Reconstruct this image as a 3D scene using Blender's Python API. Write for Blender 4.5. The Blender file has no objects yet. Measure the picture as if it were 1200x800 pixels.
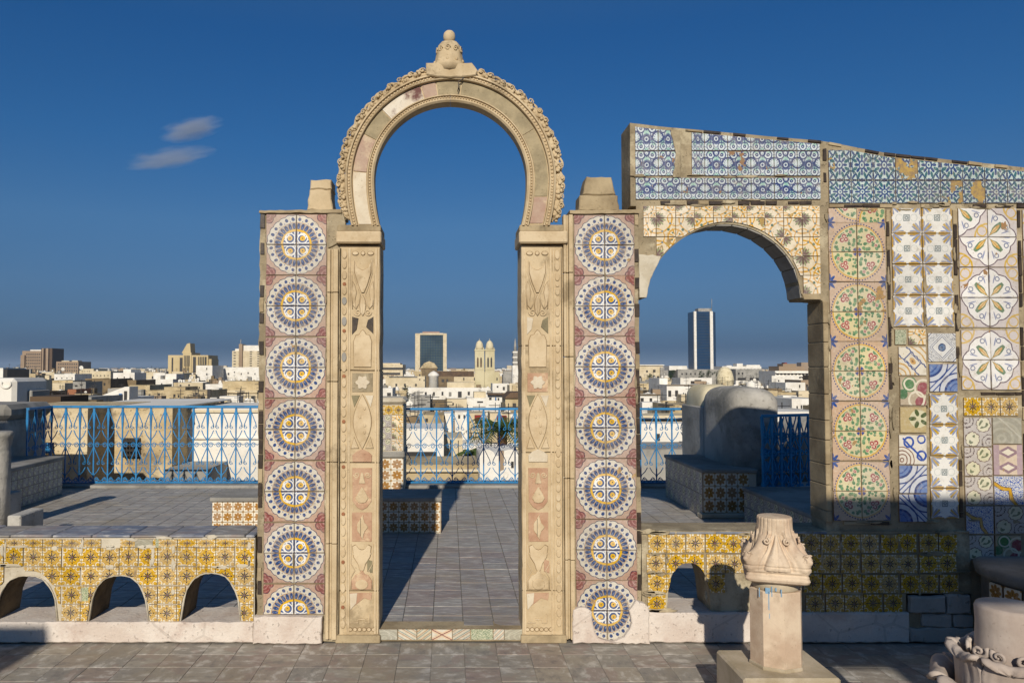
import bpy, math, random
from math import sin, cos, pi, sqrt, atan, atan2, tan, floor
from mathutils import Vector, Matrix, noise as mnoise
random.seed(7)
S = bpy.context.scene
C = S.collection

# ------------------------------------------------------------------ camera, light, exposure
FPX = 900.0; PU = 525.0; PV = 400.0; EYE = 1.65
PITCH = atan(32.0 / FPX)
cam_d = bpy.data.cameras.new('camera'); cam = bpy.data.objects.new('camera', cam_d); C.objects.link(cam)
cam_d.sensor_width = 36.0; cam_d.lens = 36.0 * FPX / 1200.0; cam_d.shift_x = (600 - PU) / 1200.0
cam_d.clip_start = 0.05; cam_d.clip_end = 30000
cam.location = (0, 0, EYE); cam.rotation_euler = (pi / 2 + PITCH, 0, 0)
S.camera = cam

SUN_EL = math.radians(26.6); SUN_DX = 0.112                      # light travels +Y and slightly +X
ldir = Vector((SUN_DX, 1.0, 0)).normalized() * cos(SUN_EL) + Vector((0, 0, -sin(SUN_EL)))
sun_d = bpy.data.lights.new('sun', 'SUN'); sun_d.energy = 4.5; sun_d.angle = math.radians(0.53); sun_d.color = (1.0, 0.92, 0.80)
sun = bpy.data.objects.new('sun', sun_d); C.objects.link(sun)
sun.rotation_euler = ldir.to_track_quat('-Z', 'Y').to_euler(); sun.location = (-2, -10, 12)

W = bpy.data.worlds.new('World'); S.world = W; W.use_nodes = True
wn = W.node_tree.nodes; wl = W.node_tree.links; wn.clear()
wo = wn.new('ShaderNodeOutputWorld'); wb = wn.new('ShaderNodeBackground'); sky = wn.new('ShaderNodeTexSky')
sky.sky_type = 'NISHITA'; sky.sun_disc = False; sky.sun_elevation = SUN_EL
sky.sun_rotation = math.atan2(-ldir.x, -ldir.y)
sky.altitude = 1500; sky.air_density = 0.75; sky.dust_density = 0.15; sky.ozone_density = 3.0
gam = wn.new('ShaderNodeGamma'); gam.inputs[1].default_value = 0.72
hsv = wn.new('ShaderNodeHueSaturation'); hsv.inputs['Saturation'].default_value = 1.30; hsv.inputs['Hue'].default_value = 0.5; hsv.inputs['Value'].default_value = 1.0
wl.new(sky.outputs[0], gam.inputs[0]); wl.new(gam.outputs[0], hsv.inputs['Color']); 
stc = wn.new('ShaderNodeTexCoord'); ssp = wn.new('ShaderNodeSeparateXYZ'); wl.new(stc.outputs['Generated'], ssp.inputs[0])
srp = wn.new('ShaderNodeValToRGB'); wl.new(ssp.outputs[2], srp.inputs[0])
SKY_TINT = [(0.0, (0.12, 0.185, 0.33, 1)), (0.027, (0.11, 0.18, 0.31, 1)), (0.052, (0.235, 0.32, 0.44, 1)), (0.102, (0.40, 0.505, 0.61, 1)), (0.181, (0.52, 0.70, 0.81, 1)), (0.275, (0.35, 0.70, 0.92, 1)), (0.40, (0.26, 0.65, 0.94, 1)), (0.60, (0.85, 0.92, 1.0, 1)), (1.0, (0.85, 0.92, 1.0, 1))]             # grey-blue dry haze towards the horizon, the same all round
while len(srp.color_ramp.elements) < len(SKY_TINT): srp.color_ramp.elements.new(0.5)
for e_, (p_, c_) in zip(srp.color_ramp.elements, SKY_TINT): e_.position = p_; e_.color = c_
smx = wn.new('ShaderNodeMix'); smx.data_type = 'RGBA'; smx.blend_type = 'MULTIPLY'; smx.inputs[0].default_value = 1.0
wl.new(hsv.outputs[0], smx.inputs[6]); wl.new(srp.outputs[0], smx.inputs[7]); wl.new(smx.outputs[2], wb.inputs[0])
wb.inputs[1].default_value = 0.12
wl.new(wb.outputs[0], wo.inputs[0])
S.view_settings.view_transform = 'Standard'; S.view_settings.look = 'None'
S.view_settings.exposure = 0.0; S.view_settings.gamma = 1.0; S.view_settings.use_curve_mapping = False
S.cycles.max_bounces = 6; S.cycles.volume_bounces = 0

# ------------------------------------------------------------------ pixel of the photograph + depth -> point
CP, SP = cos(PITCH), sin(PITCH)
def at(u, v, Y):
    dx = (u - PU) / FPX; dy = (PV - v) / FPX
    fy = CP - dy * SP; fz = SP + dy * CP
    k = Y / fy
    return Vector((dx * k, Y, EYE + fz * k))
Y0 = 4.70
def ux(u, Y=Y0): return (u - PU) / FPX * Y
def vz(v, Y=Y0): return at(PU, v, Y).z
def F(u, v): return (ux(u), vz(v))                                # a point on the front plane as (x, z)

# ------------------------------------------------------------------ node DSL
def lin(r, g=None, b=None):
    if g is None:
        h = r.lstrip('#'); r, g, b = [int(h[i:i + 2], 16) for i in (0, 2, 4)]
    f = lambda c: (c / 255 / 12.92) if c / 255 <= 0.04045 else ((c / 255 + 0.055) / 1.055) ** 2.4
    return (f(r), f(g), f(b), 1.0)
class X:
    """a value socket with arithmetic"""
    nt = None
    def __init__(s, o): s.o = o
def nd(t, **kw):
    n = X.nt.nodes.new(t)
    for k, v in kw.items(): setattr(n, k, v)
    return n
def lk(sock, val):
    if isinstance(val, X): val = val.o
    if isinstance(val, bpy.types.NodeSocket): X.nt.links.new(val, sock)
    else: sock.default_value = val
def m(op, a, b=0.0, c=0.0):
    n = nd('ShaderNodeMath', operation=op)
    lk(n.inputs[0], a); lk(n.inputs[1], b)
    if op in ('COMPARE', 'MULTIPLY_ADD', 'SMOOTH_MIN', 'WRAP'): lk(n.inputs[2], c)
    return X(n.outputs[0])
X.__add__ = lambda a, b: m('ADD', a, b); X.__radd__ = lambda a, b: m('ADD', a, b)
X.__sub__ = lambda a, b: m('SUBTRACT', a, b); X.__rsub__ = lambda a, b: m('SUBTRACT', b, a)
X.__mul__ = lambda a, b: m('MULTIPLY', a, b); X.__rmul__ = lambda a, b: m('MULTIPLY', a, b)
X.__truediv__ = lambda a, b: m('DIVIDE', a, b); X.__gt__ = lambda a, b: m('GREATER_THAN', a, b)
X.__lt__ = lambda a, b: m('LESS_THAN', a, b)
def mx(a, b): return m('MAXIMUM', a, b)
def mn(a, b): return m('MINIMUM', a, b)
def ab(a): return m('ABSOLUTE', a)
def near(a, b, w): return m('COMPARE', a, b, w)
def length(x, y): return m('SQRT', x * x + y * y)
def ang(y, x): return m('ARCTAN2', y, x)
def dist(x, y, cx, cy): return length(x - cx, y - cy)
def mix(a, b, f, blend='MIX'):
    n = nd('ShaderNodeMix', data_type='RGBA', blend_type=blend)
    lk(n.inputs[0], f); lk(n.inputs[6], a); lk(n.inputs[7], b)
    return n.outputs[2]
def petals(r, a, n, rc, w, h, phase=0.0):
    q = m('FRACT', a * (n / (2 * pi)) + (phase + 50.0)) - 0.5
    t = r * q * (2 * pi / n)
    dx = t / w; dy = (r - rc) / h
    return (dx * dx + dy * dy) < 1.0
def noise_tex(scale, detail=3.0, vec=None, rough=0.55, dim='3D'):
    n = nd('ShaderNodeTexNoise'); n.inputs['Scale'].default_value = scale; n.inputs['Detail'].default_value = detail
    n.inputs['Roughness'].default_value = rough
    if vec is not None: lk(n.inputs['Vector'], vec)
    return X(n.outputs[0])
def ramp(val, stops):
    n = nd('ShaderNodeValToRGB'); cr = n.color_ramp
    while len(cr.elements) < len(stops): cr.elements.new(0.5)
    for e, (p, c) in zip(cr.elements, stops): e.position = p; e.color = c
    lk(n.inputs[0], val)
    return n.outputs[0]
def smooth(v, a, b):
    n = nd('ShaderNodeMapRange'); n.interpolation_type = 'SMOOTHSTEP'
    lk(n.inputs[0], v); n.inputs[1].default_value = a; n.inputs[2].default_value = b
    return X(n.outputs[0])
def new_mat(name):
    mt = bpy.data.materials.new(name); mt.use_nodes = True; X.nt = mt.node_tree
    b = mt.node_tree.nodes['Principled BSDF']
    return mt, b
def bump(b, h, strength=0.4, distance=0.01):
    n = nd('ShaderNodeBump'); n.inputs['Strength'].default_value = strength; n.inputs['Distance'].default_value = distance
    lk(n.inputs['Height'], h); X.nt.links.new(n.outputs[0], b.inputs['Normal'])
def wpos(sc=(1, 1, 1)):
    g = nd('ShaderNodeNewGeometry'); n = nd('ShaderNodeVectorMath', operation='MULTIPLY')
    X.nt.links.new(g.outputs['Position'], n.inputs[0]); n.inputs[1].default_value = sc
    return n.outputs[0]
def opos(seed=True, sc=1.0):
    """object coordinates, shifted by the object's own random number"""
    t = nd('ShaderNodeTexCoord'); i = nd('ShaderNodeObjectInfo'); n = nd('ShaderNodeVectorMath', operation='ADD')
    c = nd('ShaderNodeVectorMath', operation='SCALE'); c.inputs[0].default_value = (37.1, 11.7, 53.3)
    X.nt.links.new(i.outputs['Random'], c.inputs['Scale'])
    X.nt.links.new(t.outputs['Object'], n.inputs[0]); X.nt.links.new(c.outputs[0], n.inputs[1])
    return n.outputs[0], X(i.outputs['Random'])

# ------------------------------------------------------------------ tile patterns (u, v in 0..1)
def tile_mat(name, fn, wear=1.0, body='#a98a5e', grime=0.35, vary=0.1, dull=None):
    mt, b = new_mat(name)
    uv = nd('ShaderNodeUVMap'); sp = nd('ShaderNodeSeparateXYZ'); X.nt.links.new(uv.outputs[0], sp.inputs[0])
    vec, rnd = opos()
    wob = noise_tex(26.0, 2.0, vec)
    u = X(sp.outputs[0]) + (wob - 0.5) * 0.05; v = X(sp.outputs[1]) + (wob - 0.5) * 0.045
    col = fn(u, v)
    wash = noise_tex(55.0, 3.0, vec)
    col = mix(col, (0.72, 0.66, 0.58, 1), smooth(wash, 0.45, 0.75) * 0.18)
    # shade differences from tile to tile
    r2 = m('FRACT', rnd * 17.31)
    n = nd('ShaderNodeHueSaturation'); lk(n.inputs['Color'], col); lk(n.inputs['Value'], r2 * (2 * vary) + (1.0 - vary))
    lk(n.inputs['Saturation'], m('FRACT', rnd * 7.77) * 0.3 + 0.8); col = n.outputs[0]
    # worn glaze and patina
    col = mix(col, lin('#9c9079'), smooth(noise_tex(17.0, 5.0, vec, 0.7), 0.5, 0.72) * 0.42)
    r3 = m('FRACT', rnd * 91.7)
    big = noise_tex(11.0, 5.0, vec, 0.6)
    thr = 0.74 - m('POWER', r3, 4.0) * 0.15 * wear
    chip = big > thr
    fine = noise_tex(130.0, 2.0, vec) > (0.735 - 0.03 * wear)
    chip = mx(chip, fine)
    bod = mix(lin(body), lin('#8a7458'), smooth(noise_tex(38.0, 5.0, vec, 0.7), 0.35, 0.65))
    col = mix(col, bod, chip)
    g = noise_tex(2.2, 5.0, wpos(), 0.65)
    col = mix(col, lin('#6f6350'), smooth(g, 0.45, 0.8) * grime)
    # dirt along the edges
    e = mx(ab(X(sp.outputs[0]) - 0.5), ab(X(sp.outputs[1]) - 0.5))
    col = mix(col, lin('#7c6d56'), smooth(e + (wob - 0.5) * 0.05, 0.465, 0.505) * 0.75)
    lk(b.inputs['Base Color'], col)
    lk(b.inputs['Roughness'], chip * 0.4 + wash * 0.35 + 0.28)
    b.inputs['Specular IOR Level'].default_value = 0.35
    bump(b, (wash * 0.25 - chip), 0.5, 0.0015)
    return mt

def p_medallion(x, y):
    r = length(x, y); a = ang(y, x)
    bg = mix(lin('#b89c88'), lin('#997a68'), noise_tex(20.0, 2.0))
    # corner lobes
    cx = 1.0 - x; cy = 1.0 - y; rc = length(cx, cy); ac = ang(cy, cx)
    lob = ab(m('SINE', ac * 3.0)) * 0.06 + 0.27
    col = mix(bg, lin('#3c3040'), rc < lob + 0.02)
    col = mix(col, lin('#7a4440'), rc < lob)
    col = mix(col, lin('#a0716a'), near(m('FRACT', rc * 9.0), 0.5, 0.12) * (rc < lob - 0.03))
    sc = ab(m('SINE', a * 12.0 + 0.5 * pi)) * 0.035 + 0.935
    col = mix(col, lin('#27304f'), r < sc + 0.022)
    col = mix(col, mix(lin('#cfc9ba'), lin('#b3ab99'), noise_tex(9.0, 3.0)), r < sc)
    col = mix(col, lin('#1c3a6e'), petals(r, a, 24, 0.84, 0.052, 0.058, 0.0))
    col = mix(col, lin('#3a4c80'), petals(r, a, 24, 0.77, 0.016, 0.018, 0.5))
    col = mix(col, lin('#a5793f'), r < 0.735)
    col = mix(col, lin('#8f97a2'), r < 0.72)
    col = mix(col, lin('#a98a5c'), petals(r, a, 28, 0.615, 0.068, 0.118, 0.0))
    col = mix(col, lin('#193868'), petals(r, a, 28, 0.615, 0.054, 0.102, 0.0))
    col = mix(col, lin('#4f6790'), petals(r, a, 28, 0.57, 0.018, 0.045, 0.0))
    col = mix(col, lin('#27304f'), r < 0.515)
    col = mix(col, lin('#cfa31c'), r < 0.505)
    col = mix(col, lin('#284a7e'), r < 0.435)
    d = dist(x, y, 0.2, 0.2); da = ang(y - 0.2, x - 0.2)
    spir = near(m('FRACT', d * 6.0 - da * (1 / (2 * pi)) + 10.0), 0.5, 0.13) * (d < 0.15)
    col = mix(col, lin('#dcdad2'), mx(near(d, 0.160, 0.017), mx(near(x, 0.045, 0.013), near(y, 0.045, 0.013)) * (r < 0.42)))
    col = mix(col, lin('#dcdad2'), mx(spir, near(m('FRACT', a * (12 / pi)), 0.5, 0.18) * near(r, 0.395, 0.03)))
    col = mix(col, lin('#cfa31c'), d < 0.085)
    col = mix(col, lin('#3a3c40'), d < 0.022)
    return col
def p_yellow(x, y):
    x = x - 0.5; y = y - 0.5; r = length(x, y); a = ang(y, x)
    wn_ = noise_tex(14.0, 2.0); ax = ab(x); ay = ab(y); hi = mx(ax, ay); lo = mn(ax, ay)
    yel = mix(lin('#cda41a'), lin('#a9820f'), smooth(wn_, 0.35, 0.65))
    col = mix(yel, lin('#8f5f0c'), near(m('FRACT', r * 7.0 + wn_), 0.5, 0.12) * (r > 0.24) * 0.6)
    wht = lin('#d5cdb4')
    col = mix(col, wht, dist(hi, lo, 0.47, 0.15) < 0.062)
    col = mix(col, wht, dist(hi, lo, 0.49, 0.30) < 0.045)
    col = mix(col, wht, near(dist(ax, ay, 0.40, 0.40), 0.125, 0.018) * (r < 0.55))
    col = mix(col, wht, (r < 0.225) * (m('COSINE', a * 8.0) > -0.2))
    col = mix(col, lin('#2f241c'), mx(dist(ax, ay, 0.0, 0.33) < 0.04, dist(ax, ay, 0.33, 0.0) < 0.04))
    col = mix(col, lin('#2a2022'), petals(r, a, 8, 0.15, 0.034, 0.115, 0.5))
    col = mix(col, lin('#6a4a52'), r < 0.05)
    return col
def p_brown(x, y):
    x = x - 0.5; y = y - 0.5; r = length(x, y); a = ang(y, x); ax = ab(x); ay = ab(y)
    col = lin('#dcd3be')
    lob = ab(m('COSINE', a * 4.0)) * 0.16 + 0.30
    col = mix(col, lin('#a5762f'), r < lob)
    col = mix(col, lin('#8a5d25'), petals(r, a, 8, 0.22, 0.03, 0.17, 0.5))
    col = mix(col, lin('#b98a3c'), dist(ax, ay, 0.5, 0.5) < 0.1)
    col = mix(col, lin('#dcd3be'), r < 0.06)
    return col
def p_bluewhite(x, y):
    X_ = ab(x - 0.5); yy = y - 0.5; r = length(X_, yy + 0.03); a = ang(yy, X_)
    col = mix(lin('#b9c4c6'), lin('#8fb5a6'), smooth(m('SINE', yy * 9.0) * m('COSINE', X_ * 11.0), 0.1, 0.6))
    d1 = dist(X_, yy, 0.0, -0.06); d2 = dist(X_, yy, 0.5, 0.02); d3 = dist(X_, yy, 0.24, 0.34); d4 = dist(X_, yy, 0.24, -0.34)
    d5 = dist(X_, yy, 0.0, 0.42)
    k = mx(near(d1, 0.13, 0.042), near(d2 + ab(yy) * 0.25, 0.26, 0.045))
    k = mx(k, near(m('FRACT', d3 * 8.5), 0.4, 0.22) * (d3 < 0.21))
    k = mx(k, near(m('FRACT', d4 * 9.0), 0.4, 0.2) * (d4 < 0.17))
    k = mx(k, mx(near(d5, 0.11, 0.035), d1 < 0.05))
    k = mx(k, near(X_ + yy * 0.25, 0.2, 0.02) * (ab(yy) < 0.25))
    k = mx(k, petals(d2, ang(yy, X_ - 0.5), 12, 0.16, 0.012, 0.05))
    col = mix(col, lin('#2c3c6c'), k)
    col = mix(col, lin('#33477a'), mx(near(d1, 0.19, 0.014), near(m('FRACT', (X_ * 0.8 + ab(yy)) * 9.0), 0.5, 0.13) * (d2 > 0.3) * (d1 > 0.22) * (d3 > 0.22) * (d4 > 0.18)))
    col = mix(col, lin('#24345f'), smooth(noise_tex(16.0, 2.0), 0.52, 0.6) * k)
    return col
def p_bluegreen(x, y):
    ax = ab(x - 0.5); ay = ab(y - 0.5); r = length(ax, ay); a = ang(ay, ax)
    col = mix(lin('#8fa9a6'), lin('#c3cac4'), noise_tex(12.0, 2.0))
    col = mix(col, lin('#2f5e66'), petals(r, a, 8, 0.36, 0.055, 0.13, 0.0))
    col = mix(col, lin('#27406f'), petals(r, a, 8, 0.24, 0.05, 0.10, 0.5))
    col = mix(col, lin('#27406f'), mx(near(r, 0.12, 0.03), r < 0.04))
    dc = dist(ax, ay, 0.5, 0.5)
    col = mix(col, lin('#2b4470'), petals(dc, ang(ay - 0.5, ax - 0.5), 8, 0.17, 0.04, 0.1, 0.5))
    col = mix(col, lin('#2a5260'), near(dc, 0.3, 0.03))
    col = mix(col, lin('#213c66'), near(m('FRACT', r * 5.5 + 0.15 * m('SINE', a * 8.0)), 0.5, 0.10) * (r > 0.3))
    col = mix(col, lin('#2b4470'), mx(dist(ax, ay, 0.5, 0.0) < 0.09, dist(ax, ay, 0.0, 0.5) < 0.07))
    return col
def p_acanthus(x, y):
    r = length(x, y); a = ang(y, x); r2 = dist(x, y, 1.0, 0.0); r3 = dist(x, y, 0.0, 1.0)
    col = mix(lin('#ddd3bd'), lin('#d0bd98'), noise_tex(10.0, 2.0))
    col = mix(col, lin('#c59432'), mx(near(r, 0.82, 0.045), near(dist(x, y, 1.0, 1.0), 0.4, 0.04)))
    col = mix(col, lin('#c59432'), mx(near(r2, 0.42, 0.03), near(r3, 0.42, 0.03)))
    col = mix(col, lin('#8a9068'), petals(r, a, 12, 0.30, 0.06, 0.22, 0.0))
    col = mix(col, lin('#6b5450'), petals(r, a, 12, 0.24, 0.05, 0.2, 0.5))
    col = mix(col, lin('#c59432'), petals(dist(x, y, 1.0, 1.0), ang(1.0 - y, 1.0 - x), 8, 0.3, 0.04, 0.2, 0.0))
    col = mix(col, lin('#6c7f84'), mx(dist(x, y, 0.72, 0.3) < 0.06, dist(x, y, 0.3, 0.72) < 0.06))
    col = mix(col, lin('#4f6a58'), mx(dist(x, y, 0.62, 0.62) < 0.075, dist(x, y, 0.8, 0.85) < 0.05))
    return col
def p_floral(x, y):
    r = length(x, y); a = ang(y, x)
    col = mix(lin('#c2a992'), lin('#b39473'), noise_tex(14.0, 2.0))
    col = mix(col, lin('#34406c'), petals(r, a, 60, 0.945, 0.026, 0.026))
    cr = length(1.0 - x, 1.0 - y); ca = ang(1.0 - y, 1.0 - x)
    col = mix(col, lin('#2f4a85'), petals(cr, ca, 8, 0.15, 0.05, 0.12, 0.5))
    col = mix(col, lin('#c19a45'), r < 0.905)
    col = mix(col, lin('#c6bb92'), r < 0.865)
    cv = nd('ShaderNodeCombineXYZ'); lk(cv.inputs[0], x); lk(cv.inputs[1], y)
    vo = nd('ShaderNodeTexVoronoi'); vo.inputs['Scale'].default_value = 8.5; lk(vo.inputs['Vector'], cv.outputs[0]); vd = X(vo.outputs['Distance'])
    vc = nd('ShaderNodeSeparateColor'); lk(vc.inputs[0], vo.outputs['Color'])
    d = dist(x, y, 0.45, 0.45); da = ang(y - 0.45, x - 0.45)
    leaf = (vd < 0.50) * (r < 0.83) * (r > 0.17)
    col = mix(col, mix(lin('#3f6a4c'), lin('#6f9168'), X(vc.outputs[0])), leaf)
    for fx, fy, fr in ((0.40, 0.52, 0.085), (0.53, 0.45, 0.08), (0.42, 0.38, 0.075), (0.66, 0.22, 0.045)):
        fd = dist(x, y, fx, fy); col = mix(col, lin('#c9b49c'), fd < fr + 0.02); col = mix(col, lin('#96504c'), fd < fr); col = mix(col, lin('#d8c4b0'), fd < fr * 0.35)
    col = mix(col, lin('#b9935a'), r < 0.15)
    col = mix(col, lin('#3c477e'), near(r, 0.10, 0.05) * near(a, pi / 4, 0.45))
    return col
def p_leafstar(x, y):
    ax = ab(x - 0.5); ay = ab(y - 0.5)
    cx = 0.5 - ax; cy = 0.5 - ay; r = length(cx, cy); a = ang(cy, cx)
    col = mix(lin('#d8d6cd'), lin('#c9c6bf'), noise_tex(9.0, 2.0))
    k = petals(r, a, 16, 0.27, 0.05, 0.2, 0.5)
    col = mix(col, lin('#7d86a0'), petals(r, a, 16, 0.24, 0.04, 0.17, 0.0))
    col = mix(col, lin('#a98a35'), mx(k * mx(near(a, 0.0, 0.25), near(a, pi / 2, 0.25)), near(a, pi / 4, 0.13 - 0.2 * ab(r - 0.2)) * (r < 0.42)))
    col = mix(col, lin('#a88220'), mx(near(a, 0.0, 0.22 - 0.5 * ab(r - 0.22)), near(a, pi / 2, 0.22 - 0.5 * ab(r - 0.22))) * (r < 0.46))
    rr = length(ax, ay); mm = mx(ax, ay)
    col = mix(col, lin('#7c8584'), mx(near(mm, 0.085, 0.02), near(rr, 0.04, 0.02)))
    col = mix(col, lin('#b5b9b4'), near(dist(ax, ay, 0.24, 0.0), 0.11, 0.012))
    return col
def p_quatrefoil(x, y):
    r = length(x, y); a = ang(y, x); d45 = ab(a - pi / 4)
    col = mix(lin('#b9b2b4'), lin('#c9beb4'), noise_tex(7.0, 2.0))
    rc = dist(x, y, 0.98, 0.98)
    col = mix(col, lin('#bf9d45'), mx(near(rc, 0.42, 0.03), near(dist(x, y, 0.8, 0.8), 0.16, 0.022)))
    lobe = ab(m('COSINE', a * 4.0)) * 0.10 + 0.76 + d45 * 0.12
    col = mix(col, lin('#5d4c58'), r < lobe + 0.03)
    col = mix(col, lin('#d8d5cf'), r < lobe - 0.01)
    col = mix(col, lin('#7b84a3'), petals(r, a, 24, 0.62, 0.022, 0.15, 0.5) * (d45 > 0.42))
    col = mix(col, lin('#5b6787'), near(dist(x, y, 0.62, 0.28), 0.07, 0.015))
    col = mix(col, lin('#5b6787'), near(dist(x, y, 0.28, 0.62), 0.07, 0.015))
    pet = d45 < (0.32 - ab(r - 0.32) * 0.7)
    col = mix(col, lin('#5e7a5c'), pet * (r < 0.66))
    pet2 = d45 < (0.22 - ab(r - 0.30) * 0.7)
    col = mix(col, lin('#bf9140'), pet2 * (r < 0.56))
    col = mix(col, lin('#d7c596'), near(d45, 0.1, 0.03) * (r < 0.42) * (r > 0.2))
    return col
def p_diamond(x, y):
    ax = ab(x - 0.5); ay = ab(y - 0.5); s = ax + ay; r = length(ax, ay)
    col = lin('#cfcfca')
    col = mix(col, lin('#33406c'), near(s, 0.37, 0.015))
    col = mix(col, lin('#33406c'), mx(near(s, 0.45, 0.012), near(s, 0.86, 0.02)))
    vo = noise_tex(24.0, 1.0)
    col = mix(col, lin('#3d4460'), near(vo, 0.5, 0.03) * (s > 0.5) * (s < 0.8))
    col = mix(col, lin('#3f6890'), r < 0.14)
    col = mix(col, lin('#27406f'), near(r, 0.12, 0.02)); col = mix(col, lin('#27406f'), r < 0.04)
    return col
def p_bluebands(x, y):
    d = x - y; s = x + y
    col = lin('#b7bac0')
    r1 = length(x, 1.0 - y); r2 = length(1.0 - x, y)
    r = mn(r1, r2)
    col = mix(col, lin('#2f4a85'), near(ab(d), 0.10, 0.03) * (r > 0.0))
    r1 = length(1.0 - x, y); r2 = length(x, 1.0 - y); r = mn(r1, r2)
    col = mix(col, lin('#56709f'), r < 0.42)
    col = mix(col, lin('#223a73'), near(r, 0.44, 0.04)); col = mix(col, lin('#223a73'), near(r, 0.66, 0.025))
    col = mix(col, lin('#2f4a85'), near(r + ab(m('SINE', ang(y, 1.0 - x) * 14.0)) * 0.03, 0.3, 0.02))
    return col
def p_plaque(x, y):
    s = x + y - 1.0; d = x - y; col = lin('#d6cdb8')
    col = mix(col, lin('#bf9440'), near(m('FRACT', length(x, y) * 6.0), 0.5, 0.16) * (ab(s) > 0.33))
    col = mix(col, lin('#2c4680'), near(ab(s) + ab(m('SINE', d * 12.0)) * 0.04, 0.3, 0.03))
    col = mix(col, lin('#2c4680'), near(mx(ab(s) * 1.7, ab(d)), 0.36, 0.03))
    col = mix(col, lin('#c08f35'), (length(s * 1.6, d) < 0.2))
    col = mix(col, lin('#8a5d25'), (length(s * 1.6, d) < 0.07))
    return col
def p_scroll(x, y):
    d1 = dist(x, y, 0.35, 0.75); d2 = dist(x, y, 0.6, 0.2); d3 = dist(x, y, 0.85, 0.6)
    col = mix(lin('#b5a58c'), lin('#a3906f'), noise_tex(9.0, 2.0))
    col = mix(col, lin('#477a46'), d1 < 0.27); col = mix(col, lin('#8d3f45'), d3 < 0.22); col = mix(col, lin('#8d3f45'), dist(x, y, 0.75, 0.12) < 0.2)
    col = mix(col, lin('#3f6c42'), dist(x, y, 0.1, 0.4) < 0.18)
    col = mix(col, lin('#d0c6ac'), mx(near(d1, 0.2, 0.03), mx(near(d2, 0.28, 0.035), near(d3, 0.3, 0.03))))
    return col
def p_olive(x, y):
    col = mix(lin('#a98f4a'), lin('#c0ab72'), noise_tex(8.0, 3.0))
    d = dist(x, y, 0.7, 0.55)
    col = mix(col, lin('#ccc59a'), d < 0.34)
    col = mix(col, lin('#4a5a22'), petals(d, ang(y - 0.55, x - 0.7), 5, 0.24, 0.08, 0.14))
    return col
def p_bluescroll(x, y):
    col = lin('#d5cfc2'); d = dist(x, y, 0.35, 0.75); e = dist(x, y, 0.8, 0.3); f = dist(x, y, 0.1, 0.15)
    col = mix(col, lin('#33509a'), mx(near(d, 0.16, 0.035), near(e, 0.15, 0.035)))
    col = mix(col, lin('#33509a'), near(x + y, 1.02, 0.05) * (ab(x - y) < 0.75))
    col = mix(col, lin('#7a5a4a'), near(m('FRACT', f * 8.0), 0.5, 0.16) * (f < 0.45))
    col = mix(col, lin('#33509a'), near(dist(x, y, 0.8, 0.85), 0.13, 0.03))
    return col
def p_linenet(x, y):
    col = mix(lin('#b7afa6'), lin('#a8a09a'), noise_tex(18.0, 2.0)); s = x - y
    d1 = dist(x, y, 0.3, 0.25); d2 = dist(x, y, 0.7, 0.75)
    c = mn(d1, d2)
    col = mix(col, lin('#c9c3a4'), c < 0.25)
    col = mix(col, lin('#6b5650'), near(c + (noise_tex(12.0, 1.0) - 0.5) * 0.12, 0.25, 0.016))
    col = mix(col, lin('#6a7256'), petals(c, ang(x - y + 0.1, x + y - 1.0), 10, 0.12, 0.02, 0.05))
    k = mn(dist(x, y, 0.9, 0.15), dist(x, y, 0.1, 0.9))
    col = mix(col, lin('#4c3a3a'), near(m('FRACT', k * 8.0 + noise_tex(15.0, 1.0)), 0.5, 0.10) * (k < 0.28))
    return col
def p_yellowband(x, y):
    col = lin('#c3c2bd'); r = length(x, y); a = ang(y, x)
    w = noise_tex(16.0, 1.0)
    col = mix(col, lin('#34539a'), near(w, 0.5, 0.05) * (r > 0.0))
    rr = r + ab(m('SINE', a * 4.0)) * 0.12
    col = mix(col, lin('#3d2f2a'), near(rr, 0.75, 0.075)); col = mix(col, lin('#b88f3a'), near(rr, 0.75, 0.055))
    return col
def p_pinkdiamond(x, y):
    ax = ab(x - 0.5); col = lin('#a88f94'); t = m('FRACT', y * 2.0); d = ax + ab(t - 0.5)
    col = mix(col, lin('#c9b49a'), ax < 0.3)
    col = mix(col, lin('#8c7078'), (d < 0.4) * (ax < 0.3)); col = mix(col, lin('#d6cbb4'), d < 0.22)
    return col
def p_faded(x, y):
    col = lin('#9a9684'); d = dist(x, y, 0.3, 0.2)
    col = mix(col, lin('#a9a591'), near(m('FRACT', d * 4.0), 0.5, 0.18)); col = mix(col, lin('#b3af9c'), near(x + y, 1.2, 0.04))
    return col
def p_greenweave(x, y):
    col = lin('#c6c4a4'); k = noise_tex(13.0, 2.0)
    return mix(col, lin('#4b6a4a'), near(k, 0.5, 0.05))
def p_stepgeo(x, y):
    d = x - y; col = mix(lin('#c4b89e'), lin('#a5896c'), near(m('FRACT', d * 2.0 + 5.0), 0.5, 0.12))
    return mix(col, lin('#7f8f88'), near(m('FRACT', d * 2.0 + 5.0), 0.15, 0.1))
def p_xstar(x, y):
    ax = ab(x - 0.5); ay = ab(y - 0.5)
    col = mix(lin('#c9ab86'), lin('#c4bca8'), ab(ax - ay) > 0.2)
    return mix(col, lin('#7a3d3a'), near(ax - ay, 0.0, 0.05))

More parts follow.
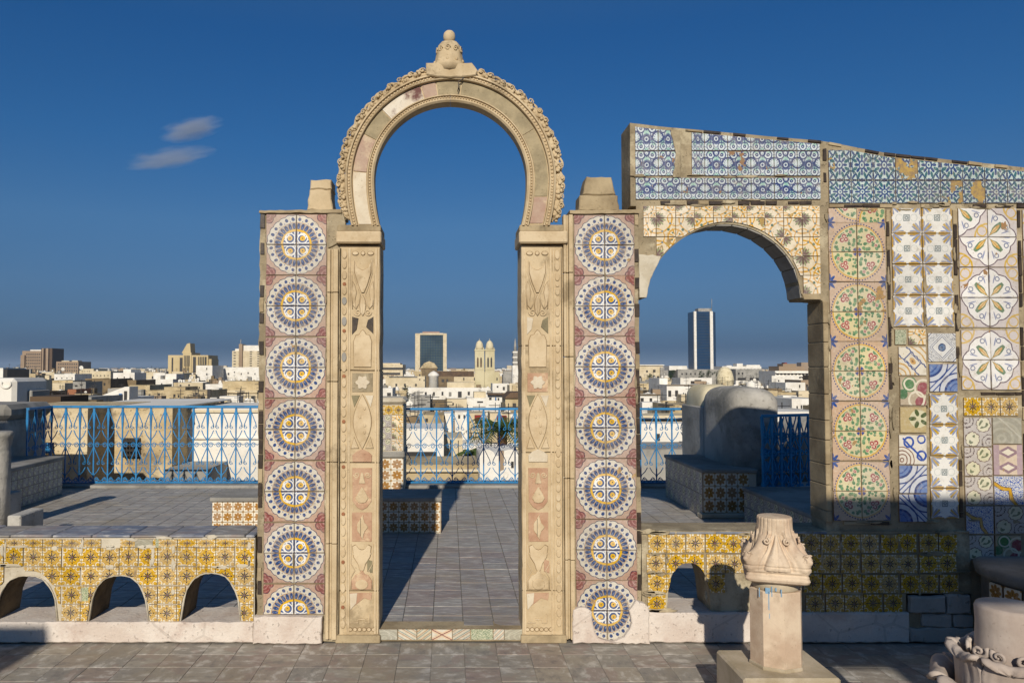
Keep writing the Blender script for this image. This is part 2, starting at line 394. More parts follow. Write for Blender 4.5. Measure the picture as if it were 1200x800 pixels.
MT = {}
MT['medallion'] = tile_mat('glazed medallion tile', p_medallion, 0.85, '#b89868', 0.22)
MT['yellow'] = tile_mat('glazed yellow flower tile', p_yellow, 0.9, '#b39a6a', 0.38)
MT['brown'] = tile_mat('glazed brown rosette tile', p_brown, 0.6, '#a98a5e', 0.25)
MT['bluewhite'] = tile_mat('glazed blue and white tile', p_bluewhite, 1.5, '#8f6a4e', 0.25)
MT['bluegreen'] = tile_mat('glazed blue and green tile', p_bluegreen, 1.7, '#b0924e', 0.25)
MT['acanthus'] = tile_mat('glazed ochre acanthus tile', p_acanthus, 1.1, '#b0924e', 0.35)
MT['floral'] = tile_mat('glazed flower wreath tile', p_floral, 1.35, '#a98550', 0.28)
MT['leafstar'] = tile_mat('glazed leaf star tile', p_leafstar, 0.7, '#b0924e', 0.22)
MT['quatrefoil'] = tile_mat('glazed quatrefoil tile', p_quatrefoil, 1.1, '#a0703f', 0.22)
for nm, fn in dict(diamond=p_diamond, bluebands=p_bluebands, plaque=p_plaque, scroll=p_scroll, olive=p_olive, bluescroll=p_bluescroll,
                   linenet=p_linenet, yellowband=p_yellowband, pinkdiamond=p_pinkdiamond, faded=p_faded, greenweave=p_greenweave,
                   stepgeo=p_stepgeo, xstar=p_xstar).items():
    MT[nm] = tile_mat('glazed %s tile' % nm, fn, 0.6, '#a98a5e', 0.25)

# ------------------------------------------------------------------ plain surfaces
def surf(name, c1, c2, scale=2.0, rough=0.85, bmp=0.4, c3=None, stain=0.0, fine=40.0, stretch=(1, 1, 1), bdist=0.01, spec=0.3, obj=False, cracks=0.0):
    mt, b = new_mat(name)
    vec = opos()[0] if obj else wpos(stretch); c2l = lin(c2)
    n1 = noise_tex(scale, 6.0, vec, 0.62); n2 = noise_tex(fine, 4.0, vec, 0.6)
    col = mix(lin(c1), lin(c2), smooth(n1, 0.36, 0.66))
    col = mix(col, (0.0, 0.0, 0.0, 1), (1.0 - n2) * 0.16)
    col = mix(col, (c2l[0] * 0.45, c2l[1] * 0.43, c2l[2] * 0.40, 1), smooth(n2, 0.60, 0.72) * 0.38)
    if c3: col = mix(col, lin(c3), smooth(noise_tex(scale * 0.45 + 0.6, 6.0, vec, 0.7), 0.52, 0.66) * max(stain, 0.01))
    h = n1 * 0.6 + n2 * 0.4 - smooth(n2, 0.60, 0.72) * 0.3
    if cracks:
        vo = nd('ShaderNodeTexVoronoi', feature='DISTANCE_TO_EDGE'); lk(vo.inputs['Vector'], vec); vo.inputs['Scale'].default_value = cracks
        ck = (X(vo.outputs[0]) + (n1 - 0.5) * 0.05) < 0.006
        col = mix(col, lin('#5a5046'), ck * 0.18)
    lk(b.inputs['Base Color'], col); b.inputs['Roughness'].default_value = rough; b.inputs['Specular IOR Level'].default_value = spec
    bump(b, h, bmp, bdist)
    return mt
M_ = {}
M_['stone'] = surf('cream limestone', '#ccb895', '#b6a07c', 5.0, 0.8, 0.7, '#86755a', 0.8, 60, bdist=0.006)
M_['stone_light'] = surf('pale limestone', '#d3bf9d', '#c0a985', 7.0, 0.8, 0.6, '#9a8462', 0.6, 60, bdist=0.005)
M_['stone_edge'] = surf('weathered limestone edge', '#b3a180', '#8d7c60', 4.0, 0.85, 0.6, '#5e5440', 0.6, 50, bdist=0.008)
M_['column'] = surf('rosy sandstone', '#d6c2a8', '#c0a78e', 7.0, 0.8, 0.5, '#98836c', 0.5, 70, bdist=0.004)
M_['capital_stone'] = surf('pale rosy marble', '#bdb0a4', '#a5968a', 4.0, 0.75, 0.4, '#857262', 0.4, 60, bdist=0.004)
M_['base_stone'] = surf('buff sandstone block', '#bfb19a', '#a89a80', 6.0, 0.85, 0.5, '#8d7d60', 0.4, 80, bdist=0.004)
M_['plaster'] = surf('old ochre plaster', '#a5967a', '#877a62', 6.0, 0.9, 1.0, '#c9bd9f', 0.6, 50, bdist=0.012)
M_['plaster_white'] = surf('limewashed plaster', '#cfc6b2', '#b9ad95', 3.0, 0.9, 0.7, '#8a7c62', 0.45, 50, bdist=0.01)
M_['plinth'] = surf('pinkish limewash', '#dacfc2', '#cbbcae', 4.0, 0.9, 0.9, '#a88f80', 0.5, 45, bdist=0.014, cracks=1.6)
M_['dark_glaze'] = surf('dark glazed edging', '#352d28', '#4a3f35', 20.0, 0.35, 0.4, '#57462f', 0.3, 90, obj=True, bdist=0.003)
M_['tile_body'] = surf('tile clay', '#9b7b52', '#80623f', 30.0, 0.9, 0.4, obj=True)
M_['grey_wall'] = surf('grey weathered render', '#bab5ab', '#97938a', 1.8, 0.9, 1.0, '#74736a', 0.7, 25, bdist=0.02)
M_['grey_slab'] = surf('grey stone slab', '#a09c94', '#868279', 2.5, 0.85, 0.6, '#5e5c58', 0.5, 40, bdist=0.008)
M_['lime_dome'] = surf('cream limewashed dome', '#e3d7b6', '#cdbf9a', 2.0, 0.9, 0.5, '#8d7f60', 0.5, 30)
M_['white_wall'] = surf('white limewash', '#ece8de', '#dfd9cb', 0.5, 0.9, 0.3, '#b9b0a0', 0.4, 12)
M_['cream_wall'] = surf('cream render', '#dacbac', '#c8b896', 0.3, 0.9, 0.3, '#a5977a', 0.4, 12)
M_['sand_wall'] = surf('sandy stone wall', '#c9b792', '#ad9a75', 0.4, 0.95, 0.6, '#6f6046', 0.6, 8)
M_['rough_wall'] = surf('rough peeling sandstone wall', '#d9c7a3', '#bda67c', 1.6, 0.95, 1.0, '#6f6353', 0.75, 14, bdist=0.05)
M_['brown_wall'] = surf('brown earth wall', '#877458', '#71624a', 0.4, 0.95, 0.5, '#4f4534', 0.6, 8)
M_['grey_city'] = surf('grey concrete', '#a8a49b', '#8c8981', 0.3, 0.9, 0.4, '#605e58', 0.5, 8)
M_['roof_dark'] = surf('old brown roof', '#6d5844', '#54463a', 0.5, 0.9, 0.5)
M_['terracotta'] = surf('terracotta inlay', '#a06c4c', '#8b5a40', 12.0, 0.8, 0.4)
M_['inlay_rose'] = surf('pale worn rose inlay', '#bd9b7e', '#ad866b', 14.0, 0.85, 0.5, '#cdb592', 1.0, 60)
M_['pink_marble'] = surf('worn pink marble', '#a58678', '#8f6d60', 10.0, 0.6, 0.3, '#b3a390', 0.7, 60)
M_['ring_pink'] = surf('faded pink ring panel', '#b39a86', '#a88a78', 10.0, 0.7, 0.5, '#c4b294', 0.8, 60)
M_['ring_grey'] = surf('weathered grey ring panel', '#ab9c7c', '#93866a', 9.0, 0.8, 0.6, '#756a52', 0.8, 60)
M_['lining'] = surf('dark brown rubble', '#77664c', '#5c4e3a', 8.0, 0.95, 1.0, '#3f372a', 0.6, 40)
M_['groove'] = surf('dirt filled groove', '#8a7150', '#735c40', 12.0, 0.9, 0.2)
M_['grey_marble'] = surf('grey green marble', '#8d8364', '#766d54', 8.0, 0.7, 0.3, '#a3987c', 0.4, 60)
M_['white_marble'] = surf('white marble', '#d6cab2', '#c9baa0', 8.0, 0.6, 0.3, '#b39c80', 0.3, 60)
M_['maroon_white'] = surf('white marble with maroon flakes', '#d8cfbd', '#cdbfa8', 8.0, 0.6, 0.3, '#5e332c', 1.0, 60)
M_['floor_bed'] = surf('grey mortar bed', '#7f7b73', '#6b6862', 6.0, 0.9, 0.5)
M_['ground'] = surf('dusty city ground', '#8f8168', '#786c57', 0.02, 0.95, 0.1)
M_['foliage'] = surf('dark green foliage', '#3b4a24', '#2c3a1d', 2.0, 0.8, 0.2, obj=True)
M_['palm'] = surf('palm green', '#4e5f2c', '#3a4a24', 3.0, 0.7, 0.2, obj=True)
M_['trunk'] = surf('brown bark', '#5c4630', '#463525', 6.0, 0.95, 0.6)
M_['blue_paint'] = surf('blue painted iron', '#2583bb', '#1d73a9', 9.0, 0.45, 0.3, '#35506a', 0.35, 60, bdist=0.002, spec=0.5)
M_['blue_dark'] = surf('deep blue painted iron', '#2a93c4', '#2383b3', 9.0, 0.5, 0.3, '#24405a', 0.3, 60, bdist=0.002)
M_['blue_door'] = surf('blue painted door', '#2c6aa5', '#275f94', 2.0, 0.6, 0.1)
M_['window_dark'] = surf('dark window', '#2c2a29', '#3a3632', 1.0, 0.4, 0.0, spec=0.5)
M_['tower_brown'] = surf('brown tower concrete', '#a38e75', '#947f68', 0.05, 0.9, 0.0)
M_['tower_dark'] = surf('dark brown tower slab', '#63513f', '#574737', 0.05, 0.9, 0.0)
M_['tower_yellow'] = surf('yellow tower cladding', '#cdb98d', '#bda97d', 0.05, 0.9, 0.0)
M_['church'] = surf('yellow church stone', '#d2c7a2', '#c1b58e', 0.1, 0.9, 0.0)
M_['red'] = surf('dull red cloth', '#8e3a33', '#7c342e', 2.0, 0.9, 0.0)
def glass_mat(name, c, rough=0.12):
    mt, b = new_mat(name)
    n = noise_tex(0.08, 3.0, wpos())
    lk(b.inputs['Base Color'], mix(lin(c), (0.02, 0.03, 0.04, 1), smooth(n, 0.4, 0.7) * 0.5)); b.inputs['Roughness'].default_value = rough
    b.inputs['Specular IOR Level'].default_value = 0.8; b.inputs['Metallic'].default_value = 0.15
    return mt
M_['glass_blue'] = glass_mat('dark blue curtain glass', '#1d3d5e')
M_['glass_green'] = glass_mat('grey green curtain glass', '#4c5a5c')

def floor_mat(name, tones, streak, rough=0.55):
    mt, b = new_mat(name)
    vec, rnd = opos()
    st = nd('ShaderNodeVectorMath', operation='MULTIPLY'); lk(st.inputs[0], vec); st.inputs[1].default_value = (1.0, streak, 1.0)
    n1 = noise_tex(9.0, 5.0, st.outputs[0], 0.65); n2 = noise_tex(60.0, 3.0, vec)
    r2 = m('FRACT', rnd * 13.7)
    base = ramp(r2, [(i / (len(tones) - 1), lin(t)) for i, t in enumerate(tones)])
    col = mix(base, lin('#c9c4bb'), smooth(n1, 0.50, 0.66) * 0.6)
    col = mix(col, lin('#56545a'), smooth(1.0 - n1, 0.52, 0.68) * 0.45)
    col = mix(col, lin('#8d7a72'), smooth(noise_tex(5.0, 2.0, st.outputs[0]), 0.55, 0.6) * 0.45)
    col = mix(col, lin('#8f836e'), smooth(noise_tex(1.6, 5.0, wpos(), 0.65), 0.45, 0.7) * 0.6)
    lk(b.inputs['Base Color'], col); lk(b.inputs['Roughness'], n2 * 0.3 + rough - 0.1); b.inputs['Specular IOR Level'].default_value = 0.3
    bump(b, n1 * 0.3 + n2 * 0.5, 0.35, 0.002)
    return mt
MT['floor_up'] = floor_mat('blue grey veined floor tile', ['#918d86', '#9f9a92', '#8a8887', '#989089', '#90857f', '#a39f97'], 5.0)
MT['floor_low'] = floor_mat('grey marble floor tile', ['#8d887e', '#979186', '#85817a', '#928b7f', '#8b7f76', '#9d9585'], 1.6)
MT['slab_blue'] = floor_mat('blue grey coping tile', ['#6f7684', '#888a8c', '#7d7f88', '#948d80'], 2.0)

# ------------------------------------------------------------------ mesh builder
class MB:
    def __init__(s): s.v = []; s.f = []; s.uv = []; s.mi = []; s.sm = []
    def face(s, pts, uv=None, mi=0, smooth=False):
        b = len(s.v); s.v += [tuple(p) for p in pts]; s.f.append(list(range(b, b + len(pts))))
        s.uv.append(uv or [(0, 0)] * len(pts)); s.mi.append(mi); s.sm.append(smooth)
    def mesh(s, vs, fs, mi=0, smooth=False):
        b = len(s.v); s.v += [tuple(p) for p in vs]
        for f in fs:
            s.f.append([b + i for i in f]); s.uv.append([(0, 0)] * len(f)); s.mi.append(mi); s.sm.append(smooth)
    def box(s, x0, x1, y0, y1, z0, z1, mi=0, bev=0.0):
        if bev <= 0:
            vs = [(x0, y0, z0), (x1, y0, z0), (x1, y1, z0), (x0, y1, z0), (x0, y0, z1), (x1, y0, z1), (x1, y1, z1), (x0, y1, z1)]
            s.mesh(vs, [(3, 2, 1, 0), (4, 5, 6, 7), (0, 1, 5, 4), (1, 2, 6, 5), (2, 3, 7, 6), (3, 0, 4, 7)], mi)
            return s
        b = bev; L = []
        for z, q in ((z0, b), (z0 + b, 0), (z1 - b, 0), (z1, b)):
            L.append([(x0 + q + (b if not q else 0), y0 + q, z), (x1 - q - (b if not q else 0), y0 + q, z), (x1 - q, y0 + q + (b if not q else 0), z), (x1 - q, y1 - q - (b if not q else 0), z),
                      (x1 - q - (b if not q else 0), y1 - q, z), (x0 + q + (b if not q else 0), y1 - q, z), (x0 + q, y1 - q - (b if not q else 0), z), (x0 + q, y0 + q + (b if not q else 0), z)])
        vs = [p for l in L for p in l]
        fs = [tuple(range(7, -1, -1)), tuple(range(24, 32))]
        for k in range(3):
            for i in range(8):
                j = (i + 1) % 8; fs.append((k * 8 + i, k * 8 + j, k * 8 + 8 + j, k * 8 + 8 + i))
        s.mesh(vs, fs, mi)
        return s
    def prism(s, poly, y0, y1, mi=0, ch=0.0):
        """poly: list of (x, z) seen from the front; extruded from y0 (front) to y1"""
        ar = sum(poly[i][0] * poly[(i + 1) % len(poly)][1] - poly[(i + 1) % len(poly)][0] * poly[i][1] for i in range(len(poly)))
        if ar < 0: poly = poly[::-1]
        n = len(poly)
        if ch > 0:
            cx = sum(p[0] for p in poly) / n; cz = sum(p[1] for p in poly) / n
            inn = []
            for i in range(n):
                a, b_, c_ = Vector(poly[i - 1]), Vector(poly[i]), Vector(poly[(i + 1) % n])
                e1 = (b_ - a); e2 = (c_ - b_)
                if e1.length < 1e-7 or e2.length < 1e-7: inn.append(tuple(b_)); continue
                e1.normalize(); e2.normalize(); nn = Vector((-e1.y - e2.y, e1.x + e2.x))
                if nn.length < 1e-6: nn = Vector((-e1.y, e1.x))
                nn.normalize(); inn.append(tuple(b_ + nn * ch))
            vs = [(x, y0, z) for x, z in inn] + [(x, y0 + ch, z) for x, z in poly] + [(x, y1, z) for x, z in poly]
            fs = [tuple(range(n)), tuple(range(3 * n - 1, 2 * n - 1, -1))]
            for k in range(2):
                for i in range(n):
                    j = (i + 1) % n; fs.append((k * n + j, k * n + i, k * n + n + i, k * n + n + j))
        else:
            vs = [(x, y0, z) for x, z in poly] + [(x, y1, z) for x, z in poly]
            fs = [tuple(range(n)), tuple(range(2 * n - 1, n - 1, -1))] + [((i + 1) % n, i, n + i, n + (i + 1) % n) for i in range(n)]
        s.mesh(vs, fs, mi)
        return s
    def tube(s, pts, r, n=4, mi=0, flat=1.0, smooth=True, closed=False):
        pts = [Vector(p) for p in pts]; k = len(pts); vs = []
        for i, p in enumerate(pts):
            t = (pts[min(i + 1, k - 1)] - pts[max(i - 1, 0)])
            if t.length < 1e-9: t = Vector((0, 0, 1))
            t.normalize(); ref = Vector((0, 1, 0)) if abs(t.y) < 0.9 else Vector((1, 0, 0))
            a = t.cross(ref).normalized(); b = a.cross(t).normalized()
            rr = r[i] if isinstance(r, (list, tuple)) else r
            for j in range(n):
                w = 2 * pi * (j + 0.5) / n
                vs.append(p + a * cos(w) * rr + b * sin(w) * rr * flat)
        fs = []
        for i in range(k - 1):
            for j in range(n):
                q = (j + 1) % n; fs.append((i * n + j, i * n + q, i * n + n + q, i * n + n + j))
        fs.append(tuple(range(n - 1, -1, -1))); fs.append(tuple(range((k - 1) * n, k * n)))
        s.mesh(vs, fs, mi, smooth)
        return s
    def lathe(s, prof, cx, cy, n=24, mi=0, smooth=True, fn=None):
        """prof: (radius, z) from bottom to top; fn(theta, z, r) -> r"""
        vs = []
        for r, z in prof:
            for j in range(n):
                th = 2 * pi * j / n; rr = fn(th, z, r) if fn else r
                vs.append((cx + cos(th) * rr, cy + sin(th) * rr, z))
        fs = []
        for i in range(len(prof) - 1):
            for j in range(n):
                q = (j + 1) % n; fs.append((i * n + j, i * n + q, i * n + n + q, i * n + n + j))
        fs.append(tuple(range(n - 1, -1, -1))); k = (len(prof) - 1) * n; fs.append(tuple(range(k, k + n)))
        s.mesh(vs, fs, mi, smooth)
        return s
    def blob(s, c, r, nu=8, nv=5, mi=0):
        c = Vector(c); r = Vector(r) if not isinstance(r, (int, float)) else Vector((r, r, r)); vs = []
        for i in range(nv + 1):
            ph = -pi / 2 + pi * i / nv
            for j in range(nu):
                th = 2 * pi * j / nu
                vs.append((c.x + r.x * cos(ph) * cos(th), c.y + r.y * cos(ph) * sin(th), c.z + r.z * sin(ph)))
        fs = [(i * nu + j, i * nu + (j + 1) % nu, (i + 1) * nu + (j + 1) % nu, (i + 1) * nu + j) for i in range(nv) for j in range(nu)]
        s.mesh(vs, fs, mi, True)
        return s
    def data(s, name, mats):
        me = bpy.data.meshes.new(name); me.from_pydata(s.v, [], s.f)
        for q in (mats if isinstance(mats, (list, tuple)) else [mats]): me.materials.append(q)
        uvl = me.uv_layers.new(name='UVMap'); flat = [c for f in s.uv for uv in f for c in uv]
        uvl.data.foreach_set('uv', flat)
        me.polygons.foreach_set('material_index', s.mi); me.polygons.foreach_set('use_smooth', s.sm)
        me.update(); return me
    def build(s, name, mats, parent=None):
        o = bpy.data.objects.new(name, s.data(name, mats)); C.objects.link(o)
        if parent is not None:
            o.parent = parent; o.location = -abs_loc(parent)
        return o
def abs_loc(o):
    l = Vector(o.location)
    while o.parent is not None: o = o.parent; l += Vector(o.location)
    return l
def thing(name, label, cat, loc, group=None):
    o = bpy.data.objects.new(name, None); C.objects.link(o); o.location = loc; o.empty_display_size = 0.1
    o['label'] = label; o['category'] = cat
    if group: o['group'] = group
    return o
def tag(o, label, cat, group=None):
    o['label'] = label; o['category'] = cat
    if group: o['group'] = group
    return o
def struct(o): o['kind'] = 'structure'; return o
def stuff(o): o['kind'] = 'stuff'; return o
def inst(name, me, parent, loc, scale=None, rot=None):
    o = bpy.data.objects.new(name, me); C.objects.link(o); o.parent = parent
    o.location = Vector(loc) - (abs_loc(parent) if parent is not None else Vector())
    if scale is not None: o.scale = scale
    if rot is not None: o.rotation_euler = rot
    return o

# tile meshes ------------------------------------------------------
TH = 0.006
TILE_CACHE = {}
def tile_mesh(kind, w, h, rot=0):
    """unit front facing -Y, centred; quarter rotation of the picture"""
    key = (kind, round(w, 4), round(h, 4), rot)
    if key in TILE_CACHE: return TILE_CACHE[key]
    b = MB(); x = w / 2; z = h / 2; c = 0.0014
    fr = [(-x + c, -TH, -z + c), (x - c, -TH, -z + c), (x - c, -TH, z - c), (-x + c, -TH, z - c)]
    md = [(-x, -TH + c, -z), (x, -TH + c, -z), (x, -TH + c, z), (-x, -TH + c, z)]
    bk = [(p[0], 0.004, p[2]) for p in md]
    e = 0.012
    uvs = [(e, e), (1 - e, e), (1 - e, 1 - e), (e, 1 - e)]
    uvs = uvs[rot:] + uvs[:rot]
    b.face(fr, uvs)
    for i in range(4):
        j = (i + 1) % 4
        b.face([fr[j], fr[i], md[i], md[j]], [uvs[j], uvs[i], uvs[i], uvs[j]])
        b.face([md[j], md[i], bk[i], bk[j]], None, 1)
    me = b.data(kind + '_tile', [MT[kind], M_['tile_body']]); TILE_CACHE[key] = me
    return me
JIT = random.Random(3)
def put_tile(parent, kind, u0, v0, u1, v1, rot=0, Y=Y0, gap=0.28, jit=0.35, name='tile'):
    """tile covering a pixel rectangle of the front plane"""
    x0, x1 = ux(u0 + gap, Y), ux(u1 - gap, Y); z1, z0 = vz(v0 + gap, Y), vz(v1 - gap, Y)
    w = round((x1 - x0), 3); h = round(z1 - z0, 3)
    o = inst(name, tile_mesh(kind, w, h, rot), parent, ((x0 + x1) / 2 + JIT.uniform(-jit, jit) * 0.003, Y - 0.001 - JIT.uniform(0, 0.003), (z0 + z1) / 2 + JIT.uniform(-jit, jit) * 0.003))
    o.rotation_euler = (JIT.gauss(0, 0.006), JIT.gauss(0, 0.006) * jit * 2, JIT.gauss(0, 0.006))
    return o
def cut_tile(parent, kind, u0, v0, u1, v1, low=None, rot=0, Y=Y0, gap=0.28, n=8, top=None, name='tile'):
    """tile whose lower edge follows low(u) (v of the arch edge) and upper edge top(u)"""
    u0 += gap; u1 -= gap; v0 += gap; v1 -= gap
    runs = []; cur = []
    for i in range(n + 1):
        u = u0 + (u1 - u0) * i / n
        lo = min(v1, low(u)) if low else v1
        hi = max(v0, top(u)) if top else v0
        if lo - hi > 1.2: cur.append((u, hi, lo))
        else:
            if len(cur) > 1: runs.append(cur)
            cur = []
    if len(cur) > 1: runs.append(cur)
    for run in runs:
        if run[-1][0] - run[0][0] < 3: continue
        poly = [(u, lo) for u, hi, lo in run] + [(u, hi) for u, hi, lo in reversed(run)]
        cu = (u0 + u1) / 2; cv = (v0 + v1) / 2
        P = [F(a, b) if Y == Y0 else (ux(a, Y), vz(b, Y)) for a, b in poly]
        cx, cz = (sum(p[0] for p in P) / len(P), sum(p[1] for p in P) / len(P))
        P = [(x - cx, z - cz) for x, z in P]
        uv = []
        for a, b in poly:
            s = (a - u0) / (u1 - u0) * 0.976 + 0.012; t = 1 - ((b - v0) / (v1 - v0) * 0.976 + 0.012)
            for _ in range(rot): s, t = t, 1 - s
            uv.append((s, t))
        b = MB(); k = len(P)
        b.face([(x, -TH, z) for x, z in P], uv)
        for i in range(k):
            j = (i + 1) % k
            b.face([(P[j][0], -TH, P[j][1]), (P[i][0], -TH, P[i][1]), (P[i][0], 0.004, P[i][1]), (P[j][0], 0.004, P[j][1])], None, 1)
        me = b.data(kind + '_cut_tile', [MT[kind], M_['tile_body']])
        inst(name, me, parent, (cx, Y - 0.001 - JIT.uniform(0, 0.003), cz))
def strip_pieces(parent, pts, w, mat='dark_glaze', Y=Y0, skip=0.18, seg=20.0, seed=1, depth=0.007):
    """dark edging pieces along a pixel polyline"""
    R = random.Random(seed)
    for (a, b) in zip(pts, pts[1:]):
        L = sqrt((a[0] - b[0]) ** 2 + (a[1] - b[1]) ** 2); d = 0.0
        while d < L - 3:
            l = min(seg * R.uniform(0.75, 1.25), L - d)
            if R.random() > skip + 0.14:
                t0 = (d + 0.5) / L; t1 = (d + l - 0.5) / L
                p = (a[0] + (b[0] - a[0]) * t0, a[1] + (b[1] - a[1]) * t0); q = (a[0] + (b[0] - a[0]) * t1, a[1] + (b[1] - a[1]) * t1)
                nx, ny = -(q[1] - p[1]), q[0] - p[0]; nl = sqrt(nx * nx + ny * ny); nx, ny = nx / nl * w * R.uniform(0.36, 0.46), ny / nl * w * R.uniform(0.36, 0.46)
                j = lambda: R.uniform(-0.35, 0.35)
                poly = [(p[0] + nx + j(), p[1] + ny + j()), (q[0] + nx + j(), q[1] + ny + j()), (q[0] - nx + j(), q[1] - ny + j()), (p[0] - nx + j(), p[1] - ny + j())]
                mb = MB(); mb.prism([(ux(x, Y), vz(y, Y)) for x, y in poly], Y - depth - R.uniform(0, 0.003), Y + 0.004, ch=0.002)
                mb.build('edging_tile', M_[R.choice((mat, mat, mat, 'stone_edge')) if mat == 'dark_glaze' else mat], parent)
            d += l
def rough_poly(poly, amp=0.5, step=6.0, seed=0, fixed=()):
    """subdivide a pixel polygon and nudge it so that edges are broken"""
    out = []; n = len(poly)
    for i in range(n):
        a = poly[i]; b = poly[(i + 1) % n]; L = sqrt((a[0] - b[0]) ** 2 + (a[1] - b[1]) ** 2); k = max(1, int(L / step))
        for q in range(k):
            t = q / k; x = a[0] + (b[0] - a[0]) * t; y = a[1] + (b[1] - a[1]) * t
            dx = mnoise.noise(Vector((x * 0.13, y * 0.13, seed))) * amp * 2; dy = mnoise.noise(Vector((x * 0.13, y * 0.13, seed + 9.1))) * amp * 2
            out.append((x + dx, y + dy))
    return out
def PZ(poly, Y=Y0): return [(ux(a, Y), vz(b, Y)) for a, b in poly]

# ================================================================== LOWER FLOOR AND UPPER TERRACE
def floor_tile_mesh(kind, w, d):
    key = ('fl', kind, w, d)
    if key in TILE_CACHE: return TILE_CACHE[key]
    b = MB(); g = 0.0007 if kind == 'floor_low' else 0.0022; x = w / 2 - g; y = d / 2 - g; c = 0.002
    top = [(-x + c, -y + c, 0), (x - c, -y + c, 0), (x - c, y - c, 0), (-x + c, y - c, 0)]
    bot = [(-x, -y, -c), (x, -y, -c), (x, y, -c), (-x, y, -c)]; lo = [(p[0], p[1], -0.012) for p in bot]
    b.face(top)
    for i in range(4):
        j = (i + 1) % 4; b.face([top[j], top[i], bot[i], bot[j]]); b.face([bot[j], bot[i], lo[i], lo[j]])
    me = b.data(kind + '_floor_tile', MT[kind]); TILE_CACHE[key] = me; return me
ZU = 0.07
lf = struct(MB().box(-9, 9, -3.0, 4.86, -0.30, -0.003).build('lower_terrace_floor', M_['floor_bed']))
R = random.Random(11); n = 0
for row in range(5):
    for cidx in range(-17, 22):
        x = 0.19 * cidx; y = 4.60 - row * 0.19
        inst('tile', floor_tile_mesh('floor_low', 0.19, 0.19), lf, (x, y, R.uniform(-0.0015, 0.0015)), rot=(R.gauss(0, 0.003), R.gauss(0, 0.003), R.choice((0, pi / 2, pi, -pi / 2))))
b = MB()
for row in range(5, 22):
    for cidx in range(-17, 22):
        x = 0.19 * cidx; y = 4.60 - row * 0.19; b.box(x - .092, x + .092, y - .092, y + .092, -.012, 0)
stuff(b.build('far_tiles', MT['floor_low'], lf))
uf = struct(MB().box(-7.2, 7.5, 4.80, 10.75, -0.28, ZU - 0.006).build('upper_terrace_floor', M_['floor_bed']))
b = MB(); cnt = 0
rows = 31
for row in range(rows):
    y = 4.86 + 0.19 * row + 0.03
    for cidx in range(-35, 38):
        x = 0.19 * cidx
        inpass = -0.62 < x < 0.70
        leftv = x < -1.1 and x > -5.2; rightv = 1.1 < x < 3.2
        if (inpass or (leftv and 5.5 < y < 7.8) or (rightv and 5.5 < y < 7.0)) and cnt < 295 and (inpass or abs(x) > 1.1):
            cnt += 1
            inst('tile', floor_tile_mesh('floor_up', 0.19, 0.19), uf, (x, y, ZU + R.uniform(-0.0015, 0.0015)), rot=(R.gauss(0, 0.003), R.gauss(0, 0.003), R.choice((0, 0, pi))))
        else: b.box(x - .092, x + .092, y - .092, y + .092, ZU - .012, ZU + R.uniform(-.001, .001))
stuff(b.build('small_tiles', MT['floor_up'], uf))
struct(MB().box(-7.2, 7.5, 10.25, 10.75, ZU - 0.008, ZU + 0.035, bev=0.01).build('terrace_kerb', M_['grey_slab']))
struct(MB().box(-7.2, 7.5, 10.60, 10.85, -14, ZU - 0.02).build('terrace_edge_wall', M_['plaster_white']))
# step with tile riser
st = thing('doorway_step', 'low step faced with mismatched painted tiles between the two carved pilasters', 'step', (ux(530), Y0, 0))
MB().box(ux(436), ux(622), Y0 + 0.015, 4.88, 0, ZU, bev=0.006).build('tread', M_['stone_edge'], st)
sx = [445, 467, 489, 506, 530, 551, 577, 590, 617]; kk = ['slab', 'stepgeo', 'stepgeo', 'xstar', 'stepgeo', 'greenweave', 'stepgeo', 'faded']
for i in range(8):
    k = 'faded' if kk[i] == 'slab' else kk[i]
    put_tile(st, k, sx[i], 736, sx[i + 1], 749, rot=i % 4, Y=Y0 + 0.015)

# ================================================================== TILED PILLARS
def tiled_pillar(label, uL, uR, mc, tw, border_u, seed, plaster_v, patch=None):
    t = thing('tiled_pillar', label, 'pillar', (ux((uL + uR) / 2), Y0 + 0.14, 0))
    poly = rough_poly([(uL, 247), (uR, 247), (uR, 751), (uL, 751)], 0.8, 9, seed)
    MB().prism(PZ(poly), Y0 + 0.0, Y0 + 0.29).build('masonry', M_['plaster'], t)
    for k in range(7):
        cv = mc[k]
        for sx_, sy_, rot in ((1, -1, 0), (-1, -1, 1), (-1, 1, 2), (1, 1, 3)):
            u0, u1 = (tw[0], tw[1]) if sx_ < 0 else (tw[1], tw[2])
            v0, v1 = (cv - 35.6, cv) if sy_ < 0 else (cv, cv + 35.6)
            if sy_ > 0 and k == 6 and plaster_v < 750: continue
            put_tile(t, 'medallion', u0, v0, u1, v1, rot={(1, -1): 0, (-1, -1): 3, (-1, 1): 2, (1, 1): 1}[(sx_, sy_)])
    for a in border_u:
        strip_pieces(t, [(a, 250), (a, 716)], 6.0, seed=seed, seg=17, skip=0.22)
    return t
lp = tiled_pillar('left tiled pillar with seven stacked blue and white medallions, beside the left carved pilaster', 303.5, 398, [287, 358.6, 430.6, 503, 575.3, 647.2, 719], (311, 346.7, 382.3), [306.5], 5, 720)
rp = tiled_pillar('right tiled pillar with stacked medallions, its lowest one half buried in white plaster', 671, 749, [287.5, 358.6, 429.6, 501, 572, 643.5, 714.5], (673, 709, 744.5), [747], 8, 760)
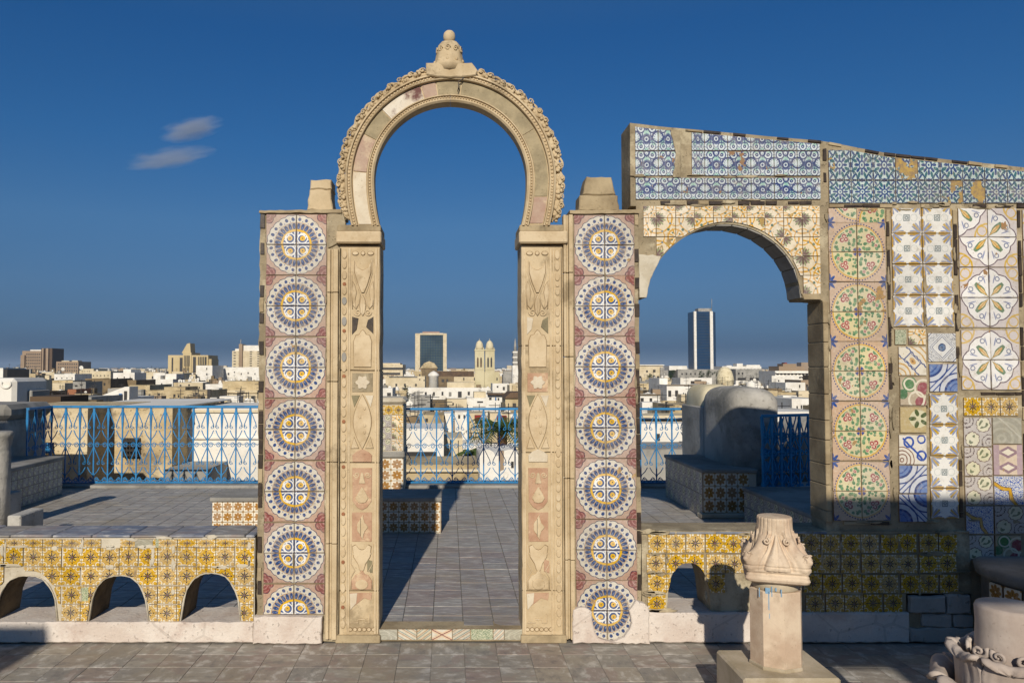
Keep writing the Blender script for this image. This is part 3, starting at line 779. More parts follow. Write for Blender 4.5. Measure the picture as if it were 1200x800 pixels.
# copings and plinth plaster
MB().prism(PZ(rough_poly([(303, 250.2), (304, 247.5), (400, 246), (400, 250.2)], 0.5, 6, 3)), Y0 - 0.02, Y0 + 0.31).build('coping', M_['stone_edge'], lp)
MB().prism(PZ(rough_poly([(668, 250.8), (668, 247.0), (750, 246.5), (750, 250.8)], 0.5, 6, 4)), Y0 - 0.02, Y0 + 0.31).build('coping', M_['stone_edge'], rp)
MB().prism(PZ(rough_poly([(302, 720), (340, 719), (380, 720.5), (380, 750.8), (302, 750.8)], 0.7, 6, 3)), Y0 - 0.05, Y0 + 0.01, ch=0.006).build('plaster_foot', M_['plinth'], lp)
MB().prism(PZ(rough_poly([(668, 712), (682, 708), (690, 714), (692, 730), (697, 744), (712, 749), (728, 744), (736, 728), (735, 712), (741, 700), (756, 708), (756, 750.8), (668, 750.8)], 1.0, 5, 3)), Y0 - 0.045, Y0 + 0.01, ch=0.006).build('plaster_foot', M_['plinth'], rp)
# fill between pillar tiles and pilaster: patch of plaster near the top, moulded stone strip below
MB().prism(PZ(rough_poly([(383.5, 251), (402, 251), (404, 262), (398, 284), (384, 291)], 0.8, 4, 2)), Y0 - 0.012, Y0 + 0.005, ch=0.003).build('plaster_patch', M_['plaster'], lp)
def moulding(u0, u1, v0, v1, parent, joints):
    vs = [v0] + joints + [v1]
    for a, b_ in zip(vs, vs[1:]):
        mb = MB()
        for (p, q, d) in ((0.0, 0.30, 0.022), (0.33, 0.52, 0.012), (0.55, 1.0, 0.028)):
            mb.box(ux(u0 + (u1 - u0) * p), ux(u0 + (u1 - u0) * q), Y0 - d, Y0 + 0.04, vz(b_ - 0.4), vz(a + 0.4), bev=0.003)
        mb.build('moulding', M_['stone'], parent)
moulding(383.5, 396.5, 292, 748, lp, [343, 447, 541, 636])
moulding(660.5, 671.5, 252, 748, rp, [320, 418, 560, 655])

# ================================================================== CARVED PILASTERS
def ell(cu, cv, a, b_, n=14): return [(cu + a * cos(2 * pi * i / n), cv + b_ * sin(2 * pi * i / n)) for i in range(n)]
def mir(cu, half): return [(cu - x, y) for x, y in half] + [(cu + x, y) for x, y in reversed(half)]
def relief(parent, poly, d=0.007, mat='stone_light', name='carving'):
    if mat in ('terracotta', 'pink_marble') and name == 'inlay': mat = 'inlay_rose'
    cx = sum(p[0] for p in poly) / len(poly); cy = sum(p[1] for p in poly) / len(poly)
    o = MB().prism(PZ(poly), Y0 - d * 1.35, Y0 + 0.002, ch=min(0.003, d * 0.5)).build(name, M_[mat], parent)
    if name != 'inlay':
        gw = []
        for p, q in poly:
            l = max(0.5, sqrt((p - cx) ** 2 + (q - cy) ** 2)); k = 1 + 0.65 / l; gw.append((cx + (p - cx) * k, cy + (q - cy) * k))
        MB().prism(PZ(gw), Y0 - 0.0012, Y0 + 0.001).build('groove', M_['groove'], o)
def outline(mb, pts, r=0.0035, closed=True, d=0.002):
    P = [Vector((ux(a), Y0 - d - 0.001, vz(b_))) for a, b_ in pts]
    if closed: P.append(P[0])
    mb.tube(P, r, 5)
def spiral(cu, cv, r0, turns=1.4, s=1, ph=0, n=16):
    return [(cu + s * r0 * (1 - 0.8 * i / n) * cos(ph + turns * 2 * pi * i / n), cv + r0 * (1 - 0.8 * i / n) * sin(ph + turns * 2 * pi * i / n)) for i in range(n + 1)]
def pilaster(label, u0, u1, bead_u, cu, side, seed):
    """front face u0..u1, bead column at bead_u, carved panel centred on cu"""
    R = random.Random(seed)
    t = thing('carved_pilaster', label, 'pilaster', (ux((u0 + u1) / 2), Y0 + 0.12, 0))
    cuts = [287, 434 if side < 0 else 405, 542 if side < 0 else 530, 692, 747]
    for a, b_ in zip(cuts, cuts[1:]):
        MB().prism(PZ(rough_poly([(u0, a + 0.5), (u1, a + 0.5), (u1, b_ - 0.4), (u0, b_ - 0.4)], 0.35, 14, seed)), Y0, Y0 + 0.25, ch=0.004).build('shaft_block', M_['stone'], t)
    MB().box(ux(u0 + 1), ux(u1 - 1), Y0 + 0.02, Y0 + 0.24, 0.02, vz(288)).build('core', M_['stone_edge'], t)
    MB().box(ux(u0 - 3), ux(u1 + (2 if side < 0 else 5)), Y0 - 0.045, Y0 + 0.27, vz(286), vz(272), bev=0.008).build('impost', M_['stone_light'], t)
    MB().box(ux(u0 - 2), ux(u1 + 1), Y0 - 0.02, Y0 + 0.26, vz(271.8), vz(264), bev=0.006).build('neck_block', M_['stone_edge'], t)
    MB().box(ux(u0 - 2), ux(u1 + 2), Y0 - 0.02, Y0 + 0.26, 0, vz(743), bev=0.006).build('foot', M_['stone_edge'], t)
    # frame fillets around bead column and panel
    pw = 14.5; fr = MB()
    for (a, va, c_, vb) in ((cu - pw - 2, 291, cu - pw, 742), (cu + pw, 291, cu + pw + 2, 742), (bead_u - 5, 291, bead_u - 4, 742), (bead_u + 4, 291, bead_u + 5, 742), (u0 + 1, 291, u0 + 2.2, 742), (u1 - 2.2, 291, u1 - 1, 742)):
        fr.box(ux(a), ux(c_), Y0 - 0.006, Y0 + 0.01, vz(vb), vz(va))
    fr.build('fillet', M_['stone_light'], t)
    # beads
    v = 297.0; k = 0; small = MB()
    while v < 735:
        if k % 5 == 3: small_h = 2.2; small.prism(PZ(ell(bead_u, v, 2.2, 2.2, 8)), Y0 - 0.006, Y0, ch=0.002); v += 6.0
        else:
            h = R.uniform(4.6, 5.8)
            mb = MB(); mb.prism(PZ(ell(bead_u, v + 1.5, 3.0, h, 12)), Y0 - 0.007, Y0, ch=0.003)
            mb.build('bead', M_['grey_slab'] if (side < 0 and R.random() < 0.16 and v < 500) else M_['stone_light'], t); v += 2 * h + 1.6
        k += 1
    stuff(small.build('small_beads', M_['terracotta'] if side < 0 else M_['stone_light'], t))
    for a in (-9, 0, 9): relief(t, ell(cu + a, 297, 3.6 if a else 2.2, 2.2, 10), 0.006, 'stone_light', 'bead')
    sunk = MB()                                                   # thin grooved outlines, all the scroll lines of the carving
    def S_(pts, closed=False, r=0.003): outline(sunk, pts, r, closed, 0.003)
    # tulip
    half = [(0.5, 317), (6, 314), (9.5, 307), (9.3, 320), (5.5, 333), (1.5, 343)]
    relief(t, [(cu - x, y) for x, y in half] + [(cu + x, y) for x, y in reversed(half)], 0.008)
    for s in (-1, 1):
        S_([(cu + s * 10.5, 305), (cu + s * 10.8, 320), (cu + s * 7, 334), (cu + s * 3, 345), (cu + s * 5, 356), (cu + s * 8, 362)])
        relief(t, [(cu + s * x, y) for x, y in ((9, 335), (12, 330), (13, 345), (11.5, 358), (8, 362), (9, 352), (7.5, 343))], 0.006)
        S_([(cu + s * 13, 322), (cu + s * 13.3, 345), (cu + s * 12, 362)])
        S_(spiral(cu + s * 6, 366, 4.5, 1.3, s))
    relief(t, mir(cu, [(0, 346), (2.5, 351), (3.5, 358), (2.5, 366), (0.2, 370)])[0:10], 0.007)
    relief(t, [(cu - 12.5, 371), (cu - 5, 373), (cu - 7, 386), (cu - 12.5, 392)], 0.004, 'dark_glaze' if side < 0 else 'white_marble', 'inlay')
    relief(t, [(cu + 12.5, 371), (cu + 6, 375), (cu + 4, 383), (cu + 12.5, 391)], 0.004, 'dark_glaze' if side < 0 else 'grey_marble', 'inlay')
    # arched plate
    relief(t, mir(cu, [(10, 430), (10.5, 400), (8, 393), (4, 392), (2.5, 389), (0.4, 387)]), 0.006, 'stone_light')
    for s in (-1, 1): S_(spiral(cu + s * 5, 402, 3.4, 1.3, s)); S_(spiral(cu + s * 4.5, 416, 3, 1.3, -s))
    # rosette
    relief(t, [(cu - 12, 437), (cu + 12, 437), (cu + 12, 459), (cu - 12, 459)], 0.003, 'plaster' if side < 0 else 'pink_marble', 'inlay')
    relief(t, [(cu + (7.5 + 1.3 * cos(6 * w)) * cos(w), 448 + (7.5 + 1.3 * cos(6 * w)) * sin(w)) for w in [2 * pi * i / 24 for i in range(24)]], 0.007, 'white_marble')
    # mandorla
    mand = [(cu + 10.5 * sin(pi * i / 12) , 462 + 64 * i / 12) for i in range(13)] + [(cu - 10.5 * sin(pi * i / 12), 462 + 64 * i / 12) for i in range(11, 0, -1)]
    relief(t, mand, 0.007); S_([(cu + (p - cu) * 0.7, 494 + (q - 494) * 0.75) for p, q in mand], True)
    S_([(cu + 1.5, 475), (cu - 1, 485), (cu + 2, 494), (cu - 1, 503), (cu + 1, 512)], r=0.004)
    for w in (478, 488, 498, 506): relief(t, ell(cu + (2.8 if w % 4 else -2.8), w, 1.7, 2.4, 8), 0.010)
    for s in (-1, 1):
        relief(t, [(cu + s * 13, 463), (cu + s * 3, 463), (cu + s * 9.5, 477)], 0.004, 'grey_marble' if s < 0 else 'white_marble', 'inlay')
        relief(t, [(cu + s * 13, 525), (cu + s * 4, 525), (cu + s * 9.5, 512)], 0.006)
    # lozenge plates and shields down the panel
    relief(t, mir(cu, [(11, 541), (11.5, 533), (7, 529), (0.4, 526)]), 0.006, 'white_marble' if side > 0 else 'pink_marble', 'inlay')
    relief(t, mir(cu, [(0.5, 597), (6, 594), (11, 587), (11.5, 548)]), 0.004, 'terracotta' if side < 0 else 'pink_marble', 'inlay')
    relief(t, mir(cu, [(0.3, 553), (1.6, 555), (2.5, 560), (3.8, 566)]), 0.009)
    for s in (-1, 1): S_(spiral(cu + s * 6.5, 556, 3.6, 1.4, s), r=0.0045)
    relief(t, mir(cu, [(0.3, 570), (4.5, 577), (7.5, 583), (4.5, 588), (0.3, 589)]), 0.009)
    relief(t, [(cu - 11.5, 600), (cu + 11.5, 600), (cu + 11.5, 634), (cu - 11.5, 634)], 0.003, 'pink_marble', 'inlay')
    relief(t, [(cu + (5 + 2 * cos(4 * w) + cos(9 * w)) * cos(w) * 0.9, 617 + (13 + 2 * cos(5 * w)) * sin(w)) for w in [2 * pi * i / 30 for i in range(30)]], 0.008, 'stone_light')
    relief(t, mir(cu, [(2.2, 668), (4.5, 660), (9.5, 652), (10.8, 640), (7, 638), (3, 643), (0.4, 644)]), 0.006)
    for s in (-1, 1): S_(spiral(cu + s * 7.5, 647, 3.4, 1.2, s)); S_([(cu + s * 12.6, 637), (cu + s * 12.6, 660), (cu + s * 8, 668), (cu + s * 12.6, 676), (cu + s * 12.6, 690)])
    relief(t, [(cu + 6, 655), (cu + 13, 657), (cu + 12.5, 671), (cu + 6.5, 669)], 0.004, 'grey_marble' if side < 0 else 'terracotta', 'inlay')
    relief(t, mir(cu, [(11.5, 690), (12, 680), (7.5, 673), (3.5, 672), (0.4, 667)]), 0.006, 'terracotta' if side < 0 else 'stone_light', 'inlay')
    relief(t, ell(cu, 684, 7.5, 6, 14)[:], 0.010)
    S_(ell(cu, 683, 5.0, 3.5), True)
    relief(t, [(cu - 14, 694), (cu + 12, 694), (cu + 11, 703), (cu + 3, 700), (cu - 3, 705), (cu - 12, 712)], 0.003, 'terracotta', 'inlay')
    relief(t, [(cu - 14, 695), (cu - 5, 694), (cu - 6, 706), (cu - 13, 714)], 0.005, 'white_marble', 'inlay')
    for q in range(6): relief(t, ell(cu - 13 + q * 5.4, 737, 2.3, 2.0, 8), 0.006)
    S_([(cu - 13, 729), (cu - 4, 729), (cu - 4, 725), (cu + 4, 725), (cu + 4, 729), (cu + 9, 729), (cu + 9, 719)], r=0.004)
    stuff(sunk.build('scroll_lines', M_['stone_light'], t))
    return t
pl = pilaster('left carved stone pilaster with grey and terracotta inlays under the horseshoe arch', 397, 445, 403.2, 425, -1, 1)
pr = pilaster('right carved stone pilaster with plain beads under the horseshoe arch', 611, 660, 653.5, 630, 1, 2)

# ================================================================== HORSESHOE ARCH
AU, AV, AR = 528.0, 211.0, 90.0
def arch_pt(s, off):
    """s 0..1 from left foot over the crown to right foot; off = pixels outside the inner edge"""
    L1 = 54.0; L2 = pi * 96; T = 2 * L1 + L2; d = s * T
    def leg(t):                                                   # t 0 at spring line, 1 at foot
        return (AR - 7 * t * t) + off * (1.0 - 0.02 * t)
    if d < L1: t = 1 - d / L1; return (AU - leg(t), AV + 54 * t)
    if d > L1 + L2: t = (d - L1 - L2) / L1; return (AU + leg(t), AV + 54 * t)
    w = pi - (d - L1) / 96.0
    return (AU + (AR + off) * cos(w), AV - (AR + off) * sin(w))
ha = thing('horseshoe_arch', 'cream stone horseshoe arch with bell finial crowning the two carved pilasters', 'arch', (ux(AU), Y0 + 0.08, vz(265)))
def sweep(parent, prof, name, mat, s0=0.0, s1=1.0, n=84, sm=False):
    mb = MB(); vs = []; k = len(prof)
    for i in range(n + 1):
        s = s0 + (s1 - s0) * i / n
        for off, y in prof:
            u, v = arch_pt(s, off); vs.append((ux(u), y, vz(v)))
    fs = []
    for i in range(n):
        for j in range(k):
            q = (j + 1) % k; fs.append((i * k + j, i * k + q, (i + 1) * k + q, (i + 1) * k + j))
    fs.append(tuple(range(k - 1, -1, -1))); fs.append(tuple(range(n * k, n * k + k)))
    mb.mesh(vs, fs, 0, sm); return mb.build(name, M_[mat], parent)
yb = Y0 + 0.075
sweep(ha, [(0, yb), (0, Y0 - 0.02), (2.0, Y0 - 0.03), (3.6, Y0 - 0.03), (4.2, Y0 - 0.018), (6.6, Y0 - 0.018), (7.2, Y0 - 0.03), (8.4, Y0 - 0.03), (8.8, Y0 - 0.004),
            (25.8, Y0 - 0.004), (26.4, Y0 - 0.03), (27.8, Y0 - 0.034), (28.2, Y0 - 0.022), (31.2, Y0 - 0.022), (31.6, Y0 - 0.036), (33.8, Y0 - 0.03), (34.5, Y0 - 0.012), (34.5, yb)], 'ring', 'stone', 0.0, 0.4995)
sweep(ha, [(0, yb), (0, Y0 - 0.02), (2.0, Y0 - 0.03), (3.6, Y0 - 0.03), (4.2, Y0 - 0.018), (6.6, Y0 - 0.018), (7.2, Y0 - 0.03), (8.4, Y0 - 0.03), (8.8, Y0 - 0.004),
            (25.8, Y0 - 0.004), (26.4, Y0 - 0.03), (27.8, Y0 - 0.034), (28.2, Y0 - 0.022), (31.2, Y0 - 0.022), (31.6, Y0 - 0.036), (33.8, Y0 - 0.03), (34.5, Y0 - 0.012), (34.5, yb)], 'ring', 'stone', 0.5, 1.0)
for (s0, s1, mat) in ((0.005, 0.150, 'white_marble'), (0.153, 0.243, 'ring_pink'), (0.246, 0.315, 'ring_grey'), (0.318, 0.425, 'maroon_white'), (0.428, 0.463, 'ring_pink'),
                      (0.466, 0.525, 'ring_grey'), (0.528, 0.74, 'ring_grey'), (0.742, 0.915, 'ring_grey'), (0.918, 0.992, 'ring_pink')):
    sweep(ha, [(9.6, Y0 + 0.01), (9.6, Y0 - 0.009), (25.0, Y0 - 0.009), (25.0, Y0 + 0.01)], 'inlay_panel', mat, s0, s1, 18)
b = MB()
for off, cnt_, r in ((5.3, 120, 1.0), (29.7, 120, 1.35)):
    for i in range(cnt_):
        s = (i + 0.5) / cnt_; u, v = arch_pt(s, off); b.blob((ux(u), Y0 - 0.024, vz(v)), (r * 0.0052, 0.006, r * 0.0052), 6, 3)
stuff(b.build('pearl_moulding', M_['stone_light'], ha))
# pierced leaf crest
def leaf_clump(seed):
    R = random.Random(seed); mb = MB()
    mb.blob((0, 0, 0.01), (0.026, 0.02, 0.02), 8, 5)
    for i in range(6):
        w = R.uniform(0, 2 * pi); r = R.uniform(0.012, 0.026)
        mb.blob((r * cos(w), -0.015 + R.uniform(-0.008, 0.006), 0.018 + r * 0.8 * sin(w)), (R.uniform(0.008, 0.014), 0.009, R.uniform(0.008, 0.013)), 7, 4)
    c = (R.uniform(-0.01, 0.01), -0.02, 0.03)
    mb.tube([(c[0] + 0.016 * (1 - i / 11) * cos(i * 0.9), -0.024, c[2] + 0.014 * (1 - i / 11) * sin(i * 0.9)) for i in range(10)], 0.0035, 4)
    mb.tube([(-0.035, -0.002, -0.004), (-0.015, -0.008, 0.02), (0.01, -0.012, 0.03), (0.035, -0.002, 0.0)], 0.006, 5)
    return mb.data('leaf_clump', M_['stone'])
clumps = [leaf_clump(s) for s in range(6)]
nl = 38
for i in range(nl):
    s = 0.028 + (i + 0.5) / nl * 0.945
    if 0.452 < s < 0.548: continue
    u, v = arch_pt(s, 34.5 + R.uniform(0.5, 2.0)); u2, v2 = arch_pt(s, 60)
    an = atan2(-(v2 - v), u2 - u)
    k = R.uniform(1.0, 1.25)
    inst('leaf_carving', clumps[i % 6], ha, (ux(u), Y0 + 0.03, vz(v)), scale=(k * 1.12, 1.2, k), rot=(0, pi / 2 - an + R.uniform(-0.25, 0.25), 0))
cb = MB()
for (sa, sb) in ((0.02, 0.455), (0.545, 0.985)):
    for off0, amp, ph in ((38.5, 2.6, 0.0), (38.5, 2.6, pi), (43.0, 1.3, 0.6)):
        pts = []
        for i in range(110):
            q = sa + (sb - sa) * i / 109; u, v = arch_pt(q, off0 + amp * sin(q * 190 + ph) + 0.8 * mnoise.noise(Vector((q * 60, off0, ph)))); pts.append((ux(u), Y0 + 0.03 + 0.006 * sin(q * 150), vz(v)))
        cb.tube(pts, [0.0085 + 0.003 * mnoise.noise(Vector((i * 0.5, ph, off0))) for i in range(110)], 5)
stuff(cb.build('scroll_stem', M_['stone'], ha))
# broken crack at the crown
crk = MB(); crk.tube([Vector((ux(a), Y0 - 0.033, vz(c_))) for a, c_ in ((539, 89.5), (546, 91), (541, 96), (537, 98), (538, 104), (536, 110))], [0.006, 0.004, 0.005, 0.003, 0.004, 0.002], 5)
crk.build('crack', M_['dark_glaze'], ha)
# key block and finial
MB().prism(PZ(rough_poly([(499, 90), (499, 77.0), (553, 77.0), (560, 86), (557, 91.5), (540, 94), (512, 93)], 0.6, 5, 4)), Y0 - 0.045, Y0 + 0.12, ch=0.006).build('key_block', M_['stone'], ha)
fin_x, fin_y = ux(526.5), Y0 + 0.045
def fz(v): return vz(v)
px = Y0 / FPX
prof = [(19, 84), (20.5, 78), (21, 76), (19.5, 75), (18.5, 73.5), (17, 69), (15.6, 64), (14.8, 59), (14.2, 55), (13, 51), (10.5, 48), (6.5, 46), (5, 45.6)]
fl = lambda th, z, r: r * (1 + 0.035 * cos(th * 8) + 0.02 * cos(th * 13 + z * 60))
ff = MB().lathe([(r * px, fz(v)) for i, (r, v) in enumerate(prof)], fin_x, fin_y, 32, fn=fl)
ff.build('finial_bell', M_['stone'], ha)
mb = MB(); mb.lathe([(0.3 * px, fz(47)), (5.2 * px, fz(46)), (6.8 * px, fz(43)), (7.3 * px, fz(40)), (6.6 * px, fz(36)), (4.3 * px, fz(33.5)), (0.4 * px, fz(32.7))], fin_x, fin_y, 20); mb.build('finial_ball', M_['stone_light'], ha)
mb = MB()
for k in range(10):
    w = 2 * pi * k / 10 + 0.2
    mb.blob((fin_x + cos(w) * 17.5 * px, fin_y + sin(w) * 17.5 * px, fz(72)), (2.0 * px, 2.0 * px, 2.2 * px), 6, 4)
    if sin(w) < 0.4:
        c0 = Vector((fin_x + cos(w) * 15.2 * px, fin_y + sin(w) * 15.2 * px, fz(58))); tdir = Vector((-sin(w), cos(w), 0))
        mb.tube([c0 + tdir * (3.2 * px * (1 - i / 14)) * cos(i * 0.8) + Vector((0, 0, 1)) * (4.2 * px * (1 - i / 14)) * sin(i * 0.8) for i in range(12)], 0.9 * px, 4)
stuff(mb.build('finial_carving', M_['stone'], ha))

# small cap blocks on the pillars
def cap(label, rows, Yc, seed):
    z0 = vz(rows[0][2]); t = thing('cap_block', label, 'stone block', (ux((rows[0][0] + rows[0][1]) / 2, Yc), Yc + 0.07, z0))
    for (a, b_, v0, v1, tp) in rows:
        poly = rough_poly([(a, v0), (b_, v0), (b_ - tp, v1), (a + tp, v1)], 0.7, 5, seed)
        MB().prism(PZ(poly, Yc), Yc, Yc + 0.14 + 0.02 * seed % 0.05, ch=0.007).build('block', M_['stone_edge'] if seed % 2 else M_['stone'], t)
    return t
cap('squat tapered stone cap standing on top of the left tiled pillar', [(359, 389, 246.5, 222, 2.5), (362, 387.5, 221.6, 211, 0.8)], Y0 + 0.05, 4)
cap('rough stepped stone stump on top of the right tiled pillar', [(679, 727, 247, 229, 1.5), (684, 723, 228.6, 207.5, 5)], Y0 + 0.05, 3)

# ================================================================== BENCHES (front wall with arched openings)
def hole_low(c, hw, crown, base, sq=0.55):
    """v of an arched opening's upper edge at u, or a large number outside"""
    def f(u):
        t = abs(u - c) / hw
        if t >= 1: return 1e6
        return base - (base - crown) * (1 - t ** 2.6) ** 0.5
    return f
def bench_front(parent, u0, u1, vt, vb, arches, depth, mat='plaster_white'):
    """front wall of a bench, with the openings left out, built as piers and spandrels in one mesh"""
    xs = u0; mb = MB()
    edges = []
    for (c, hw, crown) in arches: edges.append((c - hw, c + hw, c, hw, crown))
    cur = u0
    for (a, b_, c, hw, crown) in edges:
        if a > cur: mb.prism(PZ(rough_poly([(cur, vt), (a, vt), (a, vb), (cur, vb)], 0.0, 500)), Y0, Y0 + depth)
        f = hole_low(c, hw, crown, vb); N = 18
        pts = [(a + (b_ - a) * i / N, vb if i in (0, N) else f(a + (b_ - a) * i / N)) for i in range(N + 1)]
        if a < cur: pts = [p for p in pts if p[0] >= cur]; pts[0] = (cur, pts[0][1])
        N = len(pts) - 1
        for i in range(N):
            p, q = pts[i], pts[i + 1]
            mb.prism(PZ([(p[0], vt), (q[0], vt), q, p]), Y0, Y0 + depth)
        cur = b_
    if cur < u1: mb.prism(PZ([(cur, vt), (u1, vt), (u1, vb), (cur, vb)]), Y0, Y0 + depth)
    return mb.build('front_wall', M_[mat], parent)
lb = thing('tiled_bench', 'left masonry bench with three arched openings faced with yellow flower tiles', 'bench', (ux(150), Y0 + 0.15, 0))
la = [(37, 36.5, 674), (144, 34.5, 674), (250.5, 34.5, 671)]
bench_front(lb, -70, 301, 630, 727, la, 0.26)
bf = MB().prism(PZ(rough_poly([(-70, 727), (301.5, 727), (301.5, 750.8), (-70, 750.8)], 0.5, 7, 2)), Y0 - 0.03, Y0 + 0.27, ch=0.008).build('plinth', M_['plinth'], lb)
# coping tiles on top
def coping(parent, u0, u1, v, z_th=0.016, d0=-0.008, d1=0.29, seed=1):
    R = random.Random(seed); u = u0
    while u < u1 - 2:
        w = min(R.uniform(34, 52), u1 - u)
        mb = MB(); z1 = vz(v); mb.box(-(ux(u + w) - ux(u)) / 2 + 0.002, (ux(u + w) - ux(u)) / 2 - 0.002, d0, d1, -z_th, R.uniform(-0.003, 0.002), bev=0.006)
        inst('coping_tile', mb.data('coping_tile', MT['slab_blue']), parent, (ux(u + w / 2), Y0, z1)); u += w
coping(lb, -70, 301, 626.5, seed=2)
rows5 = [(631, 640.5), (641, 663), (663.5, 685), (686, 707), (707.5, 727)]
def lows(arr, vb):
    fs = [hole_low(c, hw + 0.8, cr - 1, vb) for c, hw, cr in arr]
    return lambda u: min(f(u) for f in fs)
lowL = lows([(37, 38.5, 669), (144, 34.5, 674), (250.5, 34.5, 671)], 727)
R = random.Random(5)
for r_, (va, vb_) in enumerate(rows5):
    for c_ in range(-1, 14):
        u1 = 300.5 - 22.3 * (13 - c_ - 0); u0 = u1 - 22.3
        u0 += R.uniform(-1, 1) * (0.7 if c_ < 9 else 0.1) + 0; u1 = u0 + 22.0
        if r_ == 0 and R.random() < 0.14: continue
        if r_ > 0 and c_ < 3 and R.random() < 0.05: continue
        if r_ >= 1 and R.random() < 0.01: continue
        lo = min(lowL(u0 + 2), lowL(u1 - 2), lowL((u0 + u1) / 2))
        hits = lo < vb_
        if hits: 
            if max(lowL(u0 + 3), lowL(u1 - 3)) < va + 7: continue
            cut_tile(lb, 'yellow', u0, va, u1, vb_, lowL, R.randrange(4), n=9)
        elif vb_ - va < 15: cut_tile(lb, 'yellow', u0, va, u1, vb_, None, R.choice((0, 2)), n=2)
        else: put_tile(lb, 'yellow', u0, va, u1, vb_, R.randrange(4), jit=0.9)
cut_tile(lb, 'faded', 161.5, 630.5, 183, 641, n=2); cut_tile(lb, 'greenweave', 185.5, 630.5, 207, 641, n=2); put_tile(lb, 'greenweave', 100, 687, 109, 704)
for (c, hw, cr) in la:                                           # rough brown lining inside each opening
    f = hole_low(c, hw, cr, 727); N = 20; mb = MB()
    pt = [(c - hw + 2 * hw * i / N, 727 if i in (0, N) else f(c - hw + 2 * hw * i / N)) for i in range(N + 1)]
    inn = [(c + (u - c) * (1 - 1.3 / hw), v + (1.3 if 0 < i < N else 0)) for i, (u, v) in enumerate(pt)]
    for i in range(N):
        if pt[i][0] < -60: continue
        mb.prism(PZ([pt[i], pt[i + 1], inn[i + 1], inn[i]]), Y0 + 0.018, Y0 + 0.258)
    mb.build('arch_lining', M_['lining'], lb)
# plaster rims round the arches
for (c, hw, cr) in la:
    f = hole_low(c, hw, cr, 727); N = 22; rim = []
    for i in range(N + 1):
        u = c - hw + 2 * hw * i / N; v = 727 if i in (0, N) else f(u); rim.append(Vector((ux(u), Y0 - 0.004, vz(v))))
    MB().tube([p + Vector((R.uniform(-1, 1) * 0.002, 0, R.uniform(-1, 1) * 0.002)) for p in rim if p.x > ux(-60)], [0.004 + R.uniform(-0.002, 0.003) for p in rim if p.x > ux(-60)], 6).build('plaster_rim', M_['plaster_white'], lb)
MB().prism(PZ(rough_poly([(74, 668), (96, 664), (108, 676), (100, 692), (98, 726), (78, 726), (75, 700)], 1.0, 5, 2)), Y0 - 0.004, Y0 + 0.002, ch=0.002).build('plaster_patch', M_['plaster_white'], lb)

rb = thing('tiled_bench', 'right masonry bench with one arched opening faced with yellow tiles, behind the octagonal column', 'bench', (ux(930), Y0 + 0.15, 0))
ra = [(804, 26, 658)]
bench_front(rb, 750, 1131, 622, 716, ra, 0.26, 'plaster')
MB().prism(PZ(rough_poly([(750, 716), (1056, 716), (1056, 750.8), (750, 750.8)], 0.6, 7, 6)), Y0 - 0.03, Y0 + 0.27, ch=0.008).build('plinth', M_['plinth'], rb)
coping(rb, 750, 966, 622.5, z_th=0.016, seed=7)
lowR = lows([(804, 25, 660)], 716)
rows4 = [(625, 647), (648.5, 670.5), (672, 694), (695.5, 717)]
for r_, (va, vb_) in enumerate(rows4):
    for c_ in range(0, 17):
        u0 = 756 + 22.5 * c_ + (3 * (r_ == 3) if c_ > 7 else 0) + R.uniform(-1, 1); u1 = u0 + 21.6
        if u1 > 1127: continue
        if 864 < u1 and u0 < 870 and r_ > 1: continue
        if r_ == 3 and (u0 > 1035 or 776 < u0 < 850 or R.random() < 0.2): continue
        if R.random() < 0.02: continue
        lo = min(lowR(u0 + 2), lowR(u1 - 2), lowR((u0 + u1) / 2))
        if lo < vb_:
            if max(lowR(u0 + 3), lowR(u1 - 3)) < va + 6: continue
            cut_tile(rb, 'yellow', u0, va, u1, vb_, lowR, R.randrange(4), n=9)
        else: put_tile(rb, 'yellow', u0, va, u1, vb_, R.randrange(4), jit=1.0)
for (a, b_, c_, d) in ((1057, 1098, 697, 716), (1100, 1128, 695, 717), (1072, 1106, 718, 733), (1057, 1130, 734, 750.5), (1108, 1130, 718.5, 733)):
    MB().prism(PZ(rough_poly([(a, c_), (b_, c_), (b_, d), (a, d)], 1.0, 6, a)), Y0 - 0.02 - R.uniform(0, 0.02), Y0 + 0.1, ch=0.008).build('stone', M_['grey_wall'], rb)
MB().prism(PZ(rough_poly([(1056, 695), (1131, 695), (1131, 750.6), (1056, 750.6)], 0.2, 30, 1)), Y0, Y0 + 0.25).build('rubble_core', M_['plaster'], rb)

# ================================================================== RIGHT TILED WALL WITH ARCH
aw = thing('tiled_arcade_wall', 'long tiled wall with a round arched opening and sloping top at right of the pillars', 'wall', (ux(1000), Y0 + 0.1, 0))
def top_v(u): 
    pts = [(738, 143), (770, 147), (870, 156), (968, 164.5), (1040, 178), (1200, 195), (1420, 219)]
    for (a, va), (b_, vb_) in zip(pts, pts[1:]):
        if u <= b_: return va + (vb_ - va) * (u - a) / (b_ - a)
    return 219
def arch2(u):
    t = (u - 851) / (91.0 if u > 851 else 94.0)
    if -1 < t < 0: return 348.5 - 86.5 * (1 - (-t) ** 1.75) ** (1 / 1.75)
    if abs(t) >= 1: return 1e6 if False else 348.5
    return 348.5 - 86.5 * sqrt(1 - t * t)
YW = Y0 + 0.012                                                   # wall face, tiles sit on it
top = [(u, top_v(u)) for u in range(741, 1420, 12)] + [(1420, top_v(1420))]
N = 26
ac = [(942 - (942 - 757) * i / N, arch2(942 - (942 - 757) * i / N)) for i in range(N + 1)]
mb = MB()
def wall_piece(poly, y0=YW, y1=YW + 0.19): mb.prism(PZ(poly), y0, y1)
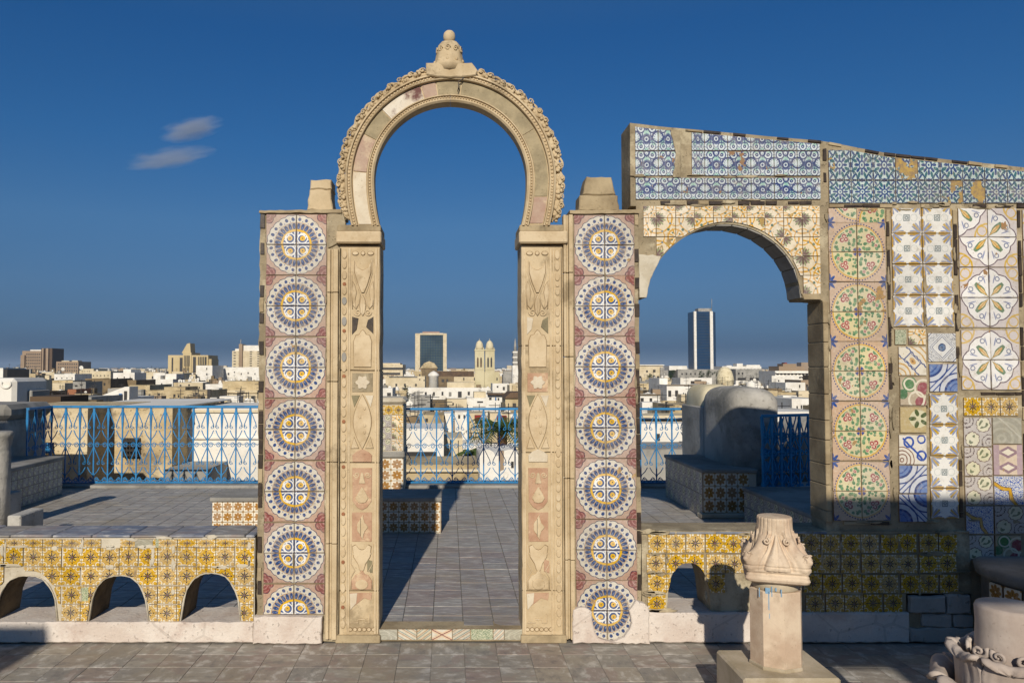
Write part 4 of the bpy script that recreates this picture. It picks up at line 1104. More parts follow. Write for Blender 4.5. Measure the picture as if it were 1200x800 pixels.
# column strips over the opening so that every face stays convex
cols = [(u0, u1) for u0, u1 in zip([757 + (942 - 757) * i / N for i in range(N)], [757 + (942 - 757) * (i + 1) / N for i in range(N)])]
for u0, u1 in cols: wall_piece([(u0, 241), (u1, 241), (u1, arch2(u1)), (u0, arch2(u0))])
wall_piece([(747.5, 241), (757, 241), (757, 349), (750, 349)])
wall_piece([(942, 241), (966, 241), (966, 352), (946, 350), (942, 348.5)])
ur = 966
while ur < 1420:
    un = min(ur + 28, 1420); wall_piece([(ur, 241), (un, 241), (un, 751), (ur, 751)]); ur = un
mb.build('masonry', M_['plaster'], aw)
mb = MB(); uu = 741.0
while uu < 1420:
    un = min(uu + 15, 1420); j0 = 0.9 * mnoise.noise(Vector((uu * 0.2, 0, 0))); j1 = 0.9 * mnoise.noise(Vector((un * 0.2, 0, 0)))
    mb.prism(PZ([(uu, top_v(uu) + j0), (un, top_v(un) + j1), (un, 241), (uu, 241)]), YW, YW + 0.24); uu = un
mb.build('parapet', M_['plaster'], aw)
# stone jamb seen from the side
vv = 353.0
while vv < 610:
    h = R.uniform(22, 34); v2 = min(vv + h, 612)
    MB().box(ux(965.5), ux(971.5), YW - 0.014, YW + 0.20, vz(v2 - 0.6), vz(vv), bev=0.004).build('jamb_stone', M_['stone_edge'], aw); vv = v2
MB().prism(PZ([(941, 344), (962, 344), (964, 351), (944, 351)]), YW - 0.01, YW + 0.2, ch=0.004).build('impost', M_['stone_edge'], aw)
MB().prism(PZ(rough_poly([(750, 298), (776, 300), (770, 313), (763, 328), (758, 349), (750, 349)], 0.8, 5, 3)), YW - 0.012, YW + 0.005, ch=0.003).build('plaster_patch', M_['plaster_white'], aw)
# upper blue band
for r_, (va, vb_) in enumerate(((146, 177), (177.5, 206.5), (208.5, 234))):
    for c_ in range(8):
        u0 = 746 + 27.3 * c_; u1 = u0 + 27.3
        if c_ == 2 and r_ < 2:
            u0 += 12
        if c_ == 1 and r_ < 2: u1 -= 4
        f = lambda u: top_v(u) + 5.0
        cut_tile(aw, 'bluewhite', u0, va, u1, vb_, None, 0, Y=YW, top=f if r_ == 0 else None, n=3)
MB().prism(PZ(rough_poly([(789, 152), (799, 153), (801, 170), (800, 208), (791, 208), (794, 180)], 1.0, 5, 8)), YW - 0.016, YW + 0.004, ch=0.003).build('plaster_patch', M_['plaster'], aw)
for r_, (va, vb_) in enumerate(((184, 211.5), (212, 238.5))):
    for c_ in range(18):
        u0 = 974 + 26.3 * c_
        cut_tile(aw, 'bluegreen', u0, va - (8 if r_ == 0 else 0), u0 + 26.3, vb_, None, 0, Y=YW, top=(lambda u: top_v(u) + 6.0) if r_ == 0 else None, n=3)
strip_pieces(aw, [(746, 237.8), (966, 237.8)], 5.2, Y=YW, seed=4, skip=0.12, seg=16)
strip_pieces(aw, [(974, 241.4), (1195, 241.6), (1400, 242)], 4.6, Y=YW, seed=9, skip=0.12, seg=18)
strip_pieces(aw, [(970, 174), (970, 240)], 4.4, Y=YW, seed=5, skip=0.2, seg=14)
strip_pieces(aw, [(u, top_v(u) + 2.2) for u in (806, 862, 930, 968)], 3.4, Y=YW, seed=6, skip=0.35, seg=18)
strip_pieces(aw, [(u, top_v(u) + 2.5) for u in (975, 1040, 1120, 1200, 1400)], 4.0, Y=YW, seed=8, skip=0.15, seg=18)
# spandrel tiles
low2 = lambda u: arch2(u) - 2.0
ucol = [747, 770, 793, 815, 837.5, 860, 877, 898, 920, 942, 963]
vrow = [241.5, 255.5, 278, 300.5, 323, 345]
for r_ in range(5):
    for c_ in range(10):
        u0, u1 = ucol[c_], ucol[c_ + 1]; va, vb_ = vrow[r_], vrow[r_ + 1]
        if c_ == 0 : u0 = 755
        if c_ <= 1 and r_ >= 3: continue
        if c_ == 0 and r_ >= 2: continue
        rot = (3, 0, 2, 1)[(c_ % 2) + 2 * (r_ % 2)]
        inside = 757 < (u0 + u1) / 2 < 942
        if inside and max(low2(u0 + 2), low2(u1 - 2)) < va + 4: continue
        if inside and min(low2(u0 + 1), low2(u1 - 1), low2((u0 + u1) / 2)) < vb_: cut_tile(aw, 'acanthus', u0, va, u1, vb_, low2, rot, Y=YW)
        elif vb_ - va < 18: cut_tile(aw, 'acanthus', u0, va, u1, vb_, None, rot, Y=YW, n=2)
        else: put_tile(aw, 'acanthus', u0, va, u1, vb_, rot, Y=YW)
# soffit tiles of the opening
for i in range(15):
    a0 = 851 + 91 * cos(pi * (i) / 15) ; 
    w0 = pi * i / 15; w1 = pi * (i + 0.94) / 15; pts = []
    for w in (w0, w1):
        for rr in (0.2, -1.6):
            hw_ = 91.0 if cos(w) > 0 else 94.0
            pts.append((851 + (hw_ + rr) * cos(w), 348.5 - (86.5 + rr) * sin(w)))
    MB().prism(PZ([pts[0], pts[1], pts[3], pts[2]]), YW + 0.006, YW + 0.186).build('soffit_tile', M_['grey_slab'], aw)
# flower wreath column
ctr = [226.5, 295.5, 365.4, 434.6, 504.6, 575.0]
for k, cv in enumerate(ctr):
    for sx_, sy_ in ((1, -1), (-1, -1), (-1, 1), (1, 1)):
        if k == 0 and sy_ < 0: continue
        u0, u1 = (972.5, 1006.0) if sx_ < 0 else (1006.0, 1039.6)
        v0, v1 = (cv - 34.8, cv) if sy_ < 0 else (cv, cv + 34.8)
        rot = {(1, -1): 0, (-1, -1): 3, (-1, 1): 2, (1, 1): 1}[(sx_, sy_)]
        if k == 0: cut_tile(aw, 'floral', u0, v0, u1, v1, None, rot, Y=YW, top=lambda u: 244.5, n=2)
        else: put_tile(aw, 'floral', u0, v0, u1, v1, rot, Y=YW)
strip_pieces(aw, [(984, 612.5), (1038, 612.5)], 4.5, Y=YW, seed=2, skip=0.0, seg=26)
strip_pieces(aw, [(1043, 246), (1043, 456)], 4.6, Y=YW, seed=3, skip=0.15, seg=17)
strip_pieces(aw, [(1122, 246), (1122, 420)], 4.8, Y=YW, seed=13, skip=0.12, seg=20)
strip_pieces(aw, [(1122, 538), (1122, 606)], 4.8, Y=YW, seed=14, skip=0.05, seg=16)
# leaf star panel
for r_, (va, vb_) in enumerate(((244.5, 273.5), (273.5, 309.5), (309.5, 345.8), (346, 383))):
    for c_, (u0, u1) in enumerate(((1047, 1082.8), (1083, 1118.5))):
        if r_ == 0: cut_tile(aw, 'leafstar', u0, va - 7, u1, vb_, None, 0, Y=YW, top=lambda u: 244.5, n=2)
        else: put_tile(aw, 'leafstar', u0, va, u1, vb_, 0, Y=YW)
for (k, a, c_, b_, d) in (('diamond', 1087, 390, 1120, 424), ('bluebands', 1087.5, 426, 1120.5, 459), ('leafstar', 1087, 460.5, 1120.5, 497), ('leafstar', 1086.5, 497.5, 1120, 533.5), ('leafstar', 1086, 534, 1119.5, 571),
                          ('leafstar', 1086, 571.5, 1119, 607), ('greenweave', 1048, 386, 1062, 404), ('acanthus', 1064, 385, 1085, 404), ('plaque', 1052, 406, 1085, 440), ('scroll', 1053, 441.5, 1085, 475),
                          ('olive', 1052, 476.5, 1083.5, 507), ('bluescroll', 1050, 509, 1083, 544), ('bluebands', 1049.5, 544.5, 1082.5, 577.5), ('bluebands', 1049, 578, 1082, 611),
                          ('linenet', 1126, 488.5, 1159, 523), ('linenet', 1126, 523.5, 1159, 557.5), ('linenet', 1126, 558, 1159, 591), ('yellowband', 1126, 592, 1158.5, 625), ('linenet', 1126, 626, 1158.5, 656),
                          ('faded', 1160, 488.5, 1194.5, 520), ('pinkdiamond', 1160, 520.5, 1194.5, 556.5), ('yellowband', 1160, 557, 1194.5, 591.5), ('linenet', 1159.5, 592, 1194.5, 625), ('scroll', 1159.5, 626, 1190, 656),
                          ('linenet', 1200, 488, 1234, 523), ('bluescroll', 1200, 524, 1234, 558), ('faded', 1200, 559, 1234, 592), ('bluebands', 1200, 593, 1234, 626)):
    put_tile(aw, k, a, c_, b_, d, {'bluebands': 1 if c_ > 560 else 0}.get(k, 0), Y=YW)
# quatrefoil panel
for k, (cv) in enumerate((278, 348.8, 421.5)):
    for sx_, sy_ in ((1, -1), (-1, -1), (-1, 1), (1, 1)):
        u0, u1 = (1125.5, 1160) if sx_ < 0 else (1160, 1194.5)
        v0, v1 = (cv - 35.2, cv) if sy_ < 0 else (cv, cv + 35.2)
        rot = {(1, -1): 0, (-1, -1): 3, (-1, 1): 2, (1, 1): 1}[(sx_, sy_)]
        if k == 0 and sy_ < 0: cut_tile(aw, 'quatrefoil', u0, v0, u1, v1, None, rot, Y=YW, top=lambda u: 244.5, n=2)
        else: put_tile(aw, 'quatrefoil', u0, v0, u1, v1, rot, Y=YW)
strip_pieces(aw, [(1131, 461), (1196, 461)], 3.6, Y=YW, seed=4, skip=0.0, seg=19)
strip_pieces(aw, [(1197.5, 246), (1197.5, 610)], 4.0, Y=YW, seed=24, skip=0.1, seg=19)
for i, u0 in enumerate((1127, 1148.5, 1170, 1202, 1224)): put_tile(aw, 'yellow', u0, 465.5, u0 + 21, 487, i % 4, Y=YW)
for c_ in range(4):
    for r_ in range(6): put_tile(aw, 'quatrefoil', 1201 + 35 * c_, 246 + 35.5 * r_, 1236 + 35 * c_, 281.5 + 35.5 * r_, (3, 0, 2, 1)[(c_ % 2) + 2 * (r_ % 2)], Y=YW)

RM = random.Random(77)
def smear(parent, u, v, a, b_, Y, mat='plaster'):
    n_ = 12; poly = [(u + a * cos(2 * pi * i / n_) * RM.uniform(0.55, 1.15), v + b_ * sin(2 * pi * i / n_) * RM.uniform(0.55, 1.15)) for i in range(n_)]
    MB().prism(PZ(poly, Y), Y - 0.0125, Y - 0.002, ch=0.003).build('mortar_patch', M_[mat], parent)
for i in range(34): smear(rb, RM.choice((RM.uniform(755, 776), RM.uniform(835, 1128))), RM.choice((648, 671, 694, 624, 716)) + RM.uniform(-2, 2), RM.uniform(5, 16), RM.uniform(1.2, 3.2), Y0)
for i in range(16): smear(rb, 756 + 22.5 * RM.randrange(0, 17), RM.uniform(630, 700) if i > 2 else 640, RM.uniform(1.0, 2.4), RM.uniform(5, 12), Y0)
for i in range(22): smear(lb, RM.uniform(-10, 296), RM.choice((641, 663, 630)) + RM.uniform(-2, 2), RM.uniform(4, 14), RM.uniform(1.0, 3.2), Y0, 'plaster_white')
for u_ in (208, 295, 182, 100, 10): 
    for q in range(3): smear(lb, u_ + RM.uniform(-2, 2), RM.uniform(636, 700) if u_ in (208, 100) else RM.uniform(634, 660), RM.uniform(1.4, 3.5), RM.uniform(4, 9), Y0, 'plaster_white')
for i in range(20): smear(aw, RM.uniform(975, 1195), RM.choice((240, 244, 612)) + RM.uniform(-3, 3), RM.uniform(4, 12), RM.uniform(1, 2.6), YW)
for i in range(26): smear(aw, RM.choice((971, 1041.5, 1045, 1085, 1121, 1124)) + RM.uniform(-1, 1), RM.uniform(250, 605), RM.uniform(1.2, 3), RM.uniform(5, 16), YW)
for i in range(10): smear(aw, RM.uniform(748, 960), RM.choice((207, 236, 240)) + RM.uniform(-2, 2), RM.uniform(5, 14), RM.uniform(1, 2.4), YW)
for (pp_, us) in ((lp, (311, 346.7, 382)), (rp, (673, 709, 744.5))):
    for i in range(16): smear(pp_, RM.choice(us) + RM.uniform(-1, 1), 251 + RM.uniform(0, 460), RM.uniform(0.8, 1.8), RM.uniform(3, 12), Y0)

# round tiled drum at lower right
dr = thing('round_tiled_well', 'round low well drum faced with small brown rosette tiles, behind the fallen capital', 'well', (3.52, 4.42, 0))
MB().lathe([(0.40, 0), (0.40, 0.44), (0.43, 0.45), (0.44, 0.50), (0.41, 0.515), (0.3, 0.515)], 3.52, 4.42, 40).build('drum', M_['grey_slab'], dr)
for k in range(11):
    w = math.radians(182 + k * 15.2)
    for r_ in range(4):
        me = tile_mesh('brown', 0.098, 0.098); o = inst('tile', me, dr, (3.52 + 0.408 * cos(w), 4.42 + 0.408 * sin(w), 0.385 - r_ * 0.104)); o.rotation_euler = (0, 0, w + pi / 2)

# ================================================================== OCTAGONAL COLUMN AND FALLEN CAPITAL
YC = 3.66; XC = ux(904.5, YC); zb = 0.268
oc = thing('octagonal_column', 'short octagonal stone column carrying a carved capital, on a buff base block', 'column', (XC, YC, 0))
MB().box(XC - 0.222, XC + 0.215, 3.48, 3.84, 0, zb, bev=0.010).build('base_block', M_['base_stone'], oc)
def octa(prof, rot=math.radians(40), n=8): 
    mb = MB()
    vs = []; 
    for r, z in prof:
        for j in range(n): th = rot + 2 * pi * j / n; vs.append((XC + cos(th) * r, YC + sin(th) * r, z))
    fs = [(i * n + j, i * n + (j + 1) % n, (i + 1) * n + (j + 1) % n, (i + 1) * n + j) for i in range(len(prof) - 1) for j in range(n)]
    fs.append(tuple(range(n - 1, -1, -1))); fs.append(tuple(range((len(prof) - 1) * n, len(prof) * n))); mb.mesh(vs, fs); return mb
def cz(v): return vz(v, YC)
octa([(0.122, zb - 0.002), (0.124, zb + 0.004), (0.124, cz(766) - 0.03), (0.121, cz(766) - 0.027)]).build('foot_band', M_['base_stone'], oc)
octa([(0.1185, cz(766) - 0.028), (0.1185, cz(687) - 0.004), (0.114, cz(687))]).build('shaft', M_['column'], oc)
MB().lathe([(0.100, cz(687) - 0.002), (0.104, cz(686) + 0.004), (0.104, cz(679)), (0.096, cz(676))], XC, YC, 32).build('necking', M_['base_stone'], oc)
# blue paint drips
mb = MB()
for (a, c_, d, w) in ((898, 690, 697, 4.5), (902, 688, 700, 0.8), (899, 694, 716, 0.9), (911, 690, 699, 1.0), (890, 691, 702, 0.8), (899.5, 720, 726, 0.6), (906, 689, 693, 1.4)):
    x0_, x1_ = (ux(a, YC - 0.11) - XC) - w * 0.002, (ux(a, YC - 0.11) - XC) + w * 0.002; ap = 0.1185 * cos(pi / 8) + 0.0008
    yy = []
    for x_ in (x0_, x1_):
        nn = math.radians(242.5 if (x0_ + x1_) / 2 < -0.0103 else 287.5); yy.append(YC + (ap - x_ * cos(nn)) / sin(nn))
    za, zb2 = vz(d, YC - 0.11), vz(c_, YC - 0.11)
    mb.mesh([(XC + x0_, yy[0], za), (XC + x1_, yy[1], za), (XC + x1_, yy[1], zb2), (XC + x0_, yy[0], zb2), (XC + x0_, yy[0] + .003, za), (XC + x1_, yy[1] + .003, za), (XC + x1_, yy[1] + .003, zb2), (XC + x0_, yy[0] + .003, zb2)],
            [(0, 1, 2, 3), (5, 4, 7, 6), (4, 0, 3, 7), (1, 5, 6, 2), (3, 2, 6, 7), (4, 5, 1, 0)])
mb.build('paint_drip', surf('faded blue paint', '#86a9c2', '#7298b5', 40, 0.7, 0.1), oc)
# capital: square abacus at the bottom flaring from a round neck at the top
mb = MB(); n = 240; rot = math.radians(-18)
prof = [(677, 0.85, 0.112), (674, 0.95, 0.134), (671, 0.97, 0.139), (669.5, 0.97, 0.138), (668, 0.97, 0.135), (663, 0.96, 0.135), (658, 0.94, 0.140), (654, 0.90, 0.140), (651, 0.86, 0.138), (647, 0.80, 0.131), (643, 0.70, 0.121),
        (639, 0.58, 0.112), (635, 0.45, 0.104), (631, 0.32, 0.096), (627, 0.2, 0.088), (622, 0.1, 0.082), (616, 0.03, 0.079), (610, 0, 0.078), (606, 0, 0.078), (604.5, 0, 0.076), (604, 0, 0.070)]
prof = [(v0 + (v1 - v0) * q / 6, a0 + (a1 - a0) * q / 6, r0 + (r1 - r0) * q / 6) for (v0, a0, r0), (v1, a1, r1) in zip(prof, prof[1:]) for q in range(6)] + [prof[-1]]
vs = []
for (v, sq, r) in prof:
    for j in range(n):
        th = 2 * pi * j / n; c4 = max(abs(cos(th)), abs(sin(th))); rr = r * ((1 - sq) + sq * min(1 / c4, 1.36))
        fa = ((th + pi / 4) % (pi / 2)) - pi / 4; q = abs(fa) / (pi / 4); up = max(0.0, min(1.0, (668 - v) / 46.0))
        G = lambda x_, c_, w_: math.exp(-((x_ - c_) / w_) ** 2)
        if v < 661:
            hw_ = 0.50 * (1 - up ** 1.4) + 0.05                         # middle leaf
            if q < hw_ and v > 622: rr += 0.012 * (1 - (q / hw_) ** 6) - 0.005 * G(q, 0, 0.035) - 0.003 * (0.5 + 0.5 * cos(q * 26 + up * 9))
            if v > 620: rr -= 0.013 * G(q, hw_ + 0.07, 0.07) * min(1, (v - 620) / 10)
            c2 = 0.50 + 0.42 * (1 - up) ** 0.7                          # strands fanning to the corners
            rr += 0.007 * G(q, c2, 0.06) * (v > 618) - 0.007 * G(q, c2 - 0.13, 0.04) * (v > 622)
            rr -= 0.018 * G(q, 0.62, 0.16) * G(v, 638, 7)
        if v < 624: rr -= 0.0035 * (0.5 + 0.5 * cos(fa * 24)) ** 6
        if 637 < v < 658: rr += 0.036 * G(q, 1.0, 0.15) * G(v, 646.5, 5.5)
        rr -= 0.008 * G(v, 664.5, 0.9) + 0.004 * G(v, 656, 0.8)
        rr *= 1 + 0.012 * mnoise.noise(Vector((cos(th) * 6, sin(th) * 6, v * 0.2)))
        vs.append((XC + rr * cos(th + rot), YC + rr * sin(th + rot), cz(v)))
fs = [(i * n + j, i * n + (j + 1) % n, (i + 1) * n + (j + 1) % n, (i + 1) * n + j) for i in range(len(prof) - 1) for j in range(n)]
fs.append(tuple(range(n - 1, -1, -1))); fs.append(tuple(range((len(prof) - 1) * n, len(prof) * n))); mb.mesh(vs, fs, 0, True)
mb.build('capital', M_['column'], oc)
for k in range(4):                                               # corner volutes and curls on each face
    w = rot + pi / 4 + k * pi / 2; d = Vector((cos(w), sin(w), 0)); T = Vector((-sin(w), cos(w), 0)); c = Vector((XC, YC, cz(646))) + d * 0.180
    mb = MB(); mb.blob(c, (0.017, 0.017, 0.024), 10, 7)
    for s_ in (-1, 1): mb.tube([c + T * s_ * 0.012 + d * (0.018 * (1 - i / 16)) * cos(i * 0.6 + 1) + Vector((0, 0, 1)) * (0.020 * (1 - i / 16)) * sin(i * 0.6 + 1) for i in range(14)], 0.005, 6)
    mb.build('volute', M_['column'], oc)
    w = rot + k * pi / 2; d = Vector((cos(w), sin(w), 0)); T = Vector((-sin(w), cos(w), 0))
    for s_ in (-1, 1):
        mb = MB(); c = Vector((XC, YC, cz(629))) + d * 0.100 + T * s_ * 0.044
        mb.tube([c + T * s_ * (0.016 * (1 - i / 16)) * cos(i * 0.6 + 2) + Vector((0, 0, 1)) * (0.016 * (1 - i / 16)) * sin(i * 0.6 + 2) for i in range(14)], 0.005, 6)
        mb.build('curl', M_['column'], oc)

YK = 2.55; XK = ux(1176, YK)
fc = thing('stone_capital', 'weathered marble capital with curled leaves standing at the lower right, cut by the frame', 'capital', (XK, YK, 0))
def kz(v): return vz(v, YK - 0.05)
MB().box(XK - 0.22, XK + 0.22, YK - 0.20, YK + 0.24, 0.0, 0.46, bev=0.012).build('pedestal', M_['base_stone'], fc)
zt_ = kz(714); zl = 0.46; H_ = zt_ - zl
MB().lathe([(0.205, zl), (0.20, zl + 0.03), (0.165, zl + H_ * 0.12), (0.135, zl + H_ * 0.3), (0.112, zl + H_ * 0.5), (0.100, zl + H_ * 0.66), (0.0965, zl + H_ * 0.85), (0.0985, zt_ - 0.012), (0.094, zt_ - 0.002), (0.085, zt_)], XK, YK, 72,
           fn=lambda th, z, r: r * (1 + 0.012 * mnoise.noise(Vector((cos(th) * 5, sin(th) * 5, z * 14))) + (0.014 * math.exp(-((((th * 6 / (2 * pi)) + 0.1) % 1.0 - 0.5) / 0.03) ** 2) if z > zl + H_ * 0.62 else 0))).build('bell', M_['capital_stone'], fc)
def bez(P, t):
    P = [Vector(p) for p in P]
    while len(P) > 1: P = [P[i].lerp(P[i + 1], t) for i in range(len(P) - 1)]
    return P[0]
def acanthus(parent, w, path, w0, w1, thick, lobes, seed):
    """one leaf: a thick ribbed sheet along path (radius, height), lobed at the edges, tip curled over"""
    R = random.Random(seed); d = Vector((cos(w), sin(w), 0)); T = Vector((-sin(w), cos(w), 0)); NT, NS = 26, 17; top_, bot_ = [], []
    for i in range(NT + 1):
        t = i / NT; q = bez(path, t); q2 = bez(path, min(1, t + 0.02)); q1 = bez(path, max(0, t - 0.02)); tg = (q2 - q1).normalized(); nr = Vector((tg.y, -tg.x))   # outward normal in the (r, z) plane
        half = (w0 + (w1 - w0) * t) * (1 + 0.16 * abs(sin(t * lobes * pi)) - 0.10) * (1 if t < 0.8 else sqrt(max(0.02, 1 - ((t - 0.8) / 0.2) ** 2)))
        for j in range(NS):
            u = -1 + 2 * j / (NS - 1); rib = 0.0045 * math.exp(-(u / 0.10) ** 2) + 0.0022 * cos(u * 15 + t * 5 * (1 if u > 0 else -1)) * min(1, t * 3)
            off = rib - 0.16 * half * u * u + 0.004 * R.uniform(-0.15, 0.15)
            for lst, o_ in ((top_, off + thick / 2), (bot_, off * 0.9 - thick / 2)):
                rr = q.x + nr.x * o_; zz = q.y + nr.y * o_; lst.append(Vector((XK, YK, zz)) + d * rr + T * u * half)
    vs = top_ + bot_; o2 = len(top_); fs = []
    for i in range(NT):
        for j in range(NS - 1):
            a0 = i * NS + j; fs.append((a0, a0 + 1, a0 + NS + 1, a0 + NS)); fs.append((o2 + a0, o2 + a0 + NS, o2 + a0 + NS + 1, o2 + a0 + 1))
    rim = [j for j in range(NS)] + [i * NS + NS - 1 for i in range(1, NT + 1)] + [NT * NS + j for j in range(NS - 2, -1, -1)] + [i * NS for i in range(NT - 1, 0, -1)]
    for a0, b0 in zip(rim, rim[1:] + rim[:1]): fs.append((b0, a0, o2 + a0, o2 + b0))
    mb = MB(); mb.mesh(vs, fs, 0, True); mb.build('acanthus_leaf', M_['capital_stone'], parent)
for k in range(6):
    w = 2 * pi * k / 6 - 1.15
    acanthus(fc, w, [(0.150, zl + 0.01), (0.150, zl + H_ * 0.25), (0.118, zl + H_ * 0.66), (0.164, zl + H_ * 0.68), (0.154, zl + H_ * 0.57)], 0.078, 0.072, 0.018, 3.2, k)
    w += pi / 6
    acanthus(fc, w, [(0.20, zl - 0.02), (0.185, zl + H_ * 0.15), (0.145, zl + H_ * 0.43), (0.222, zl + H_ * 0.46), (0.214, zl + H_ * 0.32)], 0.105, 0.096, 0.022, 3.2, k + 9)
    d = Vector((cos(w), sin(w), 0)); T = Vector((-sin(w), cos(w), 0))
    for s_ in (-1, 1):                                             # volutes under the plain neck
        mb = MB(); c = Vector((XK, YK, zl + H_ * 0.66)) + d * 0.112 + T * s_ * 0.030
        mb.tube([c + T * s_ * (0.026 * (1 - i / 19)) * cos(i * 0.55 + 2.4) + Vector((0, 0, 1)) * (0.022 * (1 - i / 19)) * sin(i * 0.55 + 2.4) + d * 0.010 * i / 17 for i in range(18)], [0.008 * (1 - i / 30) for i in range(18)], 8)
        mb.build('volute', M_['capital_stone'], fc)

# ================================================================== THE TERRACE BEHIND
def box_wall_tiles(parent, kind, x0, x1, y, z0, z1, s, face='front', skip=0.0):
    """square tiles on a wall: front face (normal -Y) at y, or a side face (normal +X / -X) at x0 running over y range"""
    if face == 'front':
        nx = max(1, int(round((x1 - x0) / s))); nz = max(1, int(round((z1 - z0) / s))); w = (x1 - x0) / nx; h = (z1 - z0) / nz
        me = tile_mesh(kind, round(w - 0.003, 3), round(h - 0.003, 3))
        for i in range(nx):
            for j in range(nz): inst('tile', me, parent, (x0 + w * (i + 0.5), y - 0.001, z0 + h * (j + 0.5)), rot=(0, 0, 0))
    else:
        nx = max(1, int(round((x1 - x0) / s))); nz = max(1, int(round((z1 - z0) / s))); w = (x1 - x0) / nx; h = (z1 - z0) / nz
        me = tile_mesh(kind, round(w - 0.003, 3), round(h - 0.003, 3))
        for i in range(nx):
            for j in range(nz): inst('tile', me, parent, (y, x0 + w * (i + 0.5), z0 + h * (j + 0.5)), rot=(0, 0, pi / 2 if face == 'right' else -pi / 2))
# low tiled seat behind left pillar
sb = thing('bench_block', 'low block faced with brown rosette tiles behind the left pillar, half seen through the doorway', 'bench', (-1.15, 7.7, ZU))
MB().box(-2.27, -0.072, 7.45, 7.95, ZU, 0.375).build('core', M_['plaster_white'], sb)
MB().box(-2.29, -0.06, 7.42, 7.97, 0.375, 0.415, bev=0.008).build('slab', M_['grey_slab'], sb)
box_wall_tiles(sb, 'brown', -2.27, -0.075, 7.45, ZU + 0.01, 0.375, 0.1)
box_wall_tiles(sb, 'brown', 7.45, 7.95, -0.072, ZU + 0.01, 0.375, 0.1, 'right')
# patchwork pier at the railing
pp = thing('tiled_pier', 'patchwork tiled pier with white top beside the railing, seen through the doorway', 'pier', (-0.85, 10.0, ZU))
MB().box(-1.2, -0.565, 9.82, 10.5, ZU, 1.19, bev=0.02).build('core', M_['plaster_white'], pp)
MB().box(-1.22, -0.55, 9.79, 10.52, 0.52, 0.60, bev=0.015).build('ledge', M_['grey_slab'], pp)
mb = MB(); mb.box(-1.23, -0.54, 9.80, 10.53, 1.19, 1.28, bev=0.04); mb.build('cap', M_['plaster_white'], pp)
box_wall_tiles(pp, 'brown', -1.19, -0.57, 9.82, ZU + 0.02, 0.51, 0.145)
box_wall_tiles(pp, 'linenet', -1.19, -0.72, 9.82, 0.61, 1.06, 0.15); box_wall_tiles(pp, 'acanthus', -0.715, -0.57, 9.82, 0.61, 1.06, 0.145); box_wall_tiles(pp, 'yellow', -1.19, -0.57, 9.82, 1.065, 1.185, 0.13)
# right-hand seat block
rs = thing('bench_block', 'seat block with four rows of brown rosette tiles, seen through the right arch', 'bench', (3.1, 8.8, ZU))
MB().box(2.71, 3.28, 8.22, 9.6, ZU, 0.545).build('core', M_['plaster_white'], rs)
MB().box(2.69, 3.29, 8.19, 9.62, 0.545, 0.585, bev=0.008).build('slab', M_['grey_slab'], rs)
MB().box(2.67, 3.27, 8.16, 8.3, ZU, ZU + 0.05, bev=0.01).build('skirt', M_['plaster_white'], rs)
box_wall_tiles(rs, 'brown', 2.715, 3.2, 8.22, ZU + 0.055, 0.545, 0.122)
box_wall_tiles(rs, 'linenet', 8.22, 9.6, 2.71, ZU + 0.01, 0.545, 0.2, 'left')
# big grey wall with rounded top, dome and gate
def loft(rings, mat, name, parent, smooth=True):
    mb = MB(); n = len(rings[0]); vs = [p for r in rings for p in r]
    fs = [(i * n + j, i * n + (j + 1) % n, (i + 1) * n + (j + 1) % n, (i + 1) * n + j) for i in range(len(rings) - 1) for j in range(n)]
    fs.append(tuple(range(n - 1, -1, -1))); fs.append(tuple(range((len(rings) - 1) * n, len(rings) * n))); mb.mesh(vs, fs, 0, smooth); return mb.build(name, M_[mat], parent)
def round_wall(name, label, cat, x0, x1, y0, y1, z0, zs, z1, mat, seed=1, px_=2.6):
    """plastered wall body whose top swells into a rounded hump"""
    t = thing(name, label, cat, ((x0 + x1) / 2, (y0 + y1) / 2, z0)); rings = []; n = 32; cx = (x0 + x1) / 2; cy = (y0 + y1) / 2
    lev = [(z0, 1.0), ((z0 + zs) / 2, 1.0), (zs, 1.0)] + [(zs + (z1 - zs) * sin(q * pi / 2 / 7), cos(q * pi / 2 / 7) ** 0.45) for q in range(1, 7)] + [(z1, 0.12)]
    for z, k in lev:
        ring = []
        for j in range(n):
            th = 2 * pi * j / n; c = cos(th); s = sin(th); e = 2 / 5.0
            x = math.copysign(abs(c) ** e, c) * (x1 - x0) / 2 * k; y = math.copysign(abs(s) ** e, s) * (y1 - y0) / 2 * k
            d = 0.025 * mnoise.noise(Vector((x * 3 + seed, y * 3, z * 3)))
            ring.append((cx + x * (1 + d), cy + y * (1 + d), z + d * 0.5))
        rings.append(ring)
    loft(rings, mat, 'body', t); return t
Yg = 9.5
a_ = at(824, 451, Yg); b_ = at(866, 478, Yg)
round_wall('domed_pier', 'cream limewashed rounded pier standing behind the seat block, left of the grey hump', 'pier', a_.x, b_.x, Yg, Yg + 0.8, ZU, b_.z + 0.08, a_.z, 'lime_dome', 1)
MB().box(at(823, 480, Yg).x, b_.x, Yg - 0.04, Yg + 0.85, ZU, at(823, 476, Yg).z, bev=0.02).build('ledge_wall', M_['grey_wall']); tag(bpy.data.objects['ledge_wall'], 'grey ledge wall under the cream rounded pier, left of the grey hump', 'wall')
Yh = 8.38
a_ = at(858, 454, Yh); b_ = at(918, 490, Yh)
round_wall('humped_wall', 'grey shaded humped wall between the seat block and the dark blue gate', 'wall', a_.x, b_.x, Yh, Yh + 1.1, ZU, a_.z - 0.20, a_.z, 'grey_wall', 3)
Yr = 8.75
a_ = at(939, 488, Yr)
round_wall('humped_wall', 'grey shaded rounded wall end just right of the dark blue gate', 'wall', a_.x, a_.x + 1.1, Yr, Yr + 0.9, ZU, a_.z - 0.25, a_.z, 'grey_wall', 6)
